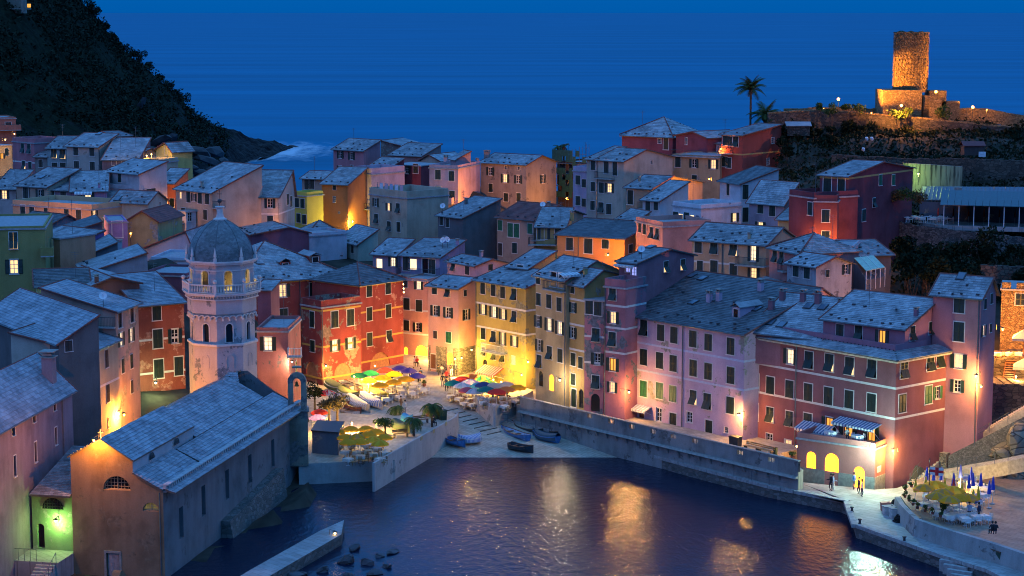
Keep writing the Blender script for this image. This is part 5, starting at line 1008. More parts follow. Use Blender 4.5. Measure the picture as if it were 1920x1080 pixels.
# landing, steps and railing in front
b=MB(); b.hexa([cl(8.4,-3.2,-1),cl(13,-3.2,-1),cl(13,.6,-1),cl(8.4,.6,-1)],[cl(8.4,-3.2,1.9),cl(13,-3.2,1.9),cl(13,.6,1.9),cl(8.4,.6,1.9)]); b.build('church_landing',[QP],kind='structure')
SS=thing('church_steps','dim steps with an iron handrail going down beside the church landing','steps',(*cl(8,-3,0).xy,0))
for j in range(9):
    b=MB(); y=-3.2-.34*j; b.hexa([cl(8.6,y-.34,-2),cl(10.3,y-.34,-2),cl(10.3,y,-2),cl(8.6,y,-2)],[cl(8.6,y-.34,1.72-.19*j),cl(10.3,y-.34,1.72-.19*j),cl(10.3,y,1.72-.19*j),cl(8.6,y,1.72-.19*j)]); b.build('step',[CONC],SS)
b=MB(); b.bar(cl(8.55,-3.2,2.8),cl(8.55,-6.3,1.1),.03,5); 
for j in range(5): y=-3.2-.77*j; b.bar(cl(8.55,y,2.8-.42*j),cl(8.55,y,1.7-.42*j),.025,4)
b.build('handrail',[PIPE],SS)
T=thing('railing','rusty metal railing along the church landing edge','railing',tuple(cl(10.4,-3.1,1.9)),'railings of the quays')
for j in range(6): b=MB(); b.bar(cl(10.4+j*.55,-3.1,1.9),cl(10.4+j*.55,-3.1,2.95),.025,4); b.build('post',[PIPE],T)
b=MB(); b.bar(cl(10.4,-3.1,2.95),cl(13.2,-3.1,2.95),.03,5); b.build('rail',[PIPE],T)
# curved-top ramp wall by the church door
BW=thing('ramp_wall','round-topped stone ramp wall before the church door','wall',tuple(cl(3.4,-2,0)))
b=MB(); n=8
pts=[(0,1.0)]+[(.2+1.2*k/n,1.0+.5*math.sin(math.pi*k/n)) for k in range(n+1)]
for k in range(14):
    y0=-3.6+k*.26; y1=y0+.26; h=lambda y: (.4+1.0*math.sin(min(1,(y+3.6)/1.2)*math.pi/2)) if y<-2.4 else 1.4-(y+2.4)*.9
    b.hexa([cl(3.6,y0,-2),cl(3.6,y1,-2),cl(2.9,y1,-2),cl(2.9,y0,-2)],[cl(3.6,y0,h(y0)),cl(3.6,y1,h(y1)),cl(2.9,y1,h(y1)),cl(2.9,y0,h(y0))])
b.build('wall',[CM_],BW)
# ---- bell tower ----
BT=thing('bell_tower','pale octagonal church bell tower with scaled dome and glowing belfry arches','bell tower',(0,0,0))
D_=203; q=ony(415.5,545,D_+3.6); TX,TY=q.x,q.y; BT.location=(TX,TY,4)
zt=lambda py,dd=D_: ony(415,py,dd).z
OCT=8; TW=plaster((.48,.42,.42),.16,.22,(.20,.22,.24)); TWT=flat('tower_trim',(.60,.55,.52),.8,.1)
rz0=-math.pi/2-.02
def octp(r,z,k): a=rz0+k*math.pi/4; return Vector((TX+r*math.cos(a),TY+r*math.sin(a),z))
def facet(b,r,z0,z1,k,holes,rec=.25,mi=0):
    p0=octp(r,0,k); p1=octp(r,0,k+1); U=(p1-p0); w=U.length; U=U.normalized(); n=((p0+p1)/2-Vector((TX,TY,0))).normalized()
    wall_rect(b,p0,U,w,z0,z1,holes(w),n,rec,mi); return p0,U,w,n
RS=3.62; RB=3.45; RU=3.42
z_base=4; z_s1=zt(648); z_cor=zt(590); z_bal=zt(551); z_dome=zt(492)
b=MB()
def arch(w,cx,hw,a,c): return [(w*cx-hw,w*cx+hw,a,c,True)]
INFO=[]
for k in range(8):
    facet(b,RS,z_base,z_s1,k,lambda w:[])
    i=facet(b,RB,z_s1,z_cor,k,lambda w:arch(w,.5,.36,z_s1+.25,z_s1+2.2)); 
    facet(b,RS+.05,z_cor,z_bal-.3,k,lambda w:[])
    i2=facet(b,RU,z_bal,z_dome-.35,k,lambda w:arch(w,.5,.42,z_bal+.25,z_bal+2.35)); INFO.append((i,i2))
b.build('shaft',[TW],BT)
b=MB()
def ring(r0,r1,z0,z1):
    for k in range(8): b.hexa([octp(r0,z0,k),octp(r0,z0,k+1),octp(r1,z0,k+1),octp(r1,z0,k)],[octp(r0,z1,k),octp(r0,z1,k+1),octp(r1,z1,k+1),octp(r1,z1,k)])
ring(3.0,RS+.16,z_s1-.14,z_s1+.08); b.build('string_course',[TWT],BT); b=MB(); ring(3.0,RU+.30,z_dome-.35,z_dome-.14); ring(3.0,RU+.46,z_dome-.14,z_dome+.02); ring(3.0,RU+.08,z_dome-1.0,z_dome-.9)
b.build('dome_cornice',[TWT],BT); b=MB(); ring(3.0,4.12,z_bal-.3,z_bal-.12); ring(3.0,4.22,z_bal-.12,z_bal); ring(3.0,RS+.3,z_bal-.75,z_bal-.62)
b.build('balcony_cornice',[TWT],BT)
b=MB()   # corbel arches and dentils
for k in range(8):
    p0=octp(RS+.05,0,k); p1=octp(RS+.05,0,k+1); d=(p1-p0); n=((p0+p1)/2-Vector((TX,TY,0))).normalized()
    for j in range(4):
        c=p0+d*((j+.0)/4); c2=p0+d*((j+1)/4); m_=6; r=(c2-c).length/2-.04; mid=(c+c2)/2; dd=d.normalized()
        for s in range(m_):
            t0=math.pi*s/m_; t1=math.pi*(s+1)/m_; f=lambda t,rr: mid+dd*(-rr*math.cos(t))+Vector((0,0,z_cor-.55+rr*math.sin(t)))+n*.0
            q0,q1,q2,q3=f(t0,r),f(t1,r),f(t1,r+.09),f(t0,r+.09); b.hexa([q0-n*.2,q1-n*.2,q2-n*.2,q3-n*.2],[q0+n*.02,q1+n*.02,q2+n*.02,q3+n*.02])
        b.box(Vector((c.x,c.y,z_cor-.62))+n*.0,(.16,.16,.2))
    for j in range(9): c=p0+d*((j+.5)/9)+n*.1; b.box((c.x,c.y,z_bal-.45),(.14,.26,.2),math.atan2(d.y,d.x))
b.build('corbel_arches',[TWT],BT)
for k in range(8):
    (p0,U,w,n),(q0,U2,w2,n2)=INFO[k]
    if n.dot(Vector((0,1,0)))>.5: continue
    for (pp,UU,ww,nn,za,zb_,hw,mat) in ((p0,U,w,n,z_s1+.25,z_s1+2.2,.36,GLASS),(q0,U2,w2,n2,z_bal+.25,z_bal+2.35,.42,None)):
        b=MB(); c=pp+UU*ww/2; r=hw; zc=zb_-r; nseg=8; f=lambda rr,t: c+UU*(-rr*math.cos(t))+Vector((0,0,zc+rr*math.sin(t)))
        for s in range(nseg): t0=math.pi*s/nseg; t1=math.pi*(s+1)/nseg; qq=[f(r,t0),f(r,t1),f(r+.11,t1),f(r+.11,t0)]; b.hexa(qq,[x+nn*.05 for x in qq])
        for sg in (-1,1):
            qq=[c+UU*sg*r+Vector((0,0,za)),c+UU*sg*(r+.11)+Vector((0,0,za)),c+UU*sg*(r+.11)+Vector((0,0,zc)),c+UU*sg*r+Vector((0,0,zc))]; b.hexa(qq,[x+nn*.05 for x in qq])
        wo=b.build('arch_window',[TWT],BT)
        if mat: 
            b=MB(); b.poly([c-UU*hw-nn*.24+Vector((0,0,za)),c+UU*hw-nn*.24+Vector((0,0,za)),c+UU*hw-nn*.24+Vector((0,0,zb_)),c-UU*hw-nn*.24+Vector((0,0,zb_))]); b.build('pane',[mat],wo)
    # blind arch panel low on the shaft
    a=octp(RS,0,k); e_=octp(RS,0,k+1); dd=(e_-a).normalized(); c=(a+e_)/2; b=MB(); zc=z_s1-1.5-.0; r=.38
    f=lambda rr,t: c+dd*(-rr*math.cos(t))+Vector((0,0,zc+rr*math.sin(t)))
    for s in range(8): t0=math.pi*s/8; t1=math.pi*(s+1)/8; qq=[f(r,t0),f(r,t1),f(r+.05,t1),f(r+.05,t0)]; b.hexa(qq,[x+n*.03 for x in qq])
    for sg in (-1,1): qq=[c+dd*sg*r+Vector((0,0,zc-1)),c+dd*sg*(r+.05)+Vector((0,0,zc-1)),c+dd*sg*(r+.05)+Vector((0,0,zc)),c+dd*sg*r+Vector((0,0,zc))]; b.hexa(qq,[x+n*.03 for x in qq])
    b.build('blind_arch',[TW],BT)
# belfry floor, inner core, bells glow
b=MB(); b.prism([octp(4.05,0,k)[:2] for k in range(8)],z_bal-.02,z_bal+.02); b.build('belfry_floor',[STONE],BT)
b=MB(); b.lathe((TX,TY,z_bal+1.1),[(.05,.75),(.22,.7),(.3,.4),(.34,.1),(.5,-.15),(.42,-.16)],12); b.bar((TX-1.5,TY,z_bal+1.95),(TX+1.5,TY,z_bal+1.95),.08); b.build('bell',[flat('bronze',(.12,.09,.03),.4,metal=.8)],BT)
# balustrade
b=MB()
for k in range(8):
    p0,p1=octp(4.02,0,k),octp(4.02,0,k+1); d=p1-p0; n=d.cross(Vector((0,0,1))).normalized()
    b.box(((p0+p1)/2)+Vector((0,0,z_bal+.86)),(d.length,.2,.1),math.atan2(d.y,d.x)); b.box(((p0+p1)/2)+Vector((0,0,z_bal+.1)),(d.length,.18,.08),math.atan2(d.y,d.x))
    for j in range(1,10):
        c=p0+d*(j/10); b.lathe((c.x,c.y,z_bal+.12),[(.05,0),(.09,.15),(.085,.3),(.045,.5),(.06,.7)],6)
b.build('balustrade',[TWT],BT)
for k in range(8):
    p0=octp(4.02,0,k); b=MB(); b.box((p0.x,p0.y,z_bal+.5),(.3,.3,1.0),rz0+k*math.pi/4); b.lathe((p0.x,p0.y,z_bal+1.0),[(.07,0),(.07,.06),(.19,.16),(.23,.3),(.19,.44),(0,.52)],8); b.build('pedestal',[TWT],BT)
for k in range(8):
    p0=octp(3.62,0,k); b=MB(); b.box((p0.x,p0.y,z_dome+.2),(.32,.32,.4),rz0+k*math.pi/4); b.lathe((p0.x,p0.y,z_dome+.4),[(.10,0),(.17,.22),(.14,.42),(.03,1.05),(0,1.1)],8); b.build('pinnacle',[TWT],BT)
# dome with scale tiles
z_top=zt(410,D_+3.5); H_=z_top-z_dome; RD=3.42
def dr(f): # radius profile, f 0..1 height
    return RD*math.cos(math.asin(min(1,f*.985)))**.86 if f<1 else .3
def drr(f): return max(.42,RD*(1-f**1.9)**.62)
b=MB(); prof=[(drr(j/24)-.05,H_*j/24) for j in range(25)]; b.lathe((TX,TY,z_dome),prof,32); DM_=b.build('dome',[UNDER],BT,smooth=True)
b=MB(); rows=30
ds=0; 
for j in range(rows):
    f0=j/rows; f1=min(1,(j+1.7)/rows); r0,r1=drr(f0),drr(f1); z0_=z_dome+H_*f0; z1_=z_dome+H_*f1; n=max(14,int(2*math.pi*r0/.42)) if j<26 else 14
    n=48 if r0>2.2 else (36 if r0>1.4 else 22)
    for i in range(n):
        a=2*math.pi*(i+(j%2)*.5)/n; h=math.pi/n*.95
        P_=lambda aa,rr,zz: (TX+rr*math.cos(aa),TY+rr*math.sin(aa),zz)
        zm=z0_+(z1_-z0_)*.35; rm=r0+(r1-r0)*.35
        k=len(b.v); b.v+=[P_(a,r0+.06,z0_),P_(a+h*.6,r0+.05,z0_+(z1_-z0_)*.08),P_(a+h,rm+.045,zm),P_(a+h,r1-.02,z1_),P_(a-h,r1-.02,z1_),P_(a-h,rm+.045,zm),P_(a-h*.6,r0+.05,z0_+(z1_-z0_)*.08)]
        b.f.append(tuple(range(k,k+7))); b.m.append(0)
b.build('scale_tiles',[slate('slate_dome',(.13,.135,.14),(.24,.245,.25),.45)],DM_,kind='stuff')
for k in range(8):
    b=MB(); a=rz0+k*math.pi/4; b.tube([(TX+(drr(f/12)+.06)*math.cos(a),TY+(drr(f/12)+.06)*math.sin(a),z_dome+H_*f/12) for f in range(13)],.045,5); b.build('dome_rib',[PIPE],BT)
b=MB(); b.lathe((TX,TY,z_top-.15),[(.72,0),(.75,.12),(.6,.2),(.42,.3),(.34,.7),(.36,1.2),(.50,1.35),(.52,1.45),(0,1.5)],10); b.build('lantern',[TWT],BT)
b=MB(); b.lathe((TX,TY,z_top+1.35),[(.04,0),(.05,.25),(.2,.35),(.26,.5),(.2,.66),(0,.74)],10); b.bar((TX,TY,z_top+2.0),(TX,TY,z_top+3.0),.03,5); b.bar((TX-.25,TY,z_top+2.6),(TX+.25,TY,z_top+2.6),.03,5); b.build('orb_cross',[DARKM],BT)
# little lean-to roofs round the tower foot
b=MB(); P3=[cl(4.6,33.2,10.2),cl(7.4,33.2,10.2),cl(6.6,35.2,11.6),cl(5.6,35.2,11.6)]; slab(b,P3,.1); r_=b.build('foot_roof',[UNDER],BT); b=MB(); slates(b,P3,.3,.35); b.build('slates',[SL['b']],r_,kind='stuff')
# bell gable beside the church end
BG=thing('bell_gable','weathered stone arch with a small bell at the harbour end of the church','bell gable',(0,0,0)); 
q=ony(558,800,199.5); gx,gy=q.x,q.y; BG.location=(gx,gy,2); gz=lambda py: ony(558,py,199.5).z
stn=plaster((.34,.28,.20),.3,.5,(.16,.15,.14)); b=MB(); z0_=2; z1_=gz(772)
b.box((gx,gy+.6,(z0_+z1_)/2),(2.0,1.5,z1_-z0_),.1); b.box((gx,gy+.6,z1_+.08),(2.3,1.8,.16),.1); b.build('pillar',[stn],BG)
b=MB(); zt0=z1_+.16; zs=gz(718); ztp=gz(690)
for dx in (-.72,.62): b.box((gx+dx,gy+.6,(zt0+zs)/2),(.55 if dx<0 else .6,.6,zs-zt0),.1)
n=8
for k in range(n):
    t0=math.pi*k/n; t1=math.pi*(k+1)/n; f=lambda t,r,h: Vector((gx-.05-r*math.cos(t),gy+.6,zs+h*math.sin(t)))
    for yy in (0,):
        qq=[f(t0,.40,.42),f(t1,.40,.42),f(t1,.98,1.0),f(t0,.98,1.0)]; b.hexa([x+Vector((0,-.3,0)) for x in qq],[x+Vector((0,.3,0)) for x in qq])
b.box((gx-.05,gy+.6,ztp),(.9,.7,.14)); b.build('arch',[stn],BG,kind='stuff')
b=MB(); b.lathe((gx-.1,gy+.6,zs-.35),[(.03,.4),(.12,.36),(.16,.1),(.26,-.1)],8); b.build('bell',[flat('bronze',(.12,.09,.03),.4,metal=.8)],BG)
# low dark blue building at the quay end
b=MB(); bb=thing('quay_hut','low dark blue building at the harbour end of the church','hut',(*wpt(610,830,2),1)); P=[wpt(585,808,4.6),wpt(634,812,4.6),wpt(645,792,4.6),wpt(596,790,4.6)]
b.prism(P,0,4.6); b.build('wall',[plaster((.16,.18,.22),.1,.3)],bb); b=MB(); b.prism([((x-P[0][0])*1.06+P[0][0]-.1,(y-P[0][1])*1.05+P[0][1]-.15) for x,y in P],4.6,4.72); b.build('roof',[DARKM],bb)
# ---------------- far headland, castle hill, vegetation ----------------
from mathutils import noise as mn
def fb(x,y,z,o=5,s=1.0): 
    v=0;a=1;t=0
    for _ in range(o): v+=a*mn.noise(Vector((x*s,y*s,z*s))); t+=a; a*=.5; s*=2
    return v/t
m,t,bs=NT('headland_rock'); P=pos(t); bs.inputs['Roughness'].default_value=.9; bs.inputs['Specular IOR Level'].default_value=.04
g=N(t,'ShaderNodeNewGeometry'); sp=N(t,'ShaderNodeSeparateXYZ'); L(t,g.outputs['Normal'],sp.inputs[0]); pz=N(t,'ShaderNodeSeparateXYZ'); L(t,g.outputs['Position'],pz.inputs[0])
n1=noise(t,.09,6,P,.7); n2=noise(t,.5,5,P,.7); n3=noise(t,.35,5,pos(t,(1,1,.25)),.7)
rock=ramp(t,n3.outputs[0],[(.38,(.006,.006,.008)),(.68,(.06,.058,.056))]).outputs[0]; scrub=ramp(t,n2.outputs[0],[(.3,(.004,.008,.005)),(.7,(.022,.03,.016))]).outputs[0]
ma=N(t,'ShaderNodeMath',operation='MULTIPLY_ADD'); L(t,pz.outputs['Z'],ma.inputs[0]); ma.inputs[1].default_value=.016; L(t,n1.outputs[0],ma.inputs[2])
mk=ramp(t,ma.outputs[0],[(.62,(0,0,0)),(.82,(1,1,1))]).outputs[0]
L(t,mixc(t,mk,rock,scrub),bs.inputs['Base Color']); bump(t,bs,n3.outputs[0],1,1.2); HILLM=m
RID=[(-500,-900,470),(-200,-420,520),(0,-170,560),(90,-60,580),(145,0,600),(178,32,610),(225,92,622),(268,120,630),(300,150,640),(345,192,650),(358,216,655),(400,233,672),(440,246,684),(470,258,694),(520,267,704),(552,278,711)]
FOO=[(-500,420,330),(-200,350,400),(0,325,415),(145,318,425),(268,312,440),(300,318,455),(358,322,480),(400,330,520),(440,308,625),(470,303,640),(500,297,655),(520,290,675),(552,281,708)]
def interp(T,x,k): return float(np.interp(x,[a[0] for a in T],[a[k] for a in T]))
hv=[];hf=[]; NX,NT_=230,90
HP=[]
for i in range(NX+1):
    px=-420+(552+420)*i/NX
    r=onz_d(px,interp(RID,px,1),interp(RID,px,2)); f=onz_d(px,interp(FOO,px,1),interp(FOO,px,2)); r=Vector(r); f=Vector(f)
    if px>425: f.z=-.5
    for j in range(NT_+1):
        tt=j/NT_; p=f.lerp(r,tt); bulge=math.sin(tt*math.pi); p.y+=bulge*6*fb(px*.01,tt*2,1); am=min(1,(552-px)/150+.3)
        d=fb(p.x*.035,p.y*.03,p.z*.05,6)*9*am*(bulge**.5)+ (abs(fb(p.x*.12,p.z*.08,3,5))*5-1)*am*bulge**.4
        p+=Vector((.2,-.75,.4))*d
        if j==NT_: p.z+=fb(p.x*.09,7,1,4)*3*am+(abs(fb(p.x*.3,2,5,4))*4-.8 if px>370 else 0)
        elif px>370: p+=Vector((0,-.6,.5))*abs(fb(p.x*.25,p.z*.25,8,4))*7*am
        hv.append(tuple(p)); 
    # back side
for i in range(NX+1):
    p=Vector(hv[i*(NT_+1)+NT_])
    HP.append(p)
for i in range(NX):
    for j in range(NT_): a=i*(NT_+1)+j; hf.append((a,a+NT_+1,a+NT_+2,a+1))
nb=len(hv)
for p in HP: hv.append((p.x,p.y+60,-5))
for i in range(NX): a=i*(NT_+1)+NT_; hf.append((a,a+NT_+1,nb+i+1,nb+i))
me=bpy.data.meshes.new('headland'); me.from_pydata(hv,[],hf); me.materials.append(HILLM); o=bpy.data.objects.new('headland',me); COL.objects.link(o); o['kind']='structure'
def leafmat(name,a,b_,r=.7):
    m,t,bs=NT(name); g=N(t,'ShaderNodeNewGeometry'); L(t,ramp(t,g.outputs['Random Per Island'],[(0,a),(1,b_)]).outputs[0],bs.inputs['Base Color']); bs.inputs['Roughness'].default_value=r; bs.inputs['Specular IOR Level'].default_value=.05; return m
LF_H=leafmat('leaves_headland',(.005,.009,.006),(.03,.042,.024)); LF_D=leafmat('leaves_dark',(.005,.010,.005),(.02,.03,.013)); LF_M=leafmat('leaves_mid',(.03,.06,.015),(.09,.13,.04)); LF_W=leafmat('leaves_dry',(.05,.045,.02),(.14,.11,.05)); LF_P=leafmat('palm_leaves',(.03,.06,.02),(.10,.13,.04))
TRUNK=flat('bark',(.09,.065,.045),.9,.3,6)
def leaf(b,p,s):
    n=Vector((random.gauss(0,1),random.gauss(0,1)-.3,random.gauss(0,1)+.5)).normalized(); x=n.orthogonal().normalized(); y=n.cross(x); a=random.random()*6.28; x,y=x*math.cos(a)+y*math.sin(a),y*math.cos(a)-x*math.sin(a)
    k=len(b.v); b.v+=[tuple(p-x*s),tuple(p+y*s*.45),tuple(p+x*s),tuple(p-y*s*.45)]; b.f.append((k,k+1,k+2,k+3)); b.m.append(b.mi)
def cloud(b,c,rad,n,s,lob=5):
    c=Vector(c); L_=[(Vector((random.uniform(-.55,.55)*rad[0],random.uniform(-.55,.55)*rad[1],random.uniform(-.4,.5)*rad[2])),random.uniform(.4,.7)) for _ in range(lob)]
    for _ in range(n):
        o,k=random.choice(L_); d=Vector((random.gauss(0,1),random.gauss(0,1),random.gauss(0,1))).normalized()*(random.random()**.35)
        leaf(b,c+o+Vector((d.x*rad[0],d.y*rad[1],d.z*rad[2]))*k,s*random.uniform(.6,1.3))
# scrub all over the headland: one mass nobody could count
b=MB()
for _ in range(7000):
    i=random.randrange(20,NX-2); j=int(NT_*(random.random()**.8)); px=-420+972*i/NX
    if px>425 or (px>380 and random.random()<.6): continue
    p=Vector(hv[i*(NT_+1)+j]); tt=j/NT_
    if fb(p.x*.03,p.y*.03,p.z*.03,3)<-.12 and random.random()<.8: continue
    if tt<.25 and px>300 and random.random()<.85: continue
    r=random.uniform(.7,2.0)
    for _ in range(14): leaf(b,p+Vector((random.gauss(0,r*.6),random.gauss(0,r*.5)-.4,abs(random.gauss(0,r*.55)))),random.uniform(.3,.7))
b.build('headland_scrub',[LF_H],kind='stuff')
# trees standing out along the headland's skyline
for k,(px,h) in enumerate([(150,3.5),(163,4.5),(180,5),(196,3.5),(212,3.2),(232,3.5),(246,4),(263,5),(280,3.4),(300,3.2),(318,3.5),(334,3.5),(345,4.5),(357,4),(170,3),(222,3)]):
    p=Vector(onz_d(px,interp(RID,px,1)+4,interp(RID,px,2)-4)); T=thing('hillside_tree','dark windblown tree on the %s skyline of the far headland'%('top' if px<190 else 'upper' if px<250 else 'middle' if px<310 else 'lower'),'tree',tuple(p),'trees along the headland skyline')
    b=MB(); b.bar(p-Vector((0,0,1)),p+Vector((0,0,h*.5)),.18,5,.1); b.build('trunk',[TRUNK],T); b=MB(); cloud(b,p+Vector((0,0,h*.5)),(h*.55,h*.5,h*.5),420,.34); b.build('crown',[LF_H],T)
# boulders and slabs at the foot of the headland
def boulder(name,label,c,r,seed,mat,squash=.6,par=None,tilt=0,cat='rock',group=None):
    rnd=random.Random(seed); bm=bmesh.new(); bmesh.ops.create_icosphere(bm,subdivisions=1 if name=='rock_slab' else 2,radius=1); pl=[(Vector((rnd.gauss(0,1),rnd.gauss(0,1),rnd.gauss(0,1))).normalized(),rnd.uniform(.45,.8)) for _ in range(12)]
    for v in bm.verts:
        for n,d in pl:
            k=v.co.dot(n)
            if k>d: v.co-=n*(k-d)
        v.co*=1+.12*mn.noise(v.co*2+Vector((seed,0,0)))
        v.co=Vector((v.co.x*r[0],v.co.y*r[1],v.co.z*r[2]))
    me=bpy.data.meshes.new(name); bm.to_mesh(me); bm.free(); me.materials.append(mat); o=bpy.data.objects.new(name,me); COL.objects.link(o); o.location=c; o.rotation_euler=(rnd.uniform(-.3,.3),tilt,rnd.uniform(0,3)); tag(o,label,cat,group); return o
RKB=slate('pale_rock',(.13,.13,.14),(.24,.24,.25),.85); RKM=slate('slab_rock',(.035,.035,.037),(.07,.07,.074),.85,(.09,.09,.095))
for k,(px,py,d,s,tl) in enumerate([(264,196,520,(4.5,3,2.0),.9),(285,216,510,(2,1.6,1),.5),(288,227,508,(1.6,1.2,.8),.5),(372,285,520,(9,4,3),.7),(405,285,530,(8,4,3),.6),(345,275,500,(6,3,2),.8),(390,300,500,(7,4,2.2),.6),(345,300,470,(6,4,2),.5),(360,315,470,(5,3,1.6),.3),(325,258,480,(4,3,1.4),.9),(420,302,560,(6,3,2),.4),(375,322,480,(6,3,1.5),.3),(300,265,470,(7,4,2),.6),(345,322,440,(4,3,1.5),.3),(395,318,520,(4,3,1.4),.3),(270,275,440,(8,3,2.2),.4)]):
    p=onz_d(px,py,d); s=(s[0]*.7,s[1]*.6,s[2]*(.45 if k<3 else .7)); tl*=(1 if k<3 else .6); boulder('rock_slab',['pale tilted rock slab high on the headland','tilted pale rock slab among the fallen blocks at the foot of the headland'][k>0],p,s,k+3,RKM,tilt=tl,group=None if k==0 else 'fallen rock slabs at the headland foot')
boulder('sea_rock','small dark islet rock in the white surf off the headland tip',onz_d(521,288,690),(5.5,2,1.2),55,RKM)
boulder('sea_rock','low dark rock at the very tip of the headland',onz_d(548,277,712),(4,3,1.5),56,RKM)
# surf: soft long-exposure foam sheet on the sea
m,t,bs=NT('surf_foam'); bs.inputs['Base Color'].default_value=(.7,.78,.85,1); bs.inputs['Roughness'].default_value=.9; bs.inputs['Specular IOR Level'].default_value=.04
g=N(t,'ShaderNodeNewGeometry'); vd=N(t,'ShaderNodeVectorMath',operation='SUBTRACT'); L(t,g.outputs['Position'],vd.inputs[0]); pc=onz(528,285,0); vd.inputs[1].default_value=(pc.x,pc.y,0)
sc_=N(t,'ShaderNodeVectorMath',operation='MULTIPLY'); sc_.inputs[1].default_value=(1/15,1/42,0); L(t,vd.outputs[0],sc_.inputs[0]); ln=N(t,'ShaderNodeVectorMath',operation='LENGTH'); L(t,sc_.outputs[0],ln.inputs[0])
n=noise(t,.20,7,pos(t,(1,.3,1)),.68); ad=N(t,'ShaderNodeMath',operation='MULTIPLY_ADD'); L(t,n.outputs[0],ad.inputs[0]); ad.inputs[1].default_value=-2.6; L(t,ln.outputs['Value'],ad.inputs[2])
al=ramp(t,ad.outputs[0],[(0.0,(1,1,1)),(.5,(0,0,0))]); al.color_ramp.elements[0].position=0
mr=N(t,'ShaderNodeMapRange'); L(t,ad.outputs[0],mr.inputs['Value']); mr.inputs['From Min'].default_value=-1.15; mr.inputs['From Max'].default_value=.0; mr.inputs['To Min'].default_value=.7; mr.inputs['To Max'].default_value=0; L(t,mr.outputs[0],bs.inputs['Alpha'])
b=MB(); b.poly([(pc.x-40,pc.y-110,.25),(pc.x+45,pc.y-110,.25),(pc.x+45,pc.y+90,.25),(pc.x-40,pc.y+90,.25)]); b.build('surf_foam',[m],kind='stuff')
# top-left lit balcony on the cliff
CB_=thing('cliff_house','stone house with a lit balcony high on the cliff, upper left corner','house',tuple(onz_d(15,20,500)),None); b=MB(); q=Vector(onz_d(15,6,500)); b.box(q+Vector((-3,4,0)),(12,6,5)); b.build('wall',[plaster((.3,.24,.18),.1)],CB_)
b=MB(); b.box(q+Vector((-1,.4,-1.4)),(13,1.6,.3)); b.build('balcony',[STONE],CB_); b=MB(); b.box(q+Vector((5.0,1.0,-.6)),(.9,.05,.9)); b.build('window',[LITO],CB_)
# ---- castle ----
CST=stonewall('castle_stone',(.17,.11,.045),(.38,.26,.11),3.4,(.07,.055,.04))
CT=thing('castle_tower','ruined round stone watchtower on a square base, floodlit gold on the promontory','tower',tuple(onz_d(1715,215,332)))
c=ony(1715.5,60,332); ztop=c.z; zb_=ony(1715,168,332).z; R_=31*332/FPX*1.005
def rough_cyl(b,cx,cy,r,z0,z1,n=40,rows=46):
    k=len(b.v)
    for j in range(rows+1):
        for i in range(n):
            a=2*math.pi*i/n; rr=r*(1+.012*mn.noise(Vector((math.cos(a)*4,math.sin(a)*4,j*.5)))); z=z0+(z1-z0)*j/rows+( .25*mn.noise(Vector((math.cos(a)*3,math.sin(a)*3,9))) if j==rows else 0)
            b.v.append((cx+rr*math.cos(a),cy+rr*math.sin(a),z))
    for j in range(rows):
        for i in range(n): i2=(i+1)%n; b.f.append((k+j*n+i,k+j*n+i2,k+(j+1)*n+i2,k+(j+1)*n+i)); b.m.append(0)
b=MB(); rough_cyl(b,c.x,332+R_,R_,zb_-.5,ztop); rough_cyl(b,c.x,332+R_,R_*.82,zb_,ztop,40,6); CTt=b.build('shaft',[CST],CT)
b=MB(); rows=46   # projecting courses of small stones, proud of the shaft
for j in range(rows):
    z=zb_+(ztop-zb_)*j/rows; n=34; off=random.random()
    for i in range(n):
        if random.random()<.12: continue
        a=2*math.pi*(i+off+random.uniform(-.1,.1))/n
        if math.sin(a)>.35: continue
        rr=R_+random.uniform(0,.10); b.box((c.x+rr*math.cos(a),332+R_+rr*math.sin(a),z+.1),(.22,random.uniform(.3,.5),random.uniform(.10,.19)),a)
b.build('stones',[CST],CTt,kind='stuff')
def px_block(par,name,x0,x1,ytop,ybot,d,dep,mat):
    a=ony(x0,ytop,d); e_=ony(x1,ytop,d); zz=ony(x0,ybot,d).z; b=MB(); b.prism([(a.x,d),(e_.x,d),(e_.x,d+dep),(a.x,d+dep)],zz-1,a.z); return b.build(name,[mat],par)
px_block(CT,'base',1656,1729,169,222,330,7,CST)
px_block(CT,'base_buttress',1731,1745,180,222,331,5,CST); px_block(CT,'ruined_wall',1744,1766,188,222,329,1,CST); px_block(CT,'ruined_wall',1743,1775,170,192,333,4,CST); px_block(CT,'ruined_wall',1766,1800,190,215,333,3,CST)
TWL=stonewall('terrace_stone',(.05,.042,.032),(.12,.10,.075),1.6,(.03,.028,.025))
def px_wall3(name,label,pts,dep,zdrop,mat,cat='wall',cap=None):
    T=thing(name,label,cat,tuple(onz_d(*pts[0])),'dry-stone terrace walls'); P=[Vector(onz_d(*p)) for p in pts]; b=MB(); b2=MB()
    for i in range(len(P)-1):
        a,c=P[i],P[i+1]; e=Vector((0,dep,0)); dz=Vector((0,0,-zdrop)); b.hexa([a+dz,c+dz,c+dz+e,a+dz+e],[a,c,c+e,a+e])
        n=max(1,int((c-a).length/.8))
        for j in range(n): f0,f1=j/n,(j+.94)/n; h=random.uniform(.12,.3); p0,p1=a.lerp(c,f0),a.lerp(c,f1); b2.hexa([p0,p1,p1+e,p0+e],[p0+Vector((0,0,h)),p1+Vector((0,0,h)),p1+e+Vector((0,0,h)),p0+e+Vector((0,0,h))])
    b.build('wall',[mat],T); b2.build('coping_stones',[cap or mat],T,kind='stuff'); return T
px_wall3('terrace_wall','long dark terrace wall below the floodlit tower',[(1440,214,330),(1540,207,331),(1650,216,328),(1760,226,326),(1870,238,325),(2050,246,325)],1.2,5,TWL,cap=CST)
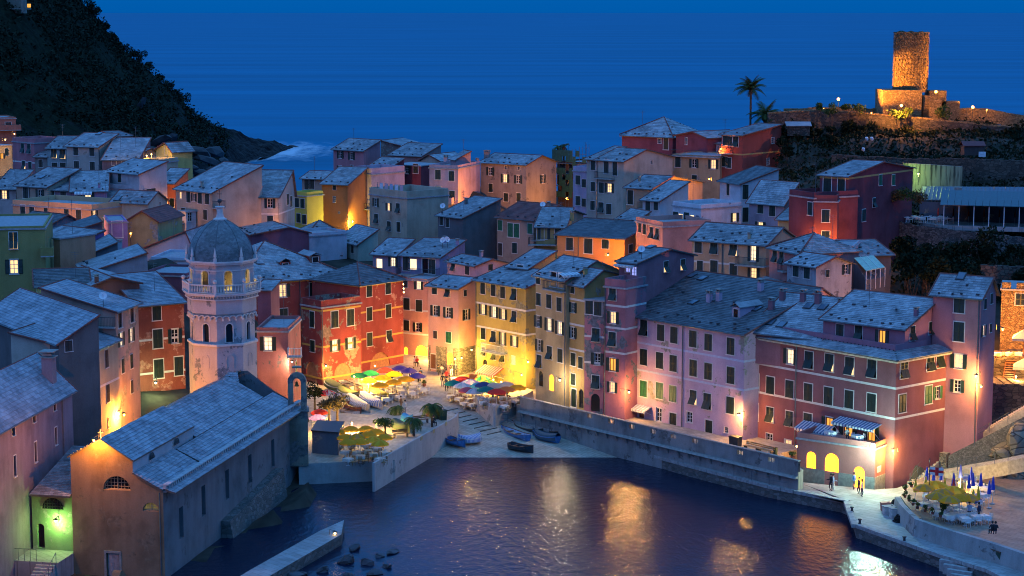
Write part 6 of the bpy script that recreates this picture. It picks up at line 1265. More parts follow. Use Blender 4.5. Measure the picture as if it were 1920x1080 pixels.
px_wall3('terrace_wall','rubble parapet glowing in floodlight left of the tower base',[(1470,206,336),(1560,203,336),(1655,206,336)],.6,2,CST)
px_wall3('terrace_wall','rubble parapet running down to the right of the tower under the right floodlight',[(1795,205,334),(1850,206,334),(1905,217,334),(2050,232,334)],.6,2,CST)
px_wall3('terrace_wall','dark rubble wall across the garden slope below the castle',[(1560,292,300),(1700,300,296),(1830,300,292),(2050,310,290)],.6,3,TWL)
px_wall3('terrace_wall','broad rubble retaining wall under the glazed terrace restaurant',[(1655,412,266),(1720,425,262),(1800,436,259),(1930,450,256),(2100,464,254)],.8,5.5,stonewall('rubble_blue',(.05,.05,.05),(.17,.165,.15),2.4,(.03,.03,.03)))
px_wall3('terrace_wall','low wall at the right edge below the dark garden',[(1840,500,236),(1960,505,236),(2080,510,236)],.5,2,TWL)
# shrubs and trees on the castle slope
def shrub(name,label,px,py,d,r,n,mat,group,s=.3,cat='shrub',wp=None):
    p=Vector(wp) if wp else Vector(onz_d(px,py,d)); z=ZAT(p.x,p.y) if wp is None else p.z
    T=thing(name,label,cat,(p.x,p.y,min(z,p.z)),group); b=MB()
    for _ in range(4): b.bar((p.x,p.y,min(z,p.z)-.3),p+Vector((random.uniform(-.5,.5)*r,random.uniform(-.3,.3)*r,random.uniform(-.2,.4)*r)),.06,4,.03)
    b.build('stem',[TRUNK],T); b=MB(); cloud(b,p,(r,r*.8,r*.75),n,s); b.build('foliage',[mat],T); return T
random.seed(21)
for k in range(74):
    px=random.uniform(1465,1925); py=random.uniform(238,345)
    if px<1720 and py>300: py=random.uniform(238,296)
    d=335-(py-215)*.30; 
    if px>1700 and py>330: continue
    shrub('hillside_shrub','dark shrub on the slope %s'%('just right of the red-brown house' if px<1560 else 'below the left castle floodlight' if px<1650 else 'directly below the castle base' if px<1780 else 'below the right castle floodlight')+(', high under the terrace wall' if py<270 else ', low in the garden'),px,py,d,random.uniform(.9,2.3),260,LF_D,'shrubs on the castle slope',.32)
for k in range(40):
    px=random.uniform(1690,1935); py=random.uniform(462,512) if k%2 else random.uniform(486,520); d=255-(py-460)*.35
    shrub('garden_shrub','dark garden shrub %s'%('behind the glass lean-to' if px<1740 else 'in the middle of the garden above the rose tower house' if px<1840 else 'above the stone building at the right edge'),px,py,d,random.uniform(.8,1.8),240,LF_D,'garden shrubs above the harbour',.28)
for (px,py,d,r) in [(1790,466,246,2.6),(1850,458,246,3.0),(1700,465,246,2.2),(1748,505,232,2.4),(1712,498,236,2.6)]:
    shrub('garden_tree','broad dark green tree in the garden behind the harbour houses',px,py,d,r,700,LF_D,'garden trees above the harbour',.3,'tree')
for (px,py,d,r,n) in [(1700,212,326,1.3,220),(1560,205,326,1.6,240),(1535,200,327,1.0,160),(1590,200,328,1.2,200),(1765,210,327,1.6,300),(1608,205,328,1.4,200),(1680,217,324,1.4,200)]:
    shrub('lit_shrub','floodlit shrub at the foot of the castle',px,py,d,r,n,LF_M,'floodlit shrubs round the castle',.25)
# thick ground cover on the whole slope
b=MB(); random.seed(5)
for _ in range(9000):
    px=random.uniform(1450,1960); py=random.uniform(222,520); d=335-(py-215)*.33
    p=ony(px,py,d); z=ZAT(p.x,p.y)
    if z<3 or p.y<222: continue
    for _ in range(3): leaf(b,Vector((p.x+random.gauss(0,.5),p.y+random.gauss(0,.5),z+abs(random.gauss(0,.35)))),random.uniform(.2,.45))
b.build('slope_ground_cover',[LF_D],kind='stuff')
# palms
def palm(label,px,pyb,pyc,d,cr,nf,grp,base=None,drop=1.0,tr=.22,mat=None,up=.7):
    c=Vector(onz_d(px,pyc,d)); g_=Vector(onz_d(px,pyb,d)) if base is None else Vector((c.x,c.y,base))
    T=thing('palm_tree',label,'palm tree',tuple(g_),grp); b=MB(); n=7
    for j in range(n): 
        a=g_.lerp(c,j/n); e=g_.lerp(c,(j+1)/n); b.bar(a,e,tr*(1-.25*j/n)+.04,7,tr*(1-.25*(j+1)/n))
    b.lathe(c-Vector((0,0,.7*cr*.35)),[(tr*.9,0),(tr*1.6,.25*cr*.4),(tr*1.3,.5*cr*.4),(0,.8*cr*.4)],8); b.build('trunk',[TRUNK],T)
    for k in range(nf):
        b=MB(); a=k*2.399; el=R(random.uniform(-5,78)) if up>.5 else R(random.uniform(-15,45)); L_=cr*random.uniform(.85,1.1); pts=[]; v=Vector((math.cos(a)*math.cos(el),math.sin(a)*math.cos(el),math.sin(el))); p=c.copy(); st=10
        for s in range(st+1):
            pts.append(p.copy()); p=p+v*L_/st; v=(v+Vector((0,0,-.16*drop))).normalized()
        b.tube(pts,.035,3,r2=.01)
        for s in range(1,st+1):
            dd=(pts[s]-pts[s-1]).normalized(); sd_=dd.cross(Vector((0,0,1))).normalized(); ll=cr*.30*math.sin(math.pi*(s/(st+1.0))**.7)+.08
            for q in (0,.33,.66):
                o_=pts[s-1].lerp(pts[s],q)
                for sg in (-1,1):
                    tip=o_+sd_*sg*ll*.8+dd*ll*.65+Vector((0,0,-ll*.35)); w_=dd*.045*cr*.35; kk=len(b.v); b.v+=[tuple(o_-w_),tuple(o_+w_),tuple(tip)]; b.f.append((kk,kk+1,kk+2)); b.m.append(0)
        b.build('frond',[mat or LF_P],T)
    return T
random.seed(3)
palm('tall slender palm silhouetted against the sea beside the red-brown house',1408,232,168,333,3.1,34,None,base=24,tr=.2)
palm('stocky low palm with long fronds right of the tall slender palm',1435,232,218,333,3.6,30,None,base=24,tr=.4)
palm('small palm behind the green netting on the ridge, left crown',1047,300,277,352,1.5,14,'pair of small palms behind the scaffolding',base=18,drop=1.4)
palm('small palm behind the green netting on the ridge, right crown',1057,300,276,354,1.5,14,'pair of small palms behind the scaffolding',base=18,drop=1.4)
# ---------------- street lamps ----------------
OR=(1,.35,.04); WM=(1,.50,.13); YL=(1,.56,.10); WH=(1,.78,.48); CY=(.55,1,.82); GR=(.45,1,.22)
PW_=5.0
_lm={}
def lampmesh(col):
    k=str(col)
    if k not in _lm:
        b=MB(); b.lathe((0,0,0),[(0,-.10),(.07,-.07),(.10,0),(.07,.07),(0,.10)],8); _lm[k]=b.mesh('bulb',[bulbm('bulb_'+k,tuple(min(1,c*1.0+.0) for c in col),28)],smooth=True)
    return _lm[k]
b=MB(); b.lathe((0,0,.14),[(.02,.14),(.10,.10),(.24,0),(.22,-.02)],10); LM_HOOD=b.mesh('lamp_hood',[DARKM])
def lampat(label,p,W_,col=OR,arm=None,post=None,rad=.12,lo=(0,-.3,-.06),hood=True,aim=None,name='street_lamp',grp='street lamps of the village'):
    p=Vector(p); T=thing(name,label,'lamp',tuple(p),grp); inst('bulb',lampmesh(col),T,sc=(2.4,)*3 if 'flood' in label else (1,1,1))  # floodlight bulbs are oversized to stand in for their glare
    if hood: inst('lamp_hood',LM_HOOD,T)
    if arm is not None: b=MB(); q=p+Vector(arm); b.bar(p+Vector((0,0,.26)),q+Vector((0,0,.3)),.025,5); b.bar(q+Vector((0,0,.3)),q+Vector((0,0,-.2)),.03,5); b.build('bracket',[DARKM],T)
    if post: b=MB(); b.bar(p-Vector((0,0,post)),p-Vector((0,0,.12)),.05,6); b.build('post',[DARKM],T)
    l=bpy.data.lights.new('lamp_light','SPOT' if aim else 'POINT'); l.energy=W_*PW_; l.color=col; l.shadow_soft_size=rad; o=bpy.data.objects.new('lamp_light',l); COL.objects.link(o); o.parent=T
    if aim: l.spot_size=R(aim[1]); l.spot_blend=.6; o.rotation_euler=(Vector(aim[0])-p).to_track_quat('-Z','Y').to_euler()
    o.location=(0,0,-.26) if hood else (lo if 'flood' not in label or lo[1]!=-.3 else (0,-.45,-.1))
    return T
def lampon(h,px,py,W_,label,col=OR,off=.7,drop=0,**k):
    h=K[h]; ht=h['hit'](px,py,3)
    if ht is None: print('LAMP MISS',label); return
    _,i,u,z=ht; P,dr,Ln,nn,_=h['walls'][i]; p=P+dr*u+nn*off; return lampat(label,(p.x,p.y,z+drop),W_,col,arm=-nn*off,**k)
LP=lambda px,py,d: onz_d(px,py,d)
lampon('loggiaL',228,770,800,'brilliant orange lane lamp on the salmon loggia house',OR,.9); lampon('leanL',217,777,700,'orange lamp beside the brilliant lane lamp on the lean-to house',OR,.9)
lampat('orange lantern on the peak of the church front',tuple(cl(5.7,-1.1,12.25)),300,OR,arm=CV*1.0)
lampat('orange lamp just outside the left edge by the stepped passage',LP(-14,935,158),160,OR,arm=(-.8,0,0))
lampat('green-glowing lantern under the passage porch left of the church',tuple(cl(9.9,-.1,4.7)),85,GR,arm=CV*.6)
lampat('white-green lamp under the arcade of the flaking red house',LP(292,718,209.5),110,(.8,1,.45),arm=(0,.6,.3))
lampat('lamp glowing inside the belfry of the church tower',(TX+.3,TY-.2,z_bal+2.1),120,(1,.66,.12),hood=False,name='tower_and_fill_lamp'); lampat('dim lamp inside the lower windows of the church tower',(TX+1.2,TY-1.2,z_s1+1.6),60,YL,hood=False,name='tower_and_fill_lamp')
lampat('orange lane lamp hidden at the foot of the bell tower',tuple(cl(14.0,32,7.0)),260,OR,post=3); lampat('orange lane lamp in the alley left of the bell tower',tuple(cl(13.5,44,8)),40,OR,post=3)
lampon('coral',549,677,120,'starry white lamp on the coral house corner',WH,.6)
lampon('redM',602,684,120,'yellow wall lantern on the corner of the red palazzo',YL,1.0); lampat('white lamp under the big arch of the red palazzo',LP(703,686,244),420,WM,hood=False,arm=(0,.5,0))
for px,py,l in ((664,706,'left'),(679,712,'middle'),(692,717,'right')): lampat('globe lamp on a post beside the café umbrellas, %s of the three'%l,LP(px,py,236),220,YL,post=2.0,hood=False,grp='globe lamps of the café')
for k,(px,py) in enumerate([(756,533),(756.5,541),(757,548)]): lampat(('uppermost','middle','lowest')[k]+' of three party bulbs at the corner of the red palazzo',LP(px,py,257.6),14,WM,hood=False,rad=.05,name='string_bulb',grp='string of party bulbs')
lampon('salmonp',793,653,900,'bright lantern above the archway of the salmon house',WM,2.4); lampon('pinkp',842,672,220,'shop lamp under the little awning of the pale pink house',YL,1.0)
lampon('pinkp',880,668,420,'lamp over the poster wall beside the piazza stairs',YL,1.6)
lampon('olive',898,654,160,'wall lamp at the left corner of the olive-yellow house',YL,1.2); lampon('olive',962,700,210,'round lamp above the trattoria wall of the olive-yellow house',YL,1.6); lampon('olive',977,676,160,'bright window lamp at the right of the olive-yellow house',YL,1.3)
lampat('lamp under the striped awning of the trattoria',LP(925,712,240),260,YL,hood=False,arm=(0,.4,.2)); lampat('lamp among the colourful café umbrellas',LP(940,716,236),330,YL,post=2,hood=False); lampat('lamp lighting the diners behind the white café wall',LP(905,720,238),420,YL,post=1.8,hood=False)
lampat('lamp among the yellow umbrellas in front of the red palazzo',LP(715,716,240),400,YL,post=1.9,hood=False)
lampat('lamp lighting the yellow umbrellas at the lower terrace, left',LP(610,800,214),420,YL,post=1.6,hood=False); lampat('lamp lighting the yellow umbrellas at the lower terrace, right',LP(705,795,215),420,YL,post=1.6,hood=False); lampat('added fill lamp lighting the yellow umbrellas at the lower terrace, middle',LP(660,793,216),500,YL,post=1.6,hood=False)  # the middle lamp is added to spread light under the canopies
lampat('tall slim lamp post standing on the palm terrace',LP(690,808,213),60,YL,post=3.0)
lampon('cream',1043,711,120,'white shop lamp on the tall cream-yellow house',WH,.7)
lampon('rose_low',1163,733,220,'brilliant lamp by the geranium terrace on the slim rose house',WM,1.2); lampon('pink',1396,776,160,'warm wall lamp at the right end of the pink harbour house',WM,.9)
lampat('small lamp at the left corner of the arched restaurant',LP(1494,837,199),70,WM,arm=(.4,.3,0)); 
lampat('dazzling white floodlight on the corner of the arched restaurant',LP(1637,836,191.6),520,CY,arm=(.6,1.2,.1),rad=.3,lo=(-.2,-.6,-.1),hood=False)
lampat('added orange fill lamp in front of the arches of the restaurant',LP(1541,846,197.5),420,(1,.38,.02),hood=False,rad=.45,name='tower_and_fill_lamp'); lampat('added orange fill lamp over the doorway of the restaurant',LP(1608,874,194.6),160,(1,.42,.03),hood=False,rad=.4,name='tower_and_fill_lamp')  # both lamps are added to colour the water reflection and the quay
lampon('purple',1683,843,260,'warm wall lamp low on the side of the purple-red block',YL,.7)
lampon('tower',1838,702,260,'starry lamp on the corner of the rose tower house',WM,1.2); lampon('tower',1829,724,200,'wall lamp under the windows of the rose tower house',YL,.6)
lampat('orange street lamp behind the rose tower house',LP(1880,618,210),1900,OR,arm=(-.6,.3,.2)); lampat('added fill lamp warming the yellow umbrellas of the quay terrace',LP(1798,905,188),240,YL,post=1.5,hood=False); lampat('lamp over the hillside restaurant tables at the right edge',LP(1905,706,209),260,WM,hood=False,post=2)  # the lamp among the quay umbrellas is added to warm their canvas
lampat('blazing castle floodlight left of the tower',LP(1572,186,326),15000,OR,aim=(LP(1700,150,334),44),post=1.8,hood=False,lo=(.6,.0,.1),grp='castle floodlights'); lampat('blazing castle floodlight right of the tower',LP(1824,201,333),9000,OR,aim=(LP(1752,130,334.5),60),post=1.8,hood=False,lo=(-.6,0,.1),grp='castle floodlights'); lampat('small path light below the castle wall',LP(1634,212,327),60,OR,post=.5)
lampat('path lamp behind the terrace wall left of the tower',LP(1545,204,332),160,OR,post=1,hood=False); lampat('path lamp behind the terrace wall right of the tower',LP(1850,206,331),130,OR,post=1,hood=False); lampat('added low floodlight brightening the castle base',LP(1690,198,324.0),1500,OR,hood=False,name='floodlight'); lampat('low floodlight behind the castle shaft on its right',LP(1755,172,331.5),60,OR,hood=False,name='floodlight')  # the low floodlight at the base is added to brighten the stone
lampat('yellow-green lamp by the streaked garden wall',LP(1722,326,277),260,(.62,1,.16),post=1.6)
lampon('orangeM',652,415,520,'starry yellow alley lamp on the deep orange house',(1,.75,.12),.9); lampat('hidden lamp at the foot of the bright yellow house',LP(590,432,303),500,(1,.8,.12),arm=(.3,.2,0)); lampat('hidden orange lamp below the grey-cream house',LP(540,438,288),260,OR,arm=(-.3,.2,0))
lampat('blazing orange lamp in the alley by the peach balcony house',LP(1432,519,235),3200,(1,.42,.04),arm=(.4,.3,0))
lampat('orange lamp at the foot of the dark red building',LP(1585,462,246),300,OR,arm=(.3,.3,0)); lampat('orange lamp hidden between the yellow hut and the dark red building',LP(1518,455,248),220,OR,arm=(.3,.3,0))
lampon('redN',1355,279,90,'red-orange terrace lamp between the two ridge houses',(1,.25,.04),.5); lampat('hidden orange lamp below the tan gable',LP(1330,336,289),900,OR,arm=(.3,.3,0))
lampat('hidden orange lamp behind the long orange house',LP(1140,478,254),420,OR,arm=(-.3,.3,0)); lampat('orange lamp in the gap left of the scaffolded house',LP(1062,372,338),700,OR,arm=(.3,.3,0)); lampat('orange lamp right of the tall lilac-pink house',LP(908,372,331),800,OR,arm=(.3,.3,0))
lampat('orange lamp in the gap beside the cream gable',LP(805,338,352),420,OR,arm=(.3,.3,0)); lampat('hidden orange lamp between pink and lilac ridge houses',LP(700,330,344),150,OR,arm=(.3,.3,0))
lampat('bright street lamp above the shop at the left edge',LP(27,251,344),420,WM,arm=(-.5,.3,0)); lampat('small street lamp at the left edge under the cliff',LP(10,262,344),220,YL,arm=(-.5,.3,0))
lampat('left of two terrace lamps on the western roof terrace',LP(275,292,315),150,YL,post=.8,hood=False); lampat('right of two terrace lamps on the western roof terrace',LP(284,289,315),150,YL,post=.8,hood=False)
lampat('hidden orange lane lamp below the western terraces, left part',LP(62,418,272),420,OR,post=2); lampat('hidden orange lane lamp below the western terraces, right part',LP(150,425,268),420,OR,post=2); lampat('orange lamp beside the orange gable in the west',LP(322,395,296),200,OR,arm=(.3,.3,0)); lampat('hidden lamp by the flaking ochre gable',LP(245,438,256),150,OR,post=2)
lampat('green lamp behind the dark slate roof in the west',LP(110,552,207),60,GR,post=1); lampat('lamp near the right end of the orange lane, left of the dome',LP(313,400,285),120,OR,post=2)
lampat('lamp above the lit beach steps below the church wall',LP(628,1000,176),300,YL,arm=(-.5,.2,0))
# ---------------- umbrellas, tables, people, boats, plants ----------------
random.seed(11)
def cloth(name,c):
    if name in _mc: return _mc[name]
    m=flat(name,c,.8,.08,5)
    if name.startswith('umbrella'):   # lamplight glows through the canvas
        t=m.node_tree; bs=t.nodes['Principled BSDF']; tr=N(t,'ShaderNodeBsdfTranslucent'); tr.inputs[0].default_value=(*[min(1,x*1.3) for x in c],1); mx=N(t,'ShaderNodeMixShader'); mx.inputs[0].default_value=.5; L(t,bs.outputs[0],mx.inputs[1]); L(t,tr.outputs[0],mx.inputs[2]); L(t,mx.outputs[0],t.nodes['Material Output'].inputs[0])
    return m
def umb_mesh(r,cols,h=.42,n=10):
    b=MB(); k=5; prof=[(0,h),(r*.35,h*.86),(r*.72,h*.46),(r,0)]
    for i in range(n):
        a0=2*math.pi*i/n; a1=2*math.pi*(i+1)/n
        for j in range(3):
            r0,z0=prof[j]; r1,z1=prof[j+1]; p=lambda rr,a,z: (rr*math.cos(a),rr*math.sin(a),z)
            if j==0: b.poly([p(0,0,z0),p(r1,a0,z1),p(r1,a1,z1)],i%len(cols))
            else: b.poly([p(r0,a0,z0),p(r1,a0,z1),p(r1,a1,z1),p(r0,a1,z0)],i%len(cols))
        am=(a0+a1)/2; rm=r*.94; b.poly([p(r,a0,0),p(r,a0,-.12),p(rm*1.02,am,-.10),p(r,a1,-.12),p(r,a1,0),p(rm*1.02,am,0.0)],i%len(cols))
    return b.mesh('canopy',cols)
b=MB(); b.bar((0,0,0),(0,0,2.45),.03,6); M_POLE=b.mesh('pole',[WHITEM])
b=MB(); b.lathe((0,0,0),[(.28,0),(.28,.08),(.06,.1)],10); M_FOOT=b.mesh('base',[CONC])
UC={}
def umb_col(k):
    if k in UC: return UC[k]
    C={'y':[cloth('umbrella_yellow',(.92,.40,.01))],'g':[cloth('umbrella_green',(.02,.22,.10))],'r':[cloth('umbrella_red',(.60,.04,.03))],'p':[cloth('umbrella_purple',(.10,.07,.34))],
       't':[cloth('umbrella_teal',(.01,.20,.20))],'w':[cloth('umbrella_white',(.62,.66,.75)),cloth('umbrella_sky',(.35,.52,.66))],'c':[cloth('umbrella_cyan',(.10,.42,.52))],'n':[cloth('umbrella_navy',(.03,.06,.22))],
       'm':[cloth('umbrella_rose',(.40,.10,.16))],'o':[cloth('umbrella_orange',(.65,.20,.05))],'l':[cloth('umbrella_lime',(.42,.52,.10)),cloth('umbrella_leaf',(.12,.42,.12))],'s':[cloth('umbrella_red',(.60,.04,.03)),cloth('umbrella_cream',(.68,.56,.42))],
       'v':[cloth('umbrella_lilac',(.42,.32,.62)),cloth('umbrella_white',(.62,.66,.75))],'e':[cloth('umbrella_beige',(.62,.50,.42))],'k':[cloth('umbrella_green',(.02,.22,.10)),cloth('umbrella_orange',(.65,.20,.05))],
       'q':[cloth('umbrella_yellow',(.92,.40,.01)),cloth('umbrella_dull',(.62,.32,.08))],'z':[cloth('umbrella_lemon',(.90,.52,.03)),cloth('umbrella_yellow',(.92,.40,.01))]}
    UC[k]=C[k]; return C[k]
CN_={'y':'yellow','g':'green','r':'red','p':'purple','t':'teal','w':'white and sky-blue','c':'cyan','n':'navy blue','m':'rose','o':'orange','l':'lime green','s':'red and cream striped','v':'lilac and white','e':'beige','k':'green and orange','q':'yellow and brown','z':'lemon yellow'}
_um_={}
def umbrella(px,py,zg,k,r,label,grp,h=2.2):
    p=onz(px,py,zg+h+.15); key=(k,r)
    if key not in _um_: _um_[key]=umb_mesh(r,umb_col(k))
    T=thing('umbrella',label,'umbrella',(p.x,p.y,zg),grp,rz=random.random()); c=inst('canopy',_um_[key],T,(0,0,h)); inst('pole',M_POLE,T,sc=(1,1,h/2.3)); inst('base',M_FOOT,T); return T,p
def side(i,n,t=('leftmost','second from the left','in the middle','second from the right','rightmost')): return t[min(4,int(i*5/n))]
# tables and chairs
b=MB(); b.lathe((0,0,0),[(.22,0),(.05,.04),(.05,.7)],8); b.box((0,0,.73),(.8,.8,.04)); M_TAB=b.mesh('tabletop',[WHITEM])
def tclothmesh(m):
    b=MB(); s=.43; b.poly([(-s,-s,.765),(s,-s,.765),(s,s,.765),(-s,s,.765)]); e=s+.03
    for a,c in (((-s,-s),(s,-s)),((s,-s),(s,s)),((s,s),(-s,s)),((-s,s),(-s,-s))): b.poly([(a[0],a[1],.765),(c[0],c[1],.765),(c[0]*1.06,c[1]*1.06,.42),((a[0]+c[0])/2*1.02,(a[1]+c[1])/2*1.02,.5),(a[0]*1.06,a[1]*1.06,.42)])
    return b.mesh('tablecloth',[m])
TCW=tclothmesh(cloth('cloth_white',(.70,.66,.60))); TCB=tclothmesh(cloth('cloth_blue',(.06,.08,.26)))
def chairmesh(m):
    b=MB(); b.box((0,0,.44),(.42,.42,.04))
    for x in(-.19,.19):
        b.bar((x,-.19,0),(x,-.19,.44),.018,4); b.bar((x,.19,0),(x,.22,.85),.018,4)
    for z in (.6,.7,.8): b.box((0,.21,z),(.4,.02,.06))
    b.bar((-.2,-.2,.62),(-.2,.2,.62),.018,4); b.bar((.2,-.2,.62),(.2,.2,.62),.018,4); return b.mesh('chair',[m])
CHW=chairmesh(WHITEM); CHD=chairmesh(flat('chair_wood',(.30,.17,.07),.6))
def rootmesh(name,me,label,cat,loc,rz,grp):
    o=bpy.data.objects.new(name,me); COL.objects.link(o); o.location=loc; o.rotation_euler=(0,0,rz); tag(o,label,cat,grp); return o
def table(x,y,z,rz,where,cl_='w',ch=CHW,n=4,grp=''):
    if cl_: rootmesh('tablecloth',TCW if cl_=='w' else TCB,('white' if cl_=='w' else 'dark blue')+' cloth over a small table '+where,'tablecloth',(x,y,z),rz,'tablecloths '+grp)
    rootmesh('table',M_TAB,'small square table '+where,'table',(x,y,z),rz,'tables '+grp)
    for k in range(n):
        a=rz+k*math.pi/2; d=.62; rootmesh('chair',ch,('white' if ch is CHW else 'wooden')+' chair at a small table '+where,'chair',(x+d*math.sin(a)*1,y-d*math.cos(a),z),a+math.pi,'chairs '+grp)
# people: one skinned body per pose
def body(name,J,E,R_,mats,zc):
    """J joints, E edges, R_ radii; mats by height: skin,top,bottom"""
    me=bpy.data.meshes.new(name); me.from_pydata(J,E,[]); o=bpy.data.objects.new(name,me); COL.objects.link(o); o.modifiers.new('skin','SKIN'); o.modifiers.new('sub','SUBSURF').levels=1
    for i,r in enumerate(R_): v=me.skin_vertices[0].data[i]; v.radius=(r,r); v.use_root=(i==0)
    dg=bpy.context.evaluated_depsgraph_get(); n=bpy.data.meshes.new_from_object(o.evaluated_get(dg)); n.name='body'; bpy.data.objects.remove(o); n.materials.clear()
    for m in mats: n.materials.append(m)
    for p in n.polygons: p.material_index=zc(p.center); p.use_smooth=True
    return n
SKIN=flat('skin',(.42,.24,.16),.6,.05); HAIR=flat('hair',(.03,.02,.015),.7)
def stand(mt,mb,stride=.1,arm=0):
    J=[(0,0,.95),(0,0,1.15),(0,0,1.38),(0,0,1.5),(0,-.01,1.62),(0,-.01,1.72),(-.09,0,.88),(-.11,-stride,.48),(-.11,stride*.3,.08),(-.11,-.12+stride*.3,.04),(.09,0,.88),(.11,stride*.5,.48),(.11,stride,.08),(.11,-.12+stride,.04),
       (-.19,0,1.40),(-.25,.02,1.12),(-.24,-.08-arm,.9+arm*.9),(-.23,-.14-arm,.82+arm),(.19,0,1.40),(.25,.02,1.12),(.24,-.08,.88),(.23,-.12,.80)]
    E=[(0,1),(1,2),(2,3),(3,4),(4,5),(0,6),(6,7),(7,8),(8,9),(0,10),(10,11),(11,12),(12,13),(2,14),(14,15),(15,16),(16,17),(2,18),(18,19),(19,20),(20,21)]
    R_=[.13,.12,.14,.055,.095,.08,.09,.065,.045,.035,.09,.065,.045,.035,.06,.045,.035,.035,.06,.045,.035,.035]
    def zc(c): return 0 if c.z>1.5 or (abs(c.x)>.19 and c.z<.88 and c.z>.7) else (1 if c.z>.93 else 2)
    return body('body',J,E,R_,[SKIN,mt,mb],zc)
def sit(mt,mb):
    J=[(0,0,.52),(0,.02,.72),(0,0,.95),(0,0,1.06),(0,-.02,1.18),(0,-.02,1.27),(-.09,-.05,.5),(-.1,-.42,.5),(-.1,-.42,.1),(-.1,-.54,.05),(.09,-.05,.5),(.1,-.42,.5),(.1,-.42,.1),(.1,-.54,.05),(-.18,0,.97),(-.24,-.06,.72),(-.16,-.32,.74),(-.14,-.38,.76),(.18,0,.97),(.24,-.06,.72),(.16,-.32,.74),(.14,-.38,.76)]
    E=[(0,1),(1,2),(2,3),(3,4),(4,5),(0,6),(6,7),(7,8),(8,9),(0,10),(10,11),(11,12),(12,13),(2,14),(14,15),(15,16),(16,17),(2,18),(18,19),(19,20),(20,21)]
    R_=[.13,.12,.14,.055,.095,.08,.09,.07,.045,.035,.09,.07,.045,.035,.06,.045,.035,.035,.06,.045,.035,.035]
    return body('body',J,E,R_,[SKIN,mt,mb],lambda c: 0 if c.z>1.06 or (c.y<-.3 and c.z>.68) else (1 if c.z>.6 and c.y>-.25 or c.z>.62 else 2))
b=MB(); b.lathe((0,.015,1.70),[(.105,-.08),(.115,0),(.09,.09),(0,.125)],8); M_HAIR=b.mesh('hair',[HAIR],smooth=True)
b=MB(); b.lathe((0,.01,1.255),[(.105,-.08),(.115,0),(.09,.09),(0,.125)],8); M_HAIRS=b.mesh('hair',[HAIR],smooth=True)
CL={'red':cloth('wear_red',(.5,.03,.03)),'black':cloth('wear_black',(.02,.02,.025)),'white':cloth('wear_white',(.6,.58,.52)),'blue':cloth('wear_blue',(.08,.16,.34)),'navy':cloth('wear_navy',(.02,.03,.07)),'teal':cloth('wear_teal',(.01,.25,.2)),'grey':cloth('wear_grey',(.2,.2,.22)),'brown':cloth('wear_brown',(.16,.09,.05)),'pale':cloth('wear_pale',(.35,.45,.6))}
_ps={}
def person(px,py,zg,top,bot,label,pose='stand',rz=0,grp=None,arm=0,xyz=None):
    key=(pose,top,bot,arm)
    if key not in _ps: _ps[key]=(stand(CL[top],CL[bot],.1,arm) if pose=='stand' else sit(CL[top],CL[bot]))
    p=Vector(xyz) if xyz else onz(px,py,zg); T=thing('person',label,'person',(p.x,p.y,zg if not xyz else p.z),grp,rz); inst('body',_ps[key],T); inst('hair',M_HAIR if pose=='stand' else M_HAIRS,T); return T
# piazza café left (in front of the red palazzo)
gz_=lambda x,y: (540+x/4,630+y/4)
LU=[(530,272,'g'),(618,260,'g'),(728,243,'r'),(840,230,'p'),(905,245,'p'),(968,275,'p'),(795,265,'y'),(712,285,'y'),(600,300,'y'),(690,325,'y'),(790,310,'y'),(885,292,'y')]
OM={0:'at the left end, above the globe lamps',1:'second from the left, under the big arch',2:'the only red one in front of the red palazzo',3:'rearmost of the three, near the salmon archway',4:'middle of the three, beside the piazza',5:'front right of the three, beside the piazza',6:'rearmost, next to the red one',7:'small, in the middle row behind',8:'front left, above the left globe lamps',9:'front row, second from the left',10:'front row, second from the right',11:'large, front right next to the purple ones'}
TABS=[]
for i,(x,y,k) in enumerate(LU):
    T,p=umbrella(*gz_(x,y+6),2.25,k,1.06,'%s café umbrella %s'%(CN_[k],OM[i]),'umbrellas of the café at the red palazzo',2.15); TABS.append((p.x,p.y,zpz(p.y)))
    T.location.z=zpz(p.y)
for i,(x,y,z) in enumerate(TABS): table(x+.7,y-.5,z,random.random()*.6,'under the café umbrellas before the red palazzo','w',CHW,3,'of the café at the red palazzo'); table(x-.6,y+.4,z,random.random()*.6,'under the café umbrellas before the red palazzo','w',CHW,2,'of the café at the red palazzo')
for x,y in ((895,385),(800,390),(985,360),(950,340)): p=onz(*gz_(x,y),2.0); table(p.x,p.y,zpz(p.y),.4,'at the open edge of the red palazzo café','b' if x in(895,985) else 'w',CHW,4,'of the café at the red palazzo')
TPC=['black','navy','brown','white','red','grey','blue']
for i in range(14):
    x=random.uniform(760,1000); y=random.uniform(345,385)-(x-760)*.12; p=onz(*gz_(x,y),2.1); person(0,0,0,TPC[i%7],'black','diner in %s sitting at the café before the red palazzo'%TPC[i%7],'sit',random.random()*6.3,'diners at the red palazzo café',xyz=(p.x,p.y,zpz(p.y)))
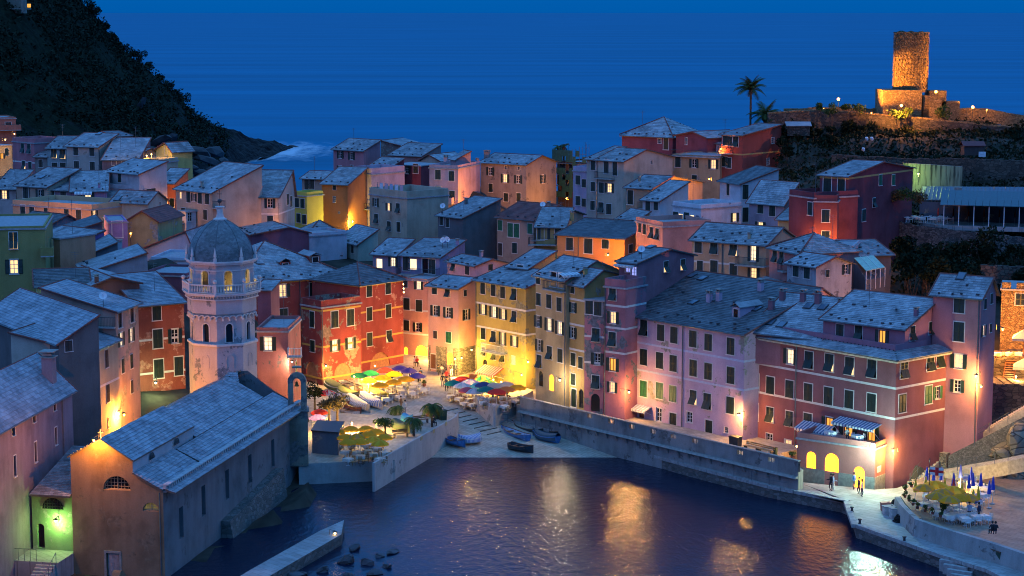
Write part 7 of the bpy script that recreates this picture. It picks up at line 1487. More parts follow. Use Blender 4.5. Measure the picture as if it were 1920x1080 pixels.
# colourful café on the right of the piazza
RU=[(1240,312,'t'),(1305,325,'w'),(1310,290,'r'),(1365,305,'v'),(1375,278,'o'),(1455,283,'k'),(1500,308,'l'),(1430,325,'c'),(1562,328,'s'),(1345,350,'m'),(1398,357,'w'),(1470,355,'n'),(1545,360,'e'),(1635,352,'e'),(1485,388,'t'),(1565,406,'r'),(1637,390,'o'),(1718,374,'y')]
PL_={0:'at the far left end of',1:'front left of',2:'rear left of',3:'rear middle of',4:'rearmost of',5:'under the striped awning behind',6:'beside the lamp in',7:'in the middle of',8:'rear right of',9:'front left, low in',10:'front middle, beside the navy one in',11:'in the centre front of',12:'right of the navy one in',13:'rear right, by the stone wall in',14:'frontmost blue-green of',15:'front right, behind the white wall in',16:'between red and yellow in',17:'at the far right end of'}
for i,(x,y,k) in enumerate(RU):
    z0=2.6 if x>1400 and y>340 else 2.35; T,p=umbrella(*gz_(x,y+6),z0,k,1.12,'%s umbrella %s the colourful café'%(CN_[k],PL_[i]),'umbrellas of the colourful café',2.1)
    z=z0 if z0>2.5 else zpz(p.y)+.05; T.location.z=z; table(p.x-.3,p.y-.4,z,random.random(),'under the colourful umbrellas','w',CHD,3,'of the colourful café'); 
    if i%2: table(p.x+.9,p.y-1.0,z,random.random(),'under the colourful umbrellas','w',CHD,2,'of the colourful café')
for i in range(12):
    x=random.uniform(1230,1400); y=375+(x-1230)*.42+random.uniform(-18,12); p=onz(*gz_(x,y),2.2); table(p.x,p.y,zpz(p.y),random.random(),'at the open front of the colourful café','w' if i%3==0 else None,CHD,3,'of the colourful café')
for i in range(9):
    x=random.uniform(1480,1660); y=random.uniform(430,465); p=onz(*gz_(x,y+30),2.6); person(0,0,0,TPC[(i*3)%7],'black','diner in %s behind the white wall of the colourful café'%TPC[(i*3)%7],'sit',random.random()*6.3,'diners at the colourful café',xyz=(p.x,p.y+.8,2.6))
person(*gz_(1382,478),1.9,'teal','navy','person in a teal top sitting at the edge of the colourful café','sit',2.2)
person(*gz_(1188,352),2.35,'red','black','person in a red jacket standing in the middle of the piazza',rz=.5); person(*gz_(1160,384),2.2,'black','grey','person in dark clothes standing left of the red jacket'); person(*gz_(1188,412),2.1,'navy','black','person in navy standing in front of the red jacket',rz=2.5); person(*gz_(1213,398),2.1,'grey','brown','blurred grey figure by the first café tables',rz=2)
person(*gz_(1128,292),2.5,'black','black','left of the two people sitting on the bench by the dark stone house','sit',.3); person(*gz_(1152,290),2.5,'white','grey','right of the two people sitting on the bench, dressed in white','sit',.2)
person(*gz_(1226,300),2.55,'black','pale','left of the pair standing at the shop under the little awning',rz=3); person(*gz_(1255,300),2.55,'navy','black','right of the pair standing at the shop under the little awning',rz=2.6)
person(*gz_(968,228),2.7,'red','black','person in red sitting by the lit salmon archway','sit',.4); person(*gz_(950,226),2.7,'white','black','person in white sitting by the lit salmon archway','sit',.1)
person(*gz_(880,590),1.6,'white','grey','person in a white coat walking across the slipway square',rz=1.2); person(*gz_(848,560),1.8,'brown','brown','brownish figure walking behind the person in the white coat',rz=1)
person(*gz_(1092,682),3.0,'black','black','person in black sitting on the slanting white sea wall','sit',2.6)
person(940+275/4,630+440/4,3.15,'black','black','man in black standing by the arched door of the cream-yellow house',rz=.3)
rr=lambda x,y:(1440+x/4,810+y/4)
person(*rr(470,442),1.2,'black','black','person in black embracing on the quay, left of the couple',rz=-1.2,arm=.25); person(*rr(489,444),1.2,'pale','white','person in pale blue embracing on the quay, right of the couple',rz=1.4,arm=.25)
person(*rr(645,432),1.2,'blue','navy','person in blue standing alone at the glowing doorway',rz=.8); person(*rr(680,468),1.2,'navy','black','person in navy chatting before the glowing doorway',rz=-1.4); person(*rr(704,486),1.2,'pale','navy','person in a light blue shirt chatting before the glowing doorway',rz=1.4)
person(*rr(1508,662),2.0,'pale','black','blurred person in grey-blue standing beside the terrace tables',rz=.2); person(*rr(1580,668),2.0,'navy','black','person in navy walking past the terrace tables',rz=.8)
person(*rr(1680,778),2.9-.5,'black','black','left of two dark figures sitting on the terrace wall','sit',3.3); person(*rr(1704,780),2.9-.5,'black','navy','right of two dark figures sitting on the terrace wall','sit',3.0)
# lower yellow umbrellas on the palm terrace
LY=[(365,703,'y'),(470,685,'y'),(585,682,'y'),(430,745,'q'),(520,742,'q'),(660,705,'y'),(640,762,'z'),(722,745,'y'),(450,782,'y'),(545,778,'y'),(690,790,'z'),(600,725,'q')]
WD=['large, at the left end','behind, second from the left','rear middle','with a brown cast, left front','with a brown cast, middle front','behind the small palm','pale, front right','at the right end','front left, cut by the terrace edge','front middle','pale, frontmost right','with a brown cast, in the centre']
for i,(x,y,k) in enumerate(LY):
    T,p=umbrella(*gz_(x,y+8),2.2+.12*(i%3),'y' if k=='q' and i%2 else k,.94,'%s umbrella of the palm terrace, %s'%(CN_[k],WD[i]),'yellow umbrellas of the palm terrace',2.1); table(p.x,p.y-.2,2.2,random.random(),'on the palm terrace','w',CHD,2,'of the palm terrace')
for x,y,k,l in ((235,565,'r','red umbrella behind the dry tree'),(222,605,'p','purple umbrella by the bell gable'),(300,420,'s','red and cream striped umbrella behind the dark bush'),(250,425,'r','red umbrella at the foot of the red palazzo')): umbrella(*gz_(x,y),2.0,k,1.0,l,None,2.0)
for x,y in ((240,680),(265,650),(235,640)): p=onz(*gz_(x,y),2.2); table(p.x,p.y,2.2,.2,'by the bell gable','w',CHW,4,'by the bell gable')
# right terrace: open yellow, closed blue / yellow / red
YU=[(1170,412,'q'),(1255,388,'z'),(1310,445,'q'),(1265,472,'q'),(1388,428,'z'),(1360,500,'q'),(1440,485,'y'),(1500,482,'q')]
YW=['leftmost','rear left, biggest','in the middle','front left','rear right','frontmost','front right','rightmost']
for i,(x,y,k) in enumerate(YU):
    T,p=umbrella(*rr(x,y),2.0,k,1.06 if k!='z' else 1.2,'%s umbrella on the quay terrace, %s of the open ones'%(CN_[k],YW[i]),'open yellow umbrellas of the quay terrace',2.15)
    table(p.x,p.y,2.0,random.random(),'under the yellow umbrellas of the quay terrace','w',CHW,3,'of the quay terrace')
    table(p.x+1.3,p.y-.9,2.0,random.random(),'under the yellow umbrellas of the quay terrace','w',CHW,3,'of the quay terrace')
for (x,y) in [(1560,560),(1600,520),(1630,470),(1540,440),(1500,400),(1470,360),(1580,460),(1200,530),(1230,580)]: p=onz(*rr(x,y),2.0); table(p.x,p.y,2.0,random.random(),'on the open part of the quay terrace','b' if x in (1560,1500,1470) else 'w',CHW,3,'of the quay terrace')
def closed(m,H):
    b=MB(); b.lathe((0,0,0),[(.035,H),(.07,H-.15),(.15,H-.7),(.21,H-1.3),(.14,H-1.32)],9); return b.mesh('folded_canopy',[m])
CLO={'b':closed(cloth('folded_blue',(.02,.05,.42)),2.7),'y':closed(cloth('folded_yellow',(.60,.40,.03)),2.4),'r':closed(cloth('folded_red',(.40,.02,.02)),2.2)}
FU=[(1193,260,'b'),(1245,280,'b'),(1303,262,'b'),(1394,305,'b'),(1447,245,'b'),(1527,262,'b'),(1540,305,'b'),(1510,320,'b'),(1598,305,'b'),(1662,362,'b'),(1690,332,'b'),(1185,330,'y'),(1108,350,'y'),(1328,340,'y'),(1458,380,'y'),(1540,425,'y'),(1580,405,'y'),(1394,345,'r')]
FW=['beside the flagpole','behind the flag','alone behind the yellow umbrellas','above the folded red one','tallest, near the stacked chairs','rear of the close trio','right of the close trio','left of the close trio','alone right of the trio','front right','at the far right','below the leftmost blue one','at the far left end','small, left of the red one','in the middle','left of the front pair','right of the front pair','only red one']
for i,(x,y,k) in enumerate(FU):
    H_={'b':2.7,'y':2.4,'r':2.2}[k]; p=onz(*rr(x,y),2.0+H_); T=thing('closed_umbrella','folded %s parasol on the quay terrace, %s'%({'b':'blue','y':'yellow','r':'red'}[k],FW[i]),'umbrella',(p.x,p.y,2.0),'folded parasols of the quay terrace'); inst('folded_canopy',CLO[k],T); inst('pole',M_POLE,T,sc=(1,1,H_/2.45)); inst('base',M_FOOT,T)
# flagpole with white and red cross flag
p=onz(*rr(1203,578),2.0); T=thing('flagpole','dark flagpole with a white flag bearing a red cross on the quay terrace','flagpole',(p.x,p.y,2.0)); b=MB(); b.bar((p.x,p.y,2),(p.x,p.y,6.9),.045,6); b.build('pole',[DARKM],T)
b=MB()
for j in range(8):
    for k in range(6): 
        f=lambda a,c:(p.x+.05+a*.16,p.y+.06*math.sin(a*1.1),6.1-c*.13-.02*a); mi=1 if j in(3,4) or k in (2,3) else 0; b.poly([f(j,k),f(j+1,k),f(j+1,k+1),f(j,k+1)],mi)
b.build('flag',[cloth('flag_white',(.7,.7,.7)),cloth('flag_red',(.6,.02,.03))],T)
# planters along the terrace wall
for i,(x,y) in enumerate([(1030,432),(1075,412),(1028,490),(1058,518),(1088,548),(1120,574),(1178,596),(1235,615),(1293,636)]):
    p=onz(*rr(x,y),2.75); T=thing('planter',['small round shrub in a pot at the corner of the quay terrace','low green shrub in a pot behind the corner planter'][i] if i<2 else 'round green shrub in a pot on the terrace wall',"planter",(p.x,p.y,2.75),'potted shrubs of the terrace wall'); b=MB(); b.lathe((p.x,p.y,2.72),[(.12,0),(.17,.22),(.15,.22)],8); b.build('pot',[RIDGE],T); b=MB(); cloud(b,(p.x,p.y,3.1),(.32,.32,.26),150,.08); b.build('foliage',[LF_M],T)
p=onz(*rr(1330,640),2.0); T=thing('potted_tree','tall leafy plant in a dark pot at the front corner of the quay terrace','potted plant',(p.x,p.y,2)); b=MB(); b.lathe((p.x,p.y,2.0),[(.22,0),(.3,.6),(.26,.6)],10); b.build('pot',[DARKM],T); b=MB(); cloud(b,(p.x,p.y,3.1),(.55,.55,.55),500,.11); b.build('foliage',[LF_M],T)
# fishing gear and bins on the quay
def bx(name,label,px,py,z,sz,mat,cat,rz=.3,lid=None):
    p=onz(px,py,z); T=thing(name,label,cat,(p.x,p.y,z)); b=MB(); s=(sz[0]/2,sz[1]/2); c,s_=math.cos(rz),math.sin(rz); q=lambda a,d,k:(p.x+(a*c-d*s_)*k,p.y+(a*s_+d*c)*k)
    lo=[(*q(a*s[0],d*s[1],.88),z) for a,d in((-1,-1),(1,-1),(1,1),(-1,1))]; hi=[(*q(a*s[0],d*s[1],1),z+sz[2]) for a,d in((-1,-1),(1,-1),(1,1),(-1,1))]; b.hexa(lo,hi); b.build('body',[mat],T); b=MB(); b.box((p.x,p.y,z+sz[2]+.035),(sz[0]*1.08,sz[1]*1.08,.07),rz); b.build('lid',[lid or mat],T)
    b=MB(); b.box((p.x+c*sz[0]*.3,p.y+s_*sz[0]*.3,z+sz[2]+.09),(.2,.05,.04),rz); b.build('handle',[DARKM],T); return T
GB=flat('bin_green',(.015,.05,.03),.5); PK=flat('crate_pink',(.30,.12,.10),.7); PLW=flat('tub_white',(.5,.5,.48),.6)
bx('wheeled_bin','dark green bin on the quay, left of the pair',*rr(1700,965),1.2,(.6,.6,1.0),GB,'bin',.4,flat('bin_lid_brown',(.14,.07,.04))); bx('wheeled_bin','dark green bin on the quay, right of the pair',*rr(1742,982),1.2,(.6,.6,1.0),GB,'bin',.4,flat('bin_lid_brown',(.14,.07,.04)))
bx('fishing_crate','brown crate at the upper end of the fishing gear',*rr(880,590),1.2,(.9,.6,.75),PK,'crate',.1); bx('fishing_chest','pale chest in the middle of the fishing gear',*rr(905,612),1.2,(1.1,.8,.7),PLW,'chest',.2,CONC); bx('fishing_tub','white tub beside the pale chest',*rr(940,640),1.2,(.7,.7,.85),PLW,'tub',.2,CONC)
for (x,y,l) in ((955,560,'dark heap of nets behind the pale chest'),(985,672,'dark coil of nets at the lower end of the fishing gear')):
    p=onz(*rr(x,y),1.2); T=thing('net_heap',l,'net heap',(p.x,p.y,1.2)); b=MB(); 
    for k in range(5): b.lathe((p.x+random.uniform(-.1,.1),p.y,1.2+k*.13),[(.55-k*.06,0),(.62-k*.07,.07),(.5-k*.06,.14)],12)
    b.build('net',[flat('net_black',(.02,.02,.02),.9)],T)
for i,(x,y) in enumerate([(630,598),(688,690),(1022,822)]):
    p=onz(*rr(x,y),1.2); T=thing('bollard',['iron mooring bollard at the corner of the quay','iron mooring bollard on the quay edge past the corner','iron mooring bollard halfway down the quay edge'][i],'bollard',(p.x,p.y,1.2),'mooring bollards'); b=MB(); b.lathe((p.x,p.y,1.2),[(.2,0),(.13,.08),(.11,.35),(.2,.42),(.18,.5),(0,.53)],10); b.build('post',[DARKM],T)
h=K['purple']; 
# arched restaurant at the foot of the purple block
K['rest']=house('pink arched restaurant with a roof terrace at the foot of the purple-red block',(220,722),(805,803),CP if False else (1440,640),z=5.35,zb=1.2,sx=945,roof='F',par=0,ov=.1,col=(.45,.15,.13),dirt=.25,low=(1.15,flat('grey_plinth',(.22,.21,.19),.85)),name='restaurant',cat='restaurant',group='houses of the harbour village',
 w='323,890,A,.88,.78 478,910,A,1.28,.86 682,1020,A,1.0,.98')
hr=K['rest']; G=hr['G']; b=MB(); t=.22; Wd=hr['W']; D=hr['D']
for x0,x1,y0,y1 in ((0,Wd,0,t),(0,t,t,D),(Wd-t,Wd,t,D)): b.hexa([G(x0,y0,.03),G(x1,y0,.03),G(x1,y1,.03),G(x0,y1,.03)],[G(x0,y0,.55),G(x1,y0,.55),G(x1,y1,.55),G(x0,y1,.55)])
b.build('parapet',[hr['m']],hr['H'])
p=G(Wd+.03,1.2,-2.6) ; b=MB(); b.hexa([G(Wd+.0,.5,-2.6),G(Wd+.04,.5,-2.6),G(Wd+.04,1.4,-2.6),G(Wd,1.4,-2.6)],[G(Wd+.0,.5,-2.0),G(Wd+.04,.5,-2.0),G(Wd+.04,1.4,-2.0),G(Wd,1.4,-2.0)]); b.build('wall_plaque',[flat('plaque',(.5,.5,.48))],hr['H'])
# pent roof strip, parapet and awnings of the purple block
h=K['purple']; G=h['G']; Wd,D=h['W'],h['D']; b=MB()
P1=[G(-.0,-.7,-.05),G(Wd+.7,-.7,-.05),G(Wd-1.0,1.0,.55),G(0,1.0,.55)]; P2=[G(Wd+.7,-.7,-.05),G(Wd+.7,D+1,-.05),G(Wd-1.0,D+1,.55),G(Wd-1.0,1.0,.55)]
for P in (P1,P2): slab(b,P,.1)
r_=b.build('pent_roof',[UNDER],h['H']); b=MB(); slates(b,P1,.4,.5); slates(b,P2,.4,.5); b.build('slates',[SL['l']],r_,kind='stuff')
b=MB(); u0=Wd*.0
for x0,x1,y0,y1 in ((0,Wd-1.0,1.0,1.2),(Wd-1.2,Wd-1.0,1.2,6.0)): b.hexa([G(x0,y0,.3),G(x1,y0,.3),G(x1,y1,.3),G(x0,y1,.3)],[G(x0,y0,1.15),G(x1,y0,1.15),G(x1,y1,1.15),G(x0,y1,1.15)])
b.build('parapet',[plaster((.38,.16,.21))],h['H'])
b=MB()
j=.5
while j<Wd-1: b.box(G(j,.96,.62),(.12,.06,.12),U=h['U'],V=h['V']); j+=.5
b.build('parapet_studs',[DARKM],h['H'],kind='stuff')
b=MB(); b.hexa([G(0,-.55,-.35),G(Wd+.55,-.55,-.35),G(Wd+.55,0,-.35),G(0,0,-.35)],[G(0,-.6,-.16),G(Wd+.6,-.6,-.16),G(Wd+.6,0,-.16),G(0,0,-.16)]); b.hexa([G(Wd,0,-.35),G(Wd+.55,0,-.35),G(Wd+.55,D,-.35),G(Wd,D,-.35)],[G(Wd,0,-.16),G(Wd+.6,0,-.16),G(Wd+.6,D,-.16),G(Wd,D,-.16)]); b.build('cornice',[flat('cream_cornice',(.55,.48,.38))],h['H'])
def free_awning(x1,x2,y,dp,dz,kk,par,nm='awning'):
    h=K['purple']; q1=h['hit'](1440+x1/4,640+y/4,1); q2=h['hit'](1440+x2/4,640+y/4,1); P,dr,Ln,nn,_=h['walls'][0]; u0,u1=q1[2],q2[2]; zt=q1[3]; Q=lambda u,v,hh: Vector((P.x+dr.x*u+nn.x*v,P.y+dr.y*u+nn.y*v,zt+hh)); b=MB(); n=int((u1-u0)/.2)
    for j in range(n):
        a0=u0+(u1-u0)*j/n; a1=u0+(u1-u0)*(j+1)/n; b.hexa([Q(a0,.05,-.02),Q(a1,.05,-.02),Q(a1,dp,-dz-.02),Q(a0,dp,-dz-.02)],[Q(a0,.05,0),Q(a1,.05,0),Q(a1,dp,-dz),Q(a0,dp,-dz)],j%2); b.hexa([Q(a0,dp-.02,-dz-.25),Q(a1,dp-.02,-dz-.25),Q(a1,dp,-dz-.25),Q(a0,dp,-dz-.25)],[Q(a0,dp-.02,-dz),Q(a1,dp-.02,-dz),Q(a1,dp,-dz),Q(a0,dp,-dz)],j%2)
    aw=b.build('awning',[flat('canvas_white',(.6,.6,.6)),flat('canvas_blue',(.10,.14,.26))],h['H']); b=MB()
    for u in (u0+.05,u1-.05): b.bar(Q(u,dp-.03,-dz-.05),Q(u,.1,-dz-1.4),.03,4)
    b.build('awning_arm',[WHITEM],aw)
free_awning(270,505,590,1.5,.6,'w',None); free_awning(545,860,560,1.5,.4,'w',None)
person(0,0,0,'grey','black','person sitting on the arched restaurant roof terrace','sit',0,None,xyz=tuple(hr['G'](hr['W']*.55,1.6,.05)))
for f in (.35,.7): q=hr['G'](hr['W']*f,1.3,.05); table(q.x,q.y,q.z,.4,'on the arched restaurant roof terrace','w',CHW,3,'of the arched restaurant roof')
# ---- boats ----
def boat(name,label,p0,p1,z0,z1,bw,hull,top,kind,grp,hgt=.75):
    a=Vector((*wpt(*p0,z0),z0)); c=Vector((*wpt(*p1,z1),z1)); 
    if z0 is None: pass
    L_=(c-a).length; U=(c-a).normalized(); V=Vector((-U.y,U.x,0)).normalized(); Wv=U.cross(V); 
    if Wv.z<0: Wv=-Wv
    T=thing(name,label,'boat',tuple((a+c)/2),grp); n=12; prof=[]
    for i in range(n+1):
        t=i/n; w=bw/2*(math.sin(math.pi*(.14+.86*t)**.8)**.55 if t<1 else 0); w=bw/2*max(.0,(1-abs(2*t-.85)**2.6*(1 if t>.42 else .35))); 
        if t==1: w=.03
        if t==0: w=bw*.28
        sh=hgt*(.8+.35*(2*t-.9)**2); prof.append((a+U*L_*t,w,sh))
    b=MB(); rings=[]
    for (p,w,sh) in prof:
        ring=[p+V*w+Wv*sh, p+V*w*.92+Wv*sh*.55, p+V*w*.55+Wv*.10, p+Wv*.0, p-V*w*.55+Wv*.10, p-V*w*.92+Wv*sh*.55, p-V*w+Wv*sh]; rings.append(ring)
    for i in range(n):
        for j in range(6): b.poly([rings[i][j],rings[i+1][j],rings[i+1][j+1],rings[i][j+1]],0)
        if kind=='open':
            ri,rn=rings[i],rings[i+1]
            ins=lambda r,q,pc: pc+(r-pc)*q
            p_,w_,s_=prof[i]; p2,w2,s2=prof[i+1]
            I=[p_+V*w_*.86+Wv*s_*.97,p_+V*w_*.7+Wv*.22,p_-V*w_*.7+Wv*.22,p_-V*w_*.86+Wv*s_*.97]; J=[p2+V*w2*.86+Wv*s2*.97,p2+V*w2*.7+Wv*.22,p2-V*w2*.7+Wv*.22,p2-V*w2*.86+Wv*s2*.97]
            for j in range(3): b.poly([I[j],I[j+1],J[j+1],J[j]],1)
    b.poly(rings[0],0); b.build('hull',[hull,top if kind=='open' else hull],T,smooth=False)
    b=MB()
    for i in range(n):
        for s in (0,6): p_=rings[i][s]; q_=rings[i+1][s]; cc=prof[i][0]+Wv*prof[i][2]; cc2=prof[i+1][0]+Wv*prof[i+1][2]; b.hexa([p_,q_,q_+(cc2-q_)*.14,p_+(cc-p_)*.14],[p_+Wv*.05,q_+Wv*.05,q_+(cc2-q_)*.14+Wv*.05,p_+(cc-p_)*.14+Wv*.05])
    b.build('gunwale',[WOODD if kind=='open' else hull],T)
    if kind=='open':
        for f in (.22,.48,.72):
            i=int(f*n); p_,w_,s_=prof[i]; b=MB(); b.hexa([p_+V*w_*.85+Wv*s_*.72,p_+U*.28+V*w_*.85+Wv*s_*.72,p_+U*.28-V*w_*.85+Wv*s_*.72,p_-V*w_*.85+Wv*s_*.72],[p_+V*w_*.85+Wv*s_*.8,p_+U*.28+V*w_*.85+Wv*s_*.8,p_+U*.28-V*w_*.85+Wv*s_*.8,p_-V*w_*.85+Wv*s_*.8]); b.build('seat',[WOODD],T)
    else:
        b=MB(); ns=4 if kind=='cover' else 2
        sub=3
        for i in range(n*sub):
            def at(t):
                i0=min(int(t),n-1); f=t-i0; p_,w_,s_=prof[i0]; q_,x_,y_=prof[i0+1]; return p_.lerp(q_,f),w_*(1-f)+x_*f,s_*(1-f)+y_*f
            A_,wa,sa=at(i/sub); B_,wb,sb=at((i+1)/sub); m=8; mi=(i//1)%2 if kind=='stripe' else 0
            for j in range(m):
                f0=-1+2*j/m; f1=-1+2*(j+1)/m; hh=lambda f: .30*(1-f*f)**.8
                g=lambda P,w,s_,f: P+V*w*1.04*f+Wv*(s_*(1 if abs(f)<.99 else .8)+.06+hh(f)*(1+.0*s_))
                b.poly([g(A_,wa,sa,f0),g(B_,wb,sb,f0),g(B_,wb,sb,f1),g(A_,wa,sa,f1)],mi)
            for s in (-1,1): 
                P0_=A_+V*wa*1.04*s; P1_=B_+V*wb*1.04*s; b.poly([P0_+Wv*(sa*.8+.06),P1_+Wv*(sb*.8+.06),P1_+Wv*sb*.45,P0_+Wv*sa*.45],mi)
        b.build('cover',[top] if kind!='stripe' else [top,cloth('tarp_white',(.6,.58,.55))],T)
    return T
HW_=flat('hull_white',(.55,.52,.48),.5); HB=flat('hull_blue',(.05,.16,.36),.5); HD=flat('hull_dark',(.02,.03,.04),.5); HO=flat('boat_inside',(.30,.10,.05),.6)
TO=cloth('tarp_olive',(.14,.15,.05)); TB=cloth('tarp_blue',(.10,.16,.42)); TS=cloth('tarp_beige',(.46,.38,.26)); TD=cloth('tarp_dark',(.03,.07,.10))
zb2=lambda x,y: zpz(onz(540+x/4,630+y/4,2.0).y)
def gb(label,x0,y0,x1,y1,bw,hull,top,kind): return boat('rowing_boat',label,gz_(x0,y0),gz_(x1,y1),zb2(x0,y0)+.12,zb2(x1,y1)+.12,bw,hull,top,kind,'boats hauled up on the piazza')
gb('boat under an olive tarp nearest the left arches',300,382,428,440,1.7,HW_,TO,'cover'); gb('long olive-covered boat in front of the other olive one',388,440,535,488,1.7,HW_,TO,'cover'); gb('white open boat with ribs behind the olive-covered boats',398,378,560,432,1.6,HW_,flat('boat_cream',(.5,.46,.36)),'open')
gb('cluttered white boat between the tarped ones',480,428,600,478,1.4,HW_,cloth('wear_grey',(.2,.2,.22)),'open'); gb('boat with a blue and white striped cover',560,480,708,560,1.7,HW_,TB,'stripe'); gb('boat with a beige striped cover',455,495,612,588,1.8,HW_,TS,'stripe')
gb('open wooden boat with a white hull, lowest in the row',400,565,540,618,1.5,HW_,HO,'open'); gb('brown open boat tucked behind the lowest white-hulled boat',455,535,548,592,1.2,HO,HO,'open'); gb('olive-covered boat on the right of the row',612,430,752,502,1.7,HW_,TO,'cover'); gb('small white open boat at the right end of the row',705,440,835,492,1.5,HW_,flat('boat_grey',(.3,.3,.3)),'open')
jb=lambda x,y:(940+x/4,630+y/4)
def bb_(label,x0,y0,x1,y1,bw,hull,top,kind,z=.45): return boat('beached_boat',label,jb(x0,y0),jb(x1,y1),z,z,bw,hull,top,kind,'boats by the slipway')
bb_('blue and white open boat beside the slipway',200,795,0,722,1.5,HB,flat('boat_paleblue',(.35,.45,.6)),'open'); bb_('dark open boat behind the blue and white one',290,750,78,690,1.6,HD,flat('boat_brownin',(.1,.07,.05)),'open'); bb_('small black-hulled boat with white inside',442,768,308,710,1.4,HD,flat('boat_whitein',(.5,.48,.45)),'open'); bb_('dark teal covered boat right of the blue one',425,806,235,765,1.6,HB,TD,'cover'); bb_('boat under a blue and white striped tarp at the foot of the slipway',-160,800,-330,815,1.6,HW_,TB,'stripe',.5); bb_('blue boat at the left foot of the slipway',-400,806,-270,838,1.4,HB,HB,'open',.5); bb_('dark boat half hidden at the bottom of the beach',60,850,240,880,1.5,HD,HD,'open',.2)
p=onz(*gz_(895,655),2.2); T=boat('covered_dinghy','short dinghy under a bright blue tarp on the palm terrace',gz_(870,650),gz_(935,668),2.2,2.2,1.3,HB,cloth('tarp_brightblue',(.03,.22,.42)),'cover',None)
boat('covered_boat','boat under a dark green tarp on the palm terrace',gz_(800,690),gz_(915,735),2.2,2.2,1.6,HD,cloth('tarp_green',(.03,.06,.04)),'cover',None)
# palm terrace plants, benches, bins
random.seed(9)
for i,(x,yb,yc,cr) in enumerate([(808,650,535,1.5),(1080,640,520,1.9),(942,748,628,1.6),(590,800,722,1.7)]): palm(['slim little palm between the boats and the palm terrace','little palm with spreading fronds above the slipway wall','little palm in the middle of the palm terrace','little palm among the lower yellow umbrellas'][i],*gz_(x,0)[:1],gz_(0,yb)[1],gz_(0,yc)[1],[225,218,213,213][i],cr,22,'little palms of the harbour square',base=2.0 if i else 1.5,tr=.13,drop=1.5,up=.3,mat=LF_P)
def tree(label,px,pyb,pyc,d,base,rad,n,mat,s=.16):
    c=Vector(onz_d(px,pyc,d)); T=thing('small_tree',label,'tree',(c.x,c.y,base)); b=MB(); b.bar((c.x,c.y,base),(c.x,c.y,c.z-rad[2]*.5),.16,7,.10)
    for k in range(7): a=k*.9; b.bar((c.x,c.y,c.z-rad[2]*.6),c+Vector((math.cos(a)*rad[0]*.7,math.sin(a)*rad[1]*.7,rad[2]*random.uniform(-.2,.5))),.06,5,.02)
    b.build('trunk',[TRUNK],T); b=MB(); cloud(b,c,rad,n,s,9); b.build('crown',[mat],T)
tree('dry brown-leaved tree standing left of the hauled boats',617,810,757,216,2.0,(2.0,1.6,1.0),1500,LF_W); tree('dark bush-like tree beside the stone bell gable',590,760,732,222,2.0,(1.2,1.2,1.1),700,LF_D); tree('green and orange leafy bush on the palm terrace',722,805,793,214,2.0,(1.5,1.1,.6),800,LF_M,.13); tree('pale flowering bush behind the dry tree',632,790,745,219,2.0,(1.4,1.0,.6),600,flat('blossom_grey',(.3,.3,.4)),.1)
def bench(label,x,y,z,rz,mat,fn=gz_,L_=1.8):
    p=onz(*fn(x,y),z); T=thing('bench',label,'bench',(p.x,p.y,z),'benches of the harbour',0); U=Vector((math.cos(rz),math.sin(rz),0)); V=Vector((-U.y,U.x,0)); c=Vector((p.x,p.y,z))
    for k in range(3): b=MB(); b.box(c+V*(-.15+k*.15)+Vector((0,0,.45)),(L_,.12,.04),rz); b.build('seat_slat',[mat],T)
    for k in range(2): b=MB(); b.box(c+V*.27+Vector((0,0,.62+k*.18)),(L_,.04,.13),rz); b.build('back_slat',[mat],T)
    for s in (-1,1): b=MB(); b.box(c+U*s*L_*.42+Vector((0,0,.22)),(.06,.45,.44),rz); b.build('leg',[DARKM],T)
BW_=flat('bench_wood',(.42,.20,.07),.6); BD_=flat('bench_dark',(.14,.06,.03),.6)
bench('long dark red bench on the palm terrace by the wall',1000,655,2.2,.5,BD_); bench('long dark bench at the front of the palm terrace',845,760,2.2,.5,BD_)
ja=lambda x,y: jb(x,y)
bench('left of two orange wooden benches on the promenade by the cream-yellow house',362,475,3.15,math.atan2(PU.y,PU.x),BW_,jb,2.0); bench('right of two orange wooden benches on the promenade by the cream-yellow house',447,502,3.15,math.atan2(PU.y,PU.x),BW_,jb,2.0)
nb_=lambda x,y:(1240+x/4,630+y/4)
bench('left of two yellow-lit benches below the purple-red block',675,860,3.15,math.atan2(PU.y,PU.x),BW_,nb_,2.0); bench('right of two yellow-lit benches below the purple-red block',780,885,3.15,math.atan2(PU.y,PU.x),BW_,nb_,2.0)
bx('large_bin','large black bin left of the benches on the promenade',*nb_(555,825),3.15,(1.2,.8,1.0),DARKM,'bin',-.8); bx('small_bin','small dark litter bin right of the yellow-lit benches',*nb_(855,890),3.15,(.35,.35,.7),GB,'bin',-.8)
bx('orange_cabinet','orange-brown cabinet among the palms beside the bins',*gz_(1062,600),2.2,(.8,.6,1.2),flat('cabinet_orange',(.35,.10,.03)),'cabinet',.4); bx('waste_bin','dark waste container beside the orange cabinet',*gz_(1115,620),2.2,(1.0,.8,1.3),DARKM,'bin',.4); bx('waste_bin','round green waste container above the slipway wall',*gz_(1160,628),2.2,(.8,.8,1.1),GB,'bin',.4)
def flowers(label,px,py,z,r,mat,fn): 
    p=onz(*fn(px,py),z); T=thing('potted_plant',label,'plant',(p.x,p.y,z)); b=MB(); b.lathe((p.x,p.y,z),[(.18,0),(.25,.35),(.2,.35)],8); b.build('pot',[RIDGE],T); b=MB(); cloud(b,(p.x,p.y,z+.35+r*.6),(r,r,r*.7),220,.09); b.build('foliage',[mat],T)
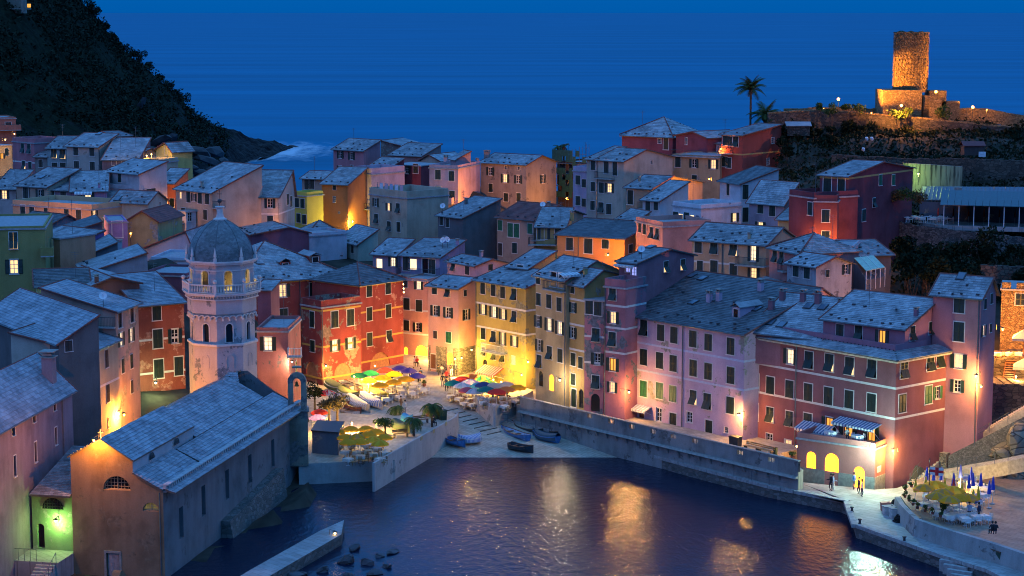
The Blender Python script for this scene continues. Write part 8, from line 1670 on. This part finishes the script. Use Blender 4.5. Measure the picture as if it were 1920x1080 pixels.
flowers('green plant in a pot at the left end of the promenade benches',318,462,3.15,.45,LF_M,jb); flowers('green bushy plant behind the promenade benches',375,455,3.15,.45,LF_M,jb); flowers('pink geraniums beside the brilliant lamp on the promenade',865,570,3.6,.4,flat('geranium_pink',(.5,.06,.14)),jb); flowers('yellow-green potted bush by the barred window of the purple-red block',985,925,3.15,.4,LF_M,nb_); flowers('terracotta pot plant at the right end of the café by the red palazzo',1022,378,2.2,.4,LF_M,gz_)
# boulders in the harbour shallows bottom centre and left walk
prism_px('church_walk',[(440,1120),(500,1083),(640,1002),(645,975),(600,995),(470,1068),(400,1110)],1.0,-2,[QP,QW])
RKD=stonewall('wet_rock',(.04,.04,.045),(.09,.09,.10),.8,(.03,.03,.03))
for i,(x,y,s) in enumerate([(650,1052,(1.3,.9,.7)),(690,1056,(.9,.7,.5)),(665,1028,(1.6,.6,.4)),(712,1042,(.7,.5,.3)),(726,1062,(.6,.5,.35)),(605,1070,(.7,.6,.5)),(625,1015,(1.0,.6,.4)),(560,1078,(1.0,.7,.4)),(735,1035,(1.2,.5,.15)),(700,1075,(.9,.7,.3)),(650,1080,(1,.7,.3))]):
    q=onz(x,y,.1); boulder('shore_rock','wet dark boulder in the shallows below the church walk',(q.x,q.y,.1),s,90+i,RKD,group='boulders in the harbour shallows')
# right-hand rocks below the masonry wall, path
RKW=stonewall('sandstone_rock',(.14,.12,.09),(.28,.24,.17),.7,(.07,.06,.045))
for i,(x,y,z,s,t) in enumerate([(1560,185,2.6,(3.2,1.0,.8),-.35),(1620,150,3.2,(3.4,1.0,.8),-.4),(1680,120,4.0,(3,1.0,.8),-.4),(1500,230,2.3,(2.6,.9,.7),-.3),(1420,290,2.2,(1.8,.9,.6),-.1),(1480,320,2.1,(1.2,.8,.6),0),(1570,330,2.1,(1.3,.9,.6),0),(1630,310,2.3,(1.6,.9,.7),0),(1700,320,2.3,(1.4,.9,.7),0),(1760,300,2.6,(1.6,1,.9),0),(1850,330,2.3,(2.2,1,.7),0),(1900,290,2.8,(2,1,.9),0),(1780,150,4.4,(2.2,1.5,1.4),0),(1860,120,5.0,(2.4,1.6,1.8),0),(1900,60,6.0,(2.2,1.6,2.4),0),(1360,300,2.1,(1.0,.7,.5),0),(1740,90,4.8,(1.6,1,1),-.3),(1830,230,3.2,(2,1,.8),-.1)]):
    q=onz(*rr(x,y),z); boulder('rock_ledge','layered sandstone ledge of the shore below the masonry wall',(q.x,q.y+.8,z-.4),s,130+i,RKW,tilt=t,group='rock ledges by the quay terrace')
b=MB()
pp=[(1330,300,2.6),(1420,290,3.0),(1560,262,3.6),(1700,238,4.3),(1800,218,4.9),(1940,190,5.6)]
for i in range(len(pp)-1):
    a=onz(*rr(*pp[i][:2]),pp[i][2]); c=onz(*rr(*pp[i+1][:2]),pp[i+1][2]); b.hexa([a+Vector((0,0,-1.4)),c+Vector((0,0,-1.4)),c+Vector((0,1.3,-1.4)),a+Vector((0,1.3,-1.4))],[a,c,c+Vector((0,1.3,0)),a+Vector((0,1.3,0))])
b.build('shore_path',[flat('path_sand',(.38,.32,.23),.9)],kind='structure')
railing('path_railing','thin metal railing along the sloping shore path at the right',[rr(x,y) for x,y,_ in pp[1:]],0,zs=[z for *_,z in pp[1:]],sag=0)
railing('stair_railing','long handrail along the upper stairs',[(1786,850),(1925,772)],0,zs=[3.5,8.6],sag=0,step=2.2); railing('stair_railing','handrail of the yellow-lit harbour stairs',[(1706,906),(1762,842)],0,zs=[1.3,3.6],sag=0,step=1.6)
# lifebuoy on the wall by the stairs
p=onz(*rr(1272,222),2.6); T=thing('lifebuoy','orange lifebuoy hanging by the foot of the stairs','lifebuoy',tuple(p)); b=MB()
for k in range(12): a=k*math.pi/6; c_=a+math.pi/6; b.bar(p+Vector((math.cos(a)*.32,0,math.sin(a)*.32)),p+Vector((math.cos(c_)*.32,0,math.sin(c_)*.32)),.09,6)
b.build('ring',[flat('buoy_orange',(.6,.10,.03))],T); b=MB(); b.bar((p.x,p.y+.12,2.0),(p.x,p.y+.12,p.z+.6),.05); b.build('post',[DARKM],T)
palm('bushy potted palm on the landing of the harbour stairs',1782,818,806,207,1.5,22,None,base=3.6,tr=.15,up=.8)
# ---------------- right-hand hillside buildings, roof clutter ----------------
random.seed(31)
def place_px(x,y,d,O): return Vector(onz_d(O[0]+x/4,O[1]+y/4,d))
GT=thing('glazed_restaurant','long hillside restaurant with a sea-green terrace roof on white posts','restaurant',tuple(place_px(1500,740,262,CO)))
a=place_px(1292,577,262,CO); c=place_px(2200,630,258,CO); zf=place_px(1500,728,262,CO).z
U_=(c-a); LW=U_.length; U_=U_.normalized(); V_=Vector((-U_.y,U_.x,0)); 
if V_.y<0: V_=-V_
g=lambda u,v,z: Vector((a.x+U_.x*u+V_.x*v,a.y+U_.y*u+V_.y*v,z))
b=MB(); n=int(LW/.9)
for j in range(n): u0,u1=LW*j/n,LW*(j+.96)/n; P=[g(u0,-.3,a.z),g(u1,-.3,a.z),g(u1,5.2,a.z+1.5),g(u0,5.2,a.z+1.5)]; b.hexa(P,[p+Vector((0,0,.06)) for p in P])
b.build('terrace_roof',[flat('seagreen_panel',(.006,.055,.07),.35)],GT)
b=MB(); b.hexa([g(0,-.3,zf-.6),g(LW,-.3,zf-.6),g(LW,6,zf-.6),g(-6,6,zf-.6)],[g(0,-.3,zf),g(LW,-.3,zf),g(LW,6,zf),g(-6,6,zf)]); b.build('floor',[QP],GT)
for j in range(9):
    u=.5+j*1.95; b=MB(); b.box(g(u,0,(a.z+zf)/2),(.10,.10,a.z-zf),U=U_,V=V_); b.build('post',[WHITEM],GT)
    if j<8: b=MB(); P=[g(u+.1,.05,zf+.1),g(u+1.85,.05,zf+.1),g(u+1.85,.09,zf+.1),g(u+.1,.09,zf+.1)]; b.hexa(P,[p+Vector((0,0,a.z-zf-.2)) for p in P]); 
    if j<8: m_=bpy.data.materials.get('terrace_glass') or NT('terrace_glass')[0]; bs=m_.node_tree.nodes['Principled BSDF']; bs.inputs['Transmission Weight'].default_value=1; bs.inputs['Roughness'].default_value=.05; bs.inputs['IOR'].default_value=1.02; b.build('glass_panel',[m_],GT)
b=MB(); b.hexa([g(-3,5.3,zf),g(LW,5.3,zf),g(LW,5.5,zf),g(-3,5.5,zf)],[g(-3,5.3,zf+2.6),g(LW,5.3,zf+2.6),g(LW,5.5,zf+2.6),g(-3,5.5,zf+2.6)]); b.build('rear_wall',[plaster((.14,.16,.2),.1)],GT)
b=MB(); P=[g(-3,5.2,zf+2.75),g(LW,5.2,zf+3.05),g(LW,12,zf+4.3),g(-3,12,zf+4.0)]; b.hexa(P,[p+Vector((0,0,.1)) for p in P])
for j in range(int(LW/.45)): u=-3+j*.5; b.bar(P[0].lerp(P[1],j/(LW/.45))+Vector((0,0,.12)),P[3].lerp(P[2],j/(LW/.45))+Vector((0,0,.12)),.05,4)
b.build('corrugated_roof',[flat('corrugated_grey',(.08,.10,.13),.5)],GT); b=MB(); b.box(g(2.0,8,zf+4.0),(1.0,.9,.9),U=U_,V=V_); b.build('chimney',[STONE],GT)
for k,u in enumerate([1.2,3.2,5.2,7.2,9.2,11.2]):
    q=g(u-1.5,1.2,zf); T=thing('closed_umbrella','slim folded red parasol standing in the glazed hillside restaurant','umbrella',tuple(q),'folded red parasols of the hillside restaurant'); b=MB(); b.lathe(q,[(.03,2.2),(.08,2.0),(.13,1.2),(.08,1.15)],8); b.build('folded_canopy',[cloth('folded_red2',(.5,.05,.03))],T); b=MB(); b.bar(q,q+Vector((0,0,1.2)),.025); b.build('pole',[WHITEM],T)
for k in range(7): q=g(-4.5+k*.9,2.2+(k%2)*1.5,zf); table(q.x,q.y,q.z,.3*k,'on the open end of the hillside restaurant','w' if k%3 else None,CHW,3,'of the hillside restaurant')
# streaked wall lit green
m,t,bs=NT('streaked_concrete'); st=noise(t,1.6,4,pos(t,(1.4,1.4,.12)),.6); L(t,ramp(t,st.outputs[0],[(.4,(.03,.03,.028)),(.55,(.20,.20,.18))]).outputs[0],bs.inputs['Base Color'])
T=thing('streaked_wall','tall streaked concrete wall washed yellow-green by a lamp','wall',tuple(place_px(1240,400,280,CO))); p=place_px(1015,262,280,CO); q=place_px(1460,290,280,CO); b=MB(); b.hexa([(p.x,280,p.z-4.2),(q.x,280,p.z-4.2),(q.x,280.5,p.z-4.2),(p.x,280.5,p.z-4.2)],[(p.x,280,p.z),(q.x,280,q.z),(q.x,280.5,q.z),(p.x,280.5,p.z)]); b.build('wall',[m],T)
# pergola creeper beside the dark red building
for px,py,l in ((1050,500,'climbing plant on the pergola right of the dark red building'),(1130,520,'reddish climber hanging over the open end of the hillside restaurant'),(985,520,'thin climber above the rubble wall corner')):
    q=place_px(px,py,262,CO); shrub('climbing_plant',l,0,0,0,1.6,500,LF_M if px<1100 and px>1000 else LF_W,None,.16,'plant',wp=(q.x,q.y,q.z))
# sheds and small things in the castle garden
def hut(label,x,y,d,w,h,dp,mw,mr,O=CO,sl_=None):
    q=place_px(x,y,d,O); T=thing('garden_shed',label,'shed',tuple(q)); b=MB(); b.box(q+Vector((0,dp/2,h/2)),(w,dp,h)); b.build('wall',[mw],T); b=MB(); P=[q+Vector((-w*.58,-.3,h)),q+Vector((w*.58,-.3,h)),q+Vector((w*.58,dp/2,h+.6)),q+Vector((-w*.58,dp/2,h+.6))]; b.hexa(P,[p+Vector((0,0,.08)) for p in P]); P=[q+Vector((-w*.58,dp/2,h+.6)),q+Vector((w*.58,dp/2,h+.6)),q+Vector((w*.58,dp+.3,h)),q+Vector((-w*.58,dp+.3,h))]; b.hexa(P,[p+Vector((0,0,.08)) for p in P]); b.build('roof',[mr],T)
hut('small dark red garden shed on the slope below the right floodlight',1545,205,300,3.0,1.4,2.4,flat('shed_dark',(.06,.04,.035)),flat('shed_roof_red',(.16,.03,.03)))
hut('low slate-roofed shelter right of the red-brown house',230,60,322,3.6,1.6,3,TWL,SL['m']); b=None
T=thing('air_conditioner','white air conditioning unit beside the dark red shed','air conditioner',tuple(place_px(1608,218,299,CO))); b=MB(); q=place_px(1608,218,299,CO); b.box(q+Vector((0,.2,.4)),(1.0,.4,.75)); b.build('case',[WHITEM],T); b=MB(); b.lathe(q+Vector((-.1,-.03,.4)),[(.28,0),(.25,.01)],10); b.build('fan_grille',[DARKM],T)
for x,y,l in ((738,78,'left'),(713,158,'lower'),(776,78,'right')): q=place_px(x,y,306,CO); o=boulder('white_pot','small white garden pot on the dark slope, %s one'%l,tuple(q),(.35,.35,.4),5,WHITEM,cat='pot')
# glass lean-to right of the grey-white house
q0=place_px(1535,355,223,CM); T=thing('lean_to_greenhouse','pale green glass lean-to roof over a dark shed beside the grey-white house','greenhouse',tuple(q0)); A1=place_px(1445,258,227,CM); A2=place_px(1590,238,230,CM); A3=place_px(1678,328,226,CM); A4=place_px(1537,355,223,CM); b=MB(); P=[A4,A3,A2,A1]; b.hexa(P,[p+Vector((0,0,.07)) for p in P]); b.build('roof_glass',[flat('pale_green_panel',(.42,.48,.30),.3)],T)
b=MB()
for f in (.33,.66): b.bar(A4.lerp(A3,f)+Vector((0,0,.1)),A1.lerp(A2,f)+Vector((0,0,.1)),.04,4)
for f in (0,.25,.5,.75,1): p=A4.lerp(A3,f); b.bar(p,p-Vector((0,0,2.2)),.05,4)
b.build('frame',[WHITEM],T); b=MB(); b.hexa([A4-Vector((0,0,5)),A3-Vector((0,0,5)),A2-Vector((0,0,5)),A1-Vector((0,0,5))],[A4-Vector((0,0,1.0)),A3-Vector((0,0,1.0)),A2-Vector((0,0,.1)),A1-Vector((0,0,.1))]); b.build('wall',[plaster((.10,.10,.11),.1)],T)
K['leanR']=house('low flat white terrace house right of the salmon hipped house',(1150,165),(1440,175),CM,d=236,zb=13,roof='F',par=.2,D=6,col=(.42,.44,.48)); K['slateR']=house('small slate-roofed hut behind the glass lean-to',(1460,235),(1725,225),CM,d=236,zb=13,roof='S',D=5,r=1.2,col=(.16,.15,.15),sl='m')
# stone building and hillside tables, right edge
K['stoneR']=house('rubble-stone building with a crenellated top, glowing orange at the right edge',(1752,325),(2300,345),CP,d=217,zb=8,roof='F',par=0,D=7,col=(.4,.3,.2),w='1895,405,c,1.1,.8',name='stone_house')
for o in K['stoneR']['H'].children:
    if o.name.startswith('wall'): o.data.materials[0]=CST
G=K['stoneR']['G']; 
for j in range(7): b=MB(); b.box(G(.5+j*1.6,.3,.35),(1.0,.6,.7),U=K['stoneR']['U'],V=K['stoneR']['V']); b.build('merlon',[CST],K['stoneR']['H'])
px_wall3('terrace_wall','dark stone wall under the hillside tables at the right edge',[(1838,722,206),(1900,724,206),(2000,730,206)],6,6,TWL)
px_wall3('terrace_wall','upper stone ledge with hillside restaurant tables at the right edge',[(1862,676,211),(1925,672,211),(2000,672,211)],5,5,TWL)
for i,(x,y,d,l) in enumerate([(1890,690,210,'big cream square parasol at the right edge, upper one'),(1898,905,207,'big cream square parasol at the right edge, lower one')]):
    q=place_px(x+30,y,d,CP); T=thing('umbrella',l,'umbrella',(q.x,q.y,q.z-2.4),'cream parasols at the right edge'); b=MB(); s=1.7
    for k in range(4): a0=k*math.pi/2+.5; a1=a0+math.pi/2; b.poly([q+Vector((0,0,.9)),q+Vector((s*math.cos(a0),s*math.sin(a0),0)),q+Vector((s*math.cos(a1),s*math.sin(a1),0))]); b.poly([q+Vector((s*math.cos(a0),s*math.sin(a0),0)),q+Vector((s*math.cos(a1),s*math.sin(a1),0)),q+Vector((s*math.cos(a1),s*math.sin(a1),-.25)),q+Vector((s*math.cos(a0),s*math.sin(a0),-.25))])
    b.build('canopy',[cloth('umbrella_cream2',(.66,.60,.48))],T); b=MB(); b.bar(q-Vector((0,0,2.4)),q+Vector((0,0,.85)),.05,6); b.build('pole',[WOODD],T)
for k in range(6): q=Vector(onz_d(1868+k*11,674,212+k%2)); table(q.x,q.y,q.z,.2*k,'on the hillside ledge at the right edge','w',CHD,3,'of the hillside ledge')
T=thing('ladder_stairs','steep wooden stairs between the hillside restaurant ledges','stairs',tuple(place_px(1800,1040,209,CP)))
for k in range(11): q=place_px(1795+k*3,1035-k*17,209+k*.2,CP); b=MB(); b.box(q,(1.1,.28,.06)); b.build('step',[WOODD],T)
for s in (-.6,.6): b=MB(); b.bar(place_px(1795,1045,209,CP)+Vector((s,0,0)),place_px(1828,860,211.2,CP)+Vector((s,0,0)),.05,4); b.build('rail',[WOODD],T)
# scaffolding round the half-built house
h=K['scaff']; T=thing('scaffolding','metal scaffolding with torn green netting round the half-built house','scaffolding',tuple(h['G'](0,-1,h['zb']-h['z']))); b=MB(); G=h['G']; Wd=h['W']
for i in range(6):
    u=-.4+(Wd+.8)*i/5
    for v in (-1.2,-.3): b.bar(G(u,v,-8),G(u,v,2.6+.5*(i%3)),.035,4)
for zz in (-6,-4,-2,0,1.8): b.bar(G(-.4,-1.2,zz),G(Wd+.4,-1.2,zz),.03,4)
b.build('tubes',[PIPE],T)
for zz in (-4,-2,0): b=MB(); P=[G(-.4,-1.1,zz),G(Wd+.4,-1.1,zz),G(Wd+.4,-.4,zz),G(-.4,-.4,zz)]; b.hexa(P,[p+Vector((0,0,.05)) for p in P]); b.build('plank',[WOODD],T)
b=MB()
for i in range(10):
    for j in range(8):
        if random.random()<.5: continue
        u0=-.4+(Wd+.8)*i/10; u1=-.4+(Wd+.8)*(i+1)/10; z0=-6+j*1.05; b.poly([G(u0,-1.28,z0),G(u1,-1.28+.05*math.sin(i),z0),G(u1,-1.28+.05*math.sin(i),z0+1.05),G(u0,-1.28,z0+1.05)])
b.build('netting',[flat('net_green',(.01,.07,.05),.8)],T,kind='stuff')
# antennas, fairy lights, laundry, stone mast
for i,(k,h) in enumerate(list(K.items())):
    if i%3!=1 or k in('rest','purple','stoneR'): continue
    G=h['G']; u=h['W']*random.uniform(.2,.8); v=min(h['D'],5)*random.uniform(.4,.7); z0=.3; hh=random.uniform(2.0,3.2); b=MB(); b.bar(G(u,v,z0),G(u,v,z0+hh+1),.025,4)
    for q in range(3): zz=z0+hh+.9-q*.25; b.bar(G(u-.45+.1*q,v-.1,zz),G(u+.45-.1*q,v+.1,zz),.012,3)
    b.bar(G(u,v-.5,z0+hh+.75),G(u,v+.5,z0+hh+.75),.012,3); b.build('antenna',[PIPE],h['H'])
T=thing('fairy_lights','string of blue fairy lights along the white terrace parapet in the west','lights',tuple(place_px(1080,620,296,CA))); b=MB()
for k in range(26): q=place_px(1000+k*6.5,632-k*1.0+4*math.sin(k*1.3),296.2,CA); b.lathe(q,[(0,-.06),(.07,0),(0,.06)],5)
b.build('bulbs',[bulbm('bulb_blue',(.15,.12,1),7)],T,kind='stuff')
h=K['creambig']; G=h['G']; T=thing('clothes_line','washing line with pale laundry on the cream house terrace','clothes line',tuple(G(1,1,0))); b=MB(); b.bar(G(.5,1.2,1.7),G(h['W']-.5,1.2,1.7),.012,3); 
for u in (.5,h['W']-.5): b.bar(G(u,1.2,0),G(u,1.2,1.75),.03,4)
b.build('line',[PIPE],T)
for k in range(5): b=MB(); u=1+k*1.25; P=[G(u,1.2,.75),G(u+.8,1.2,.75),G(u+.8,1.25,1.68),G(u,1.25,1.68)]; b.poly(P); b.build('cloth',[cloth('laundry%d'%(k%3),[(.6,.6,.65),(.5,.35,.4),(.3,.4,.55)][k%3])],T)
# dormers on the big roofs
def dormer(hk,x,y,w,hh,O,label_mat=None):
    h=K[hk]; cx,cy=O[0]+x/4,O[1]+y/4; p=h['pa']; U,V=h['U'],h['V']
    q=onplane(cx,cy,p+V*3.0,V); u=(q-p).dot(U); z0=q.z-hh; G=lambda a,c,e: Vector((p.x+U.x*a+V.x*c,p.y+U.y*a+V.y*c,e)); b=MB()
    b.hexa([G(u-w/2,3,z0-.4),G(u+w/2,3,z0-.4),G(u+w/2,6.5,z0-.4),G(u-w/2,6.5,z0-.4)],[G(u-w/2,3,z0+hh),G(u+w/2,3,z0+hh),G(u+w/2,6.5,z0+hh),G(u-w/2,6.5,z0+hh)]); dm=b.build('dormer',[h['m']],h['H'])
    b=MB(); P1=[G(u-w/2-.2,2.8,z0+hh),G(u,2.8,z0+hh+.45),G(u,6.6,z0+hh+.45),G(u-w/2-.2,6.6,z0+hh)]; P2=[G(u,2.8,z0+hh+.45),G(u+w/2+.2,2.8,z0+hh),G(u+w/2+.2,6.6,z0+hh),G(u,6.6,z0+hh+.45)]
    for P in (P1,P2): b.hexa(P,[x_+Vector((0,0,.09)) for x_ in P])
    b.build('dormer_roof',[SL['m']],dm); hl=wloc(dm); c=G(u,2.98,z0+hh/2); wo=inst('window',M_SURW,dm,tuple(c-hl),math.atan2(h['nrm'].y,h['nrm'].x)+math.pi/2,(w*.55,1,hh*.7))
    inst('pane',_um('pane',lambda b_:b_.poly([(-.5,.0,-.5),(.5,.0,-.5),(.5,.0,.5),(-.5,.0,.5)]),[GLASS]),wo)
dormer('pink',2240,545,1.2,1.3,CI); dormer('purpleRoof',1105,760,1.3,1.3,CM); dormer('redL',540,205,1.5,1.0,CF); dormer('redL',765,160,1.5,1.0,CF)
print('objects',len(bpy.data.objects),'tris',sum(sum(len(p.vertices)-2 for p in o.data.polygons) for o in bpy.data.objects if o.type=='MESH' and len(o.data.polygons)<50) )
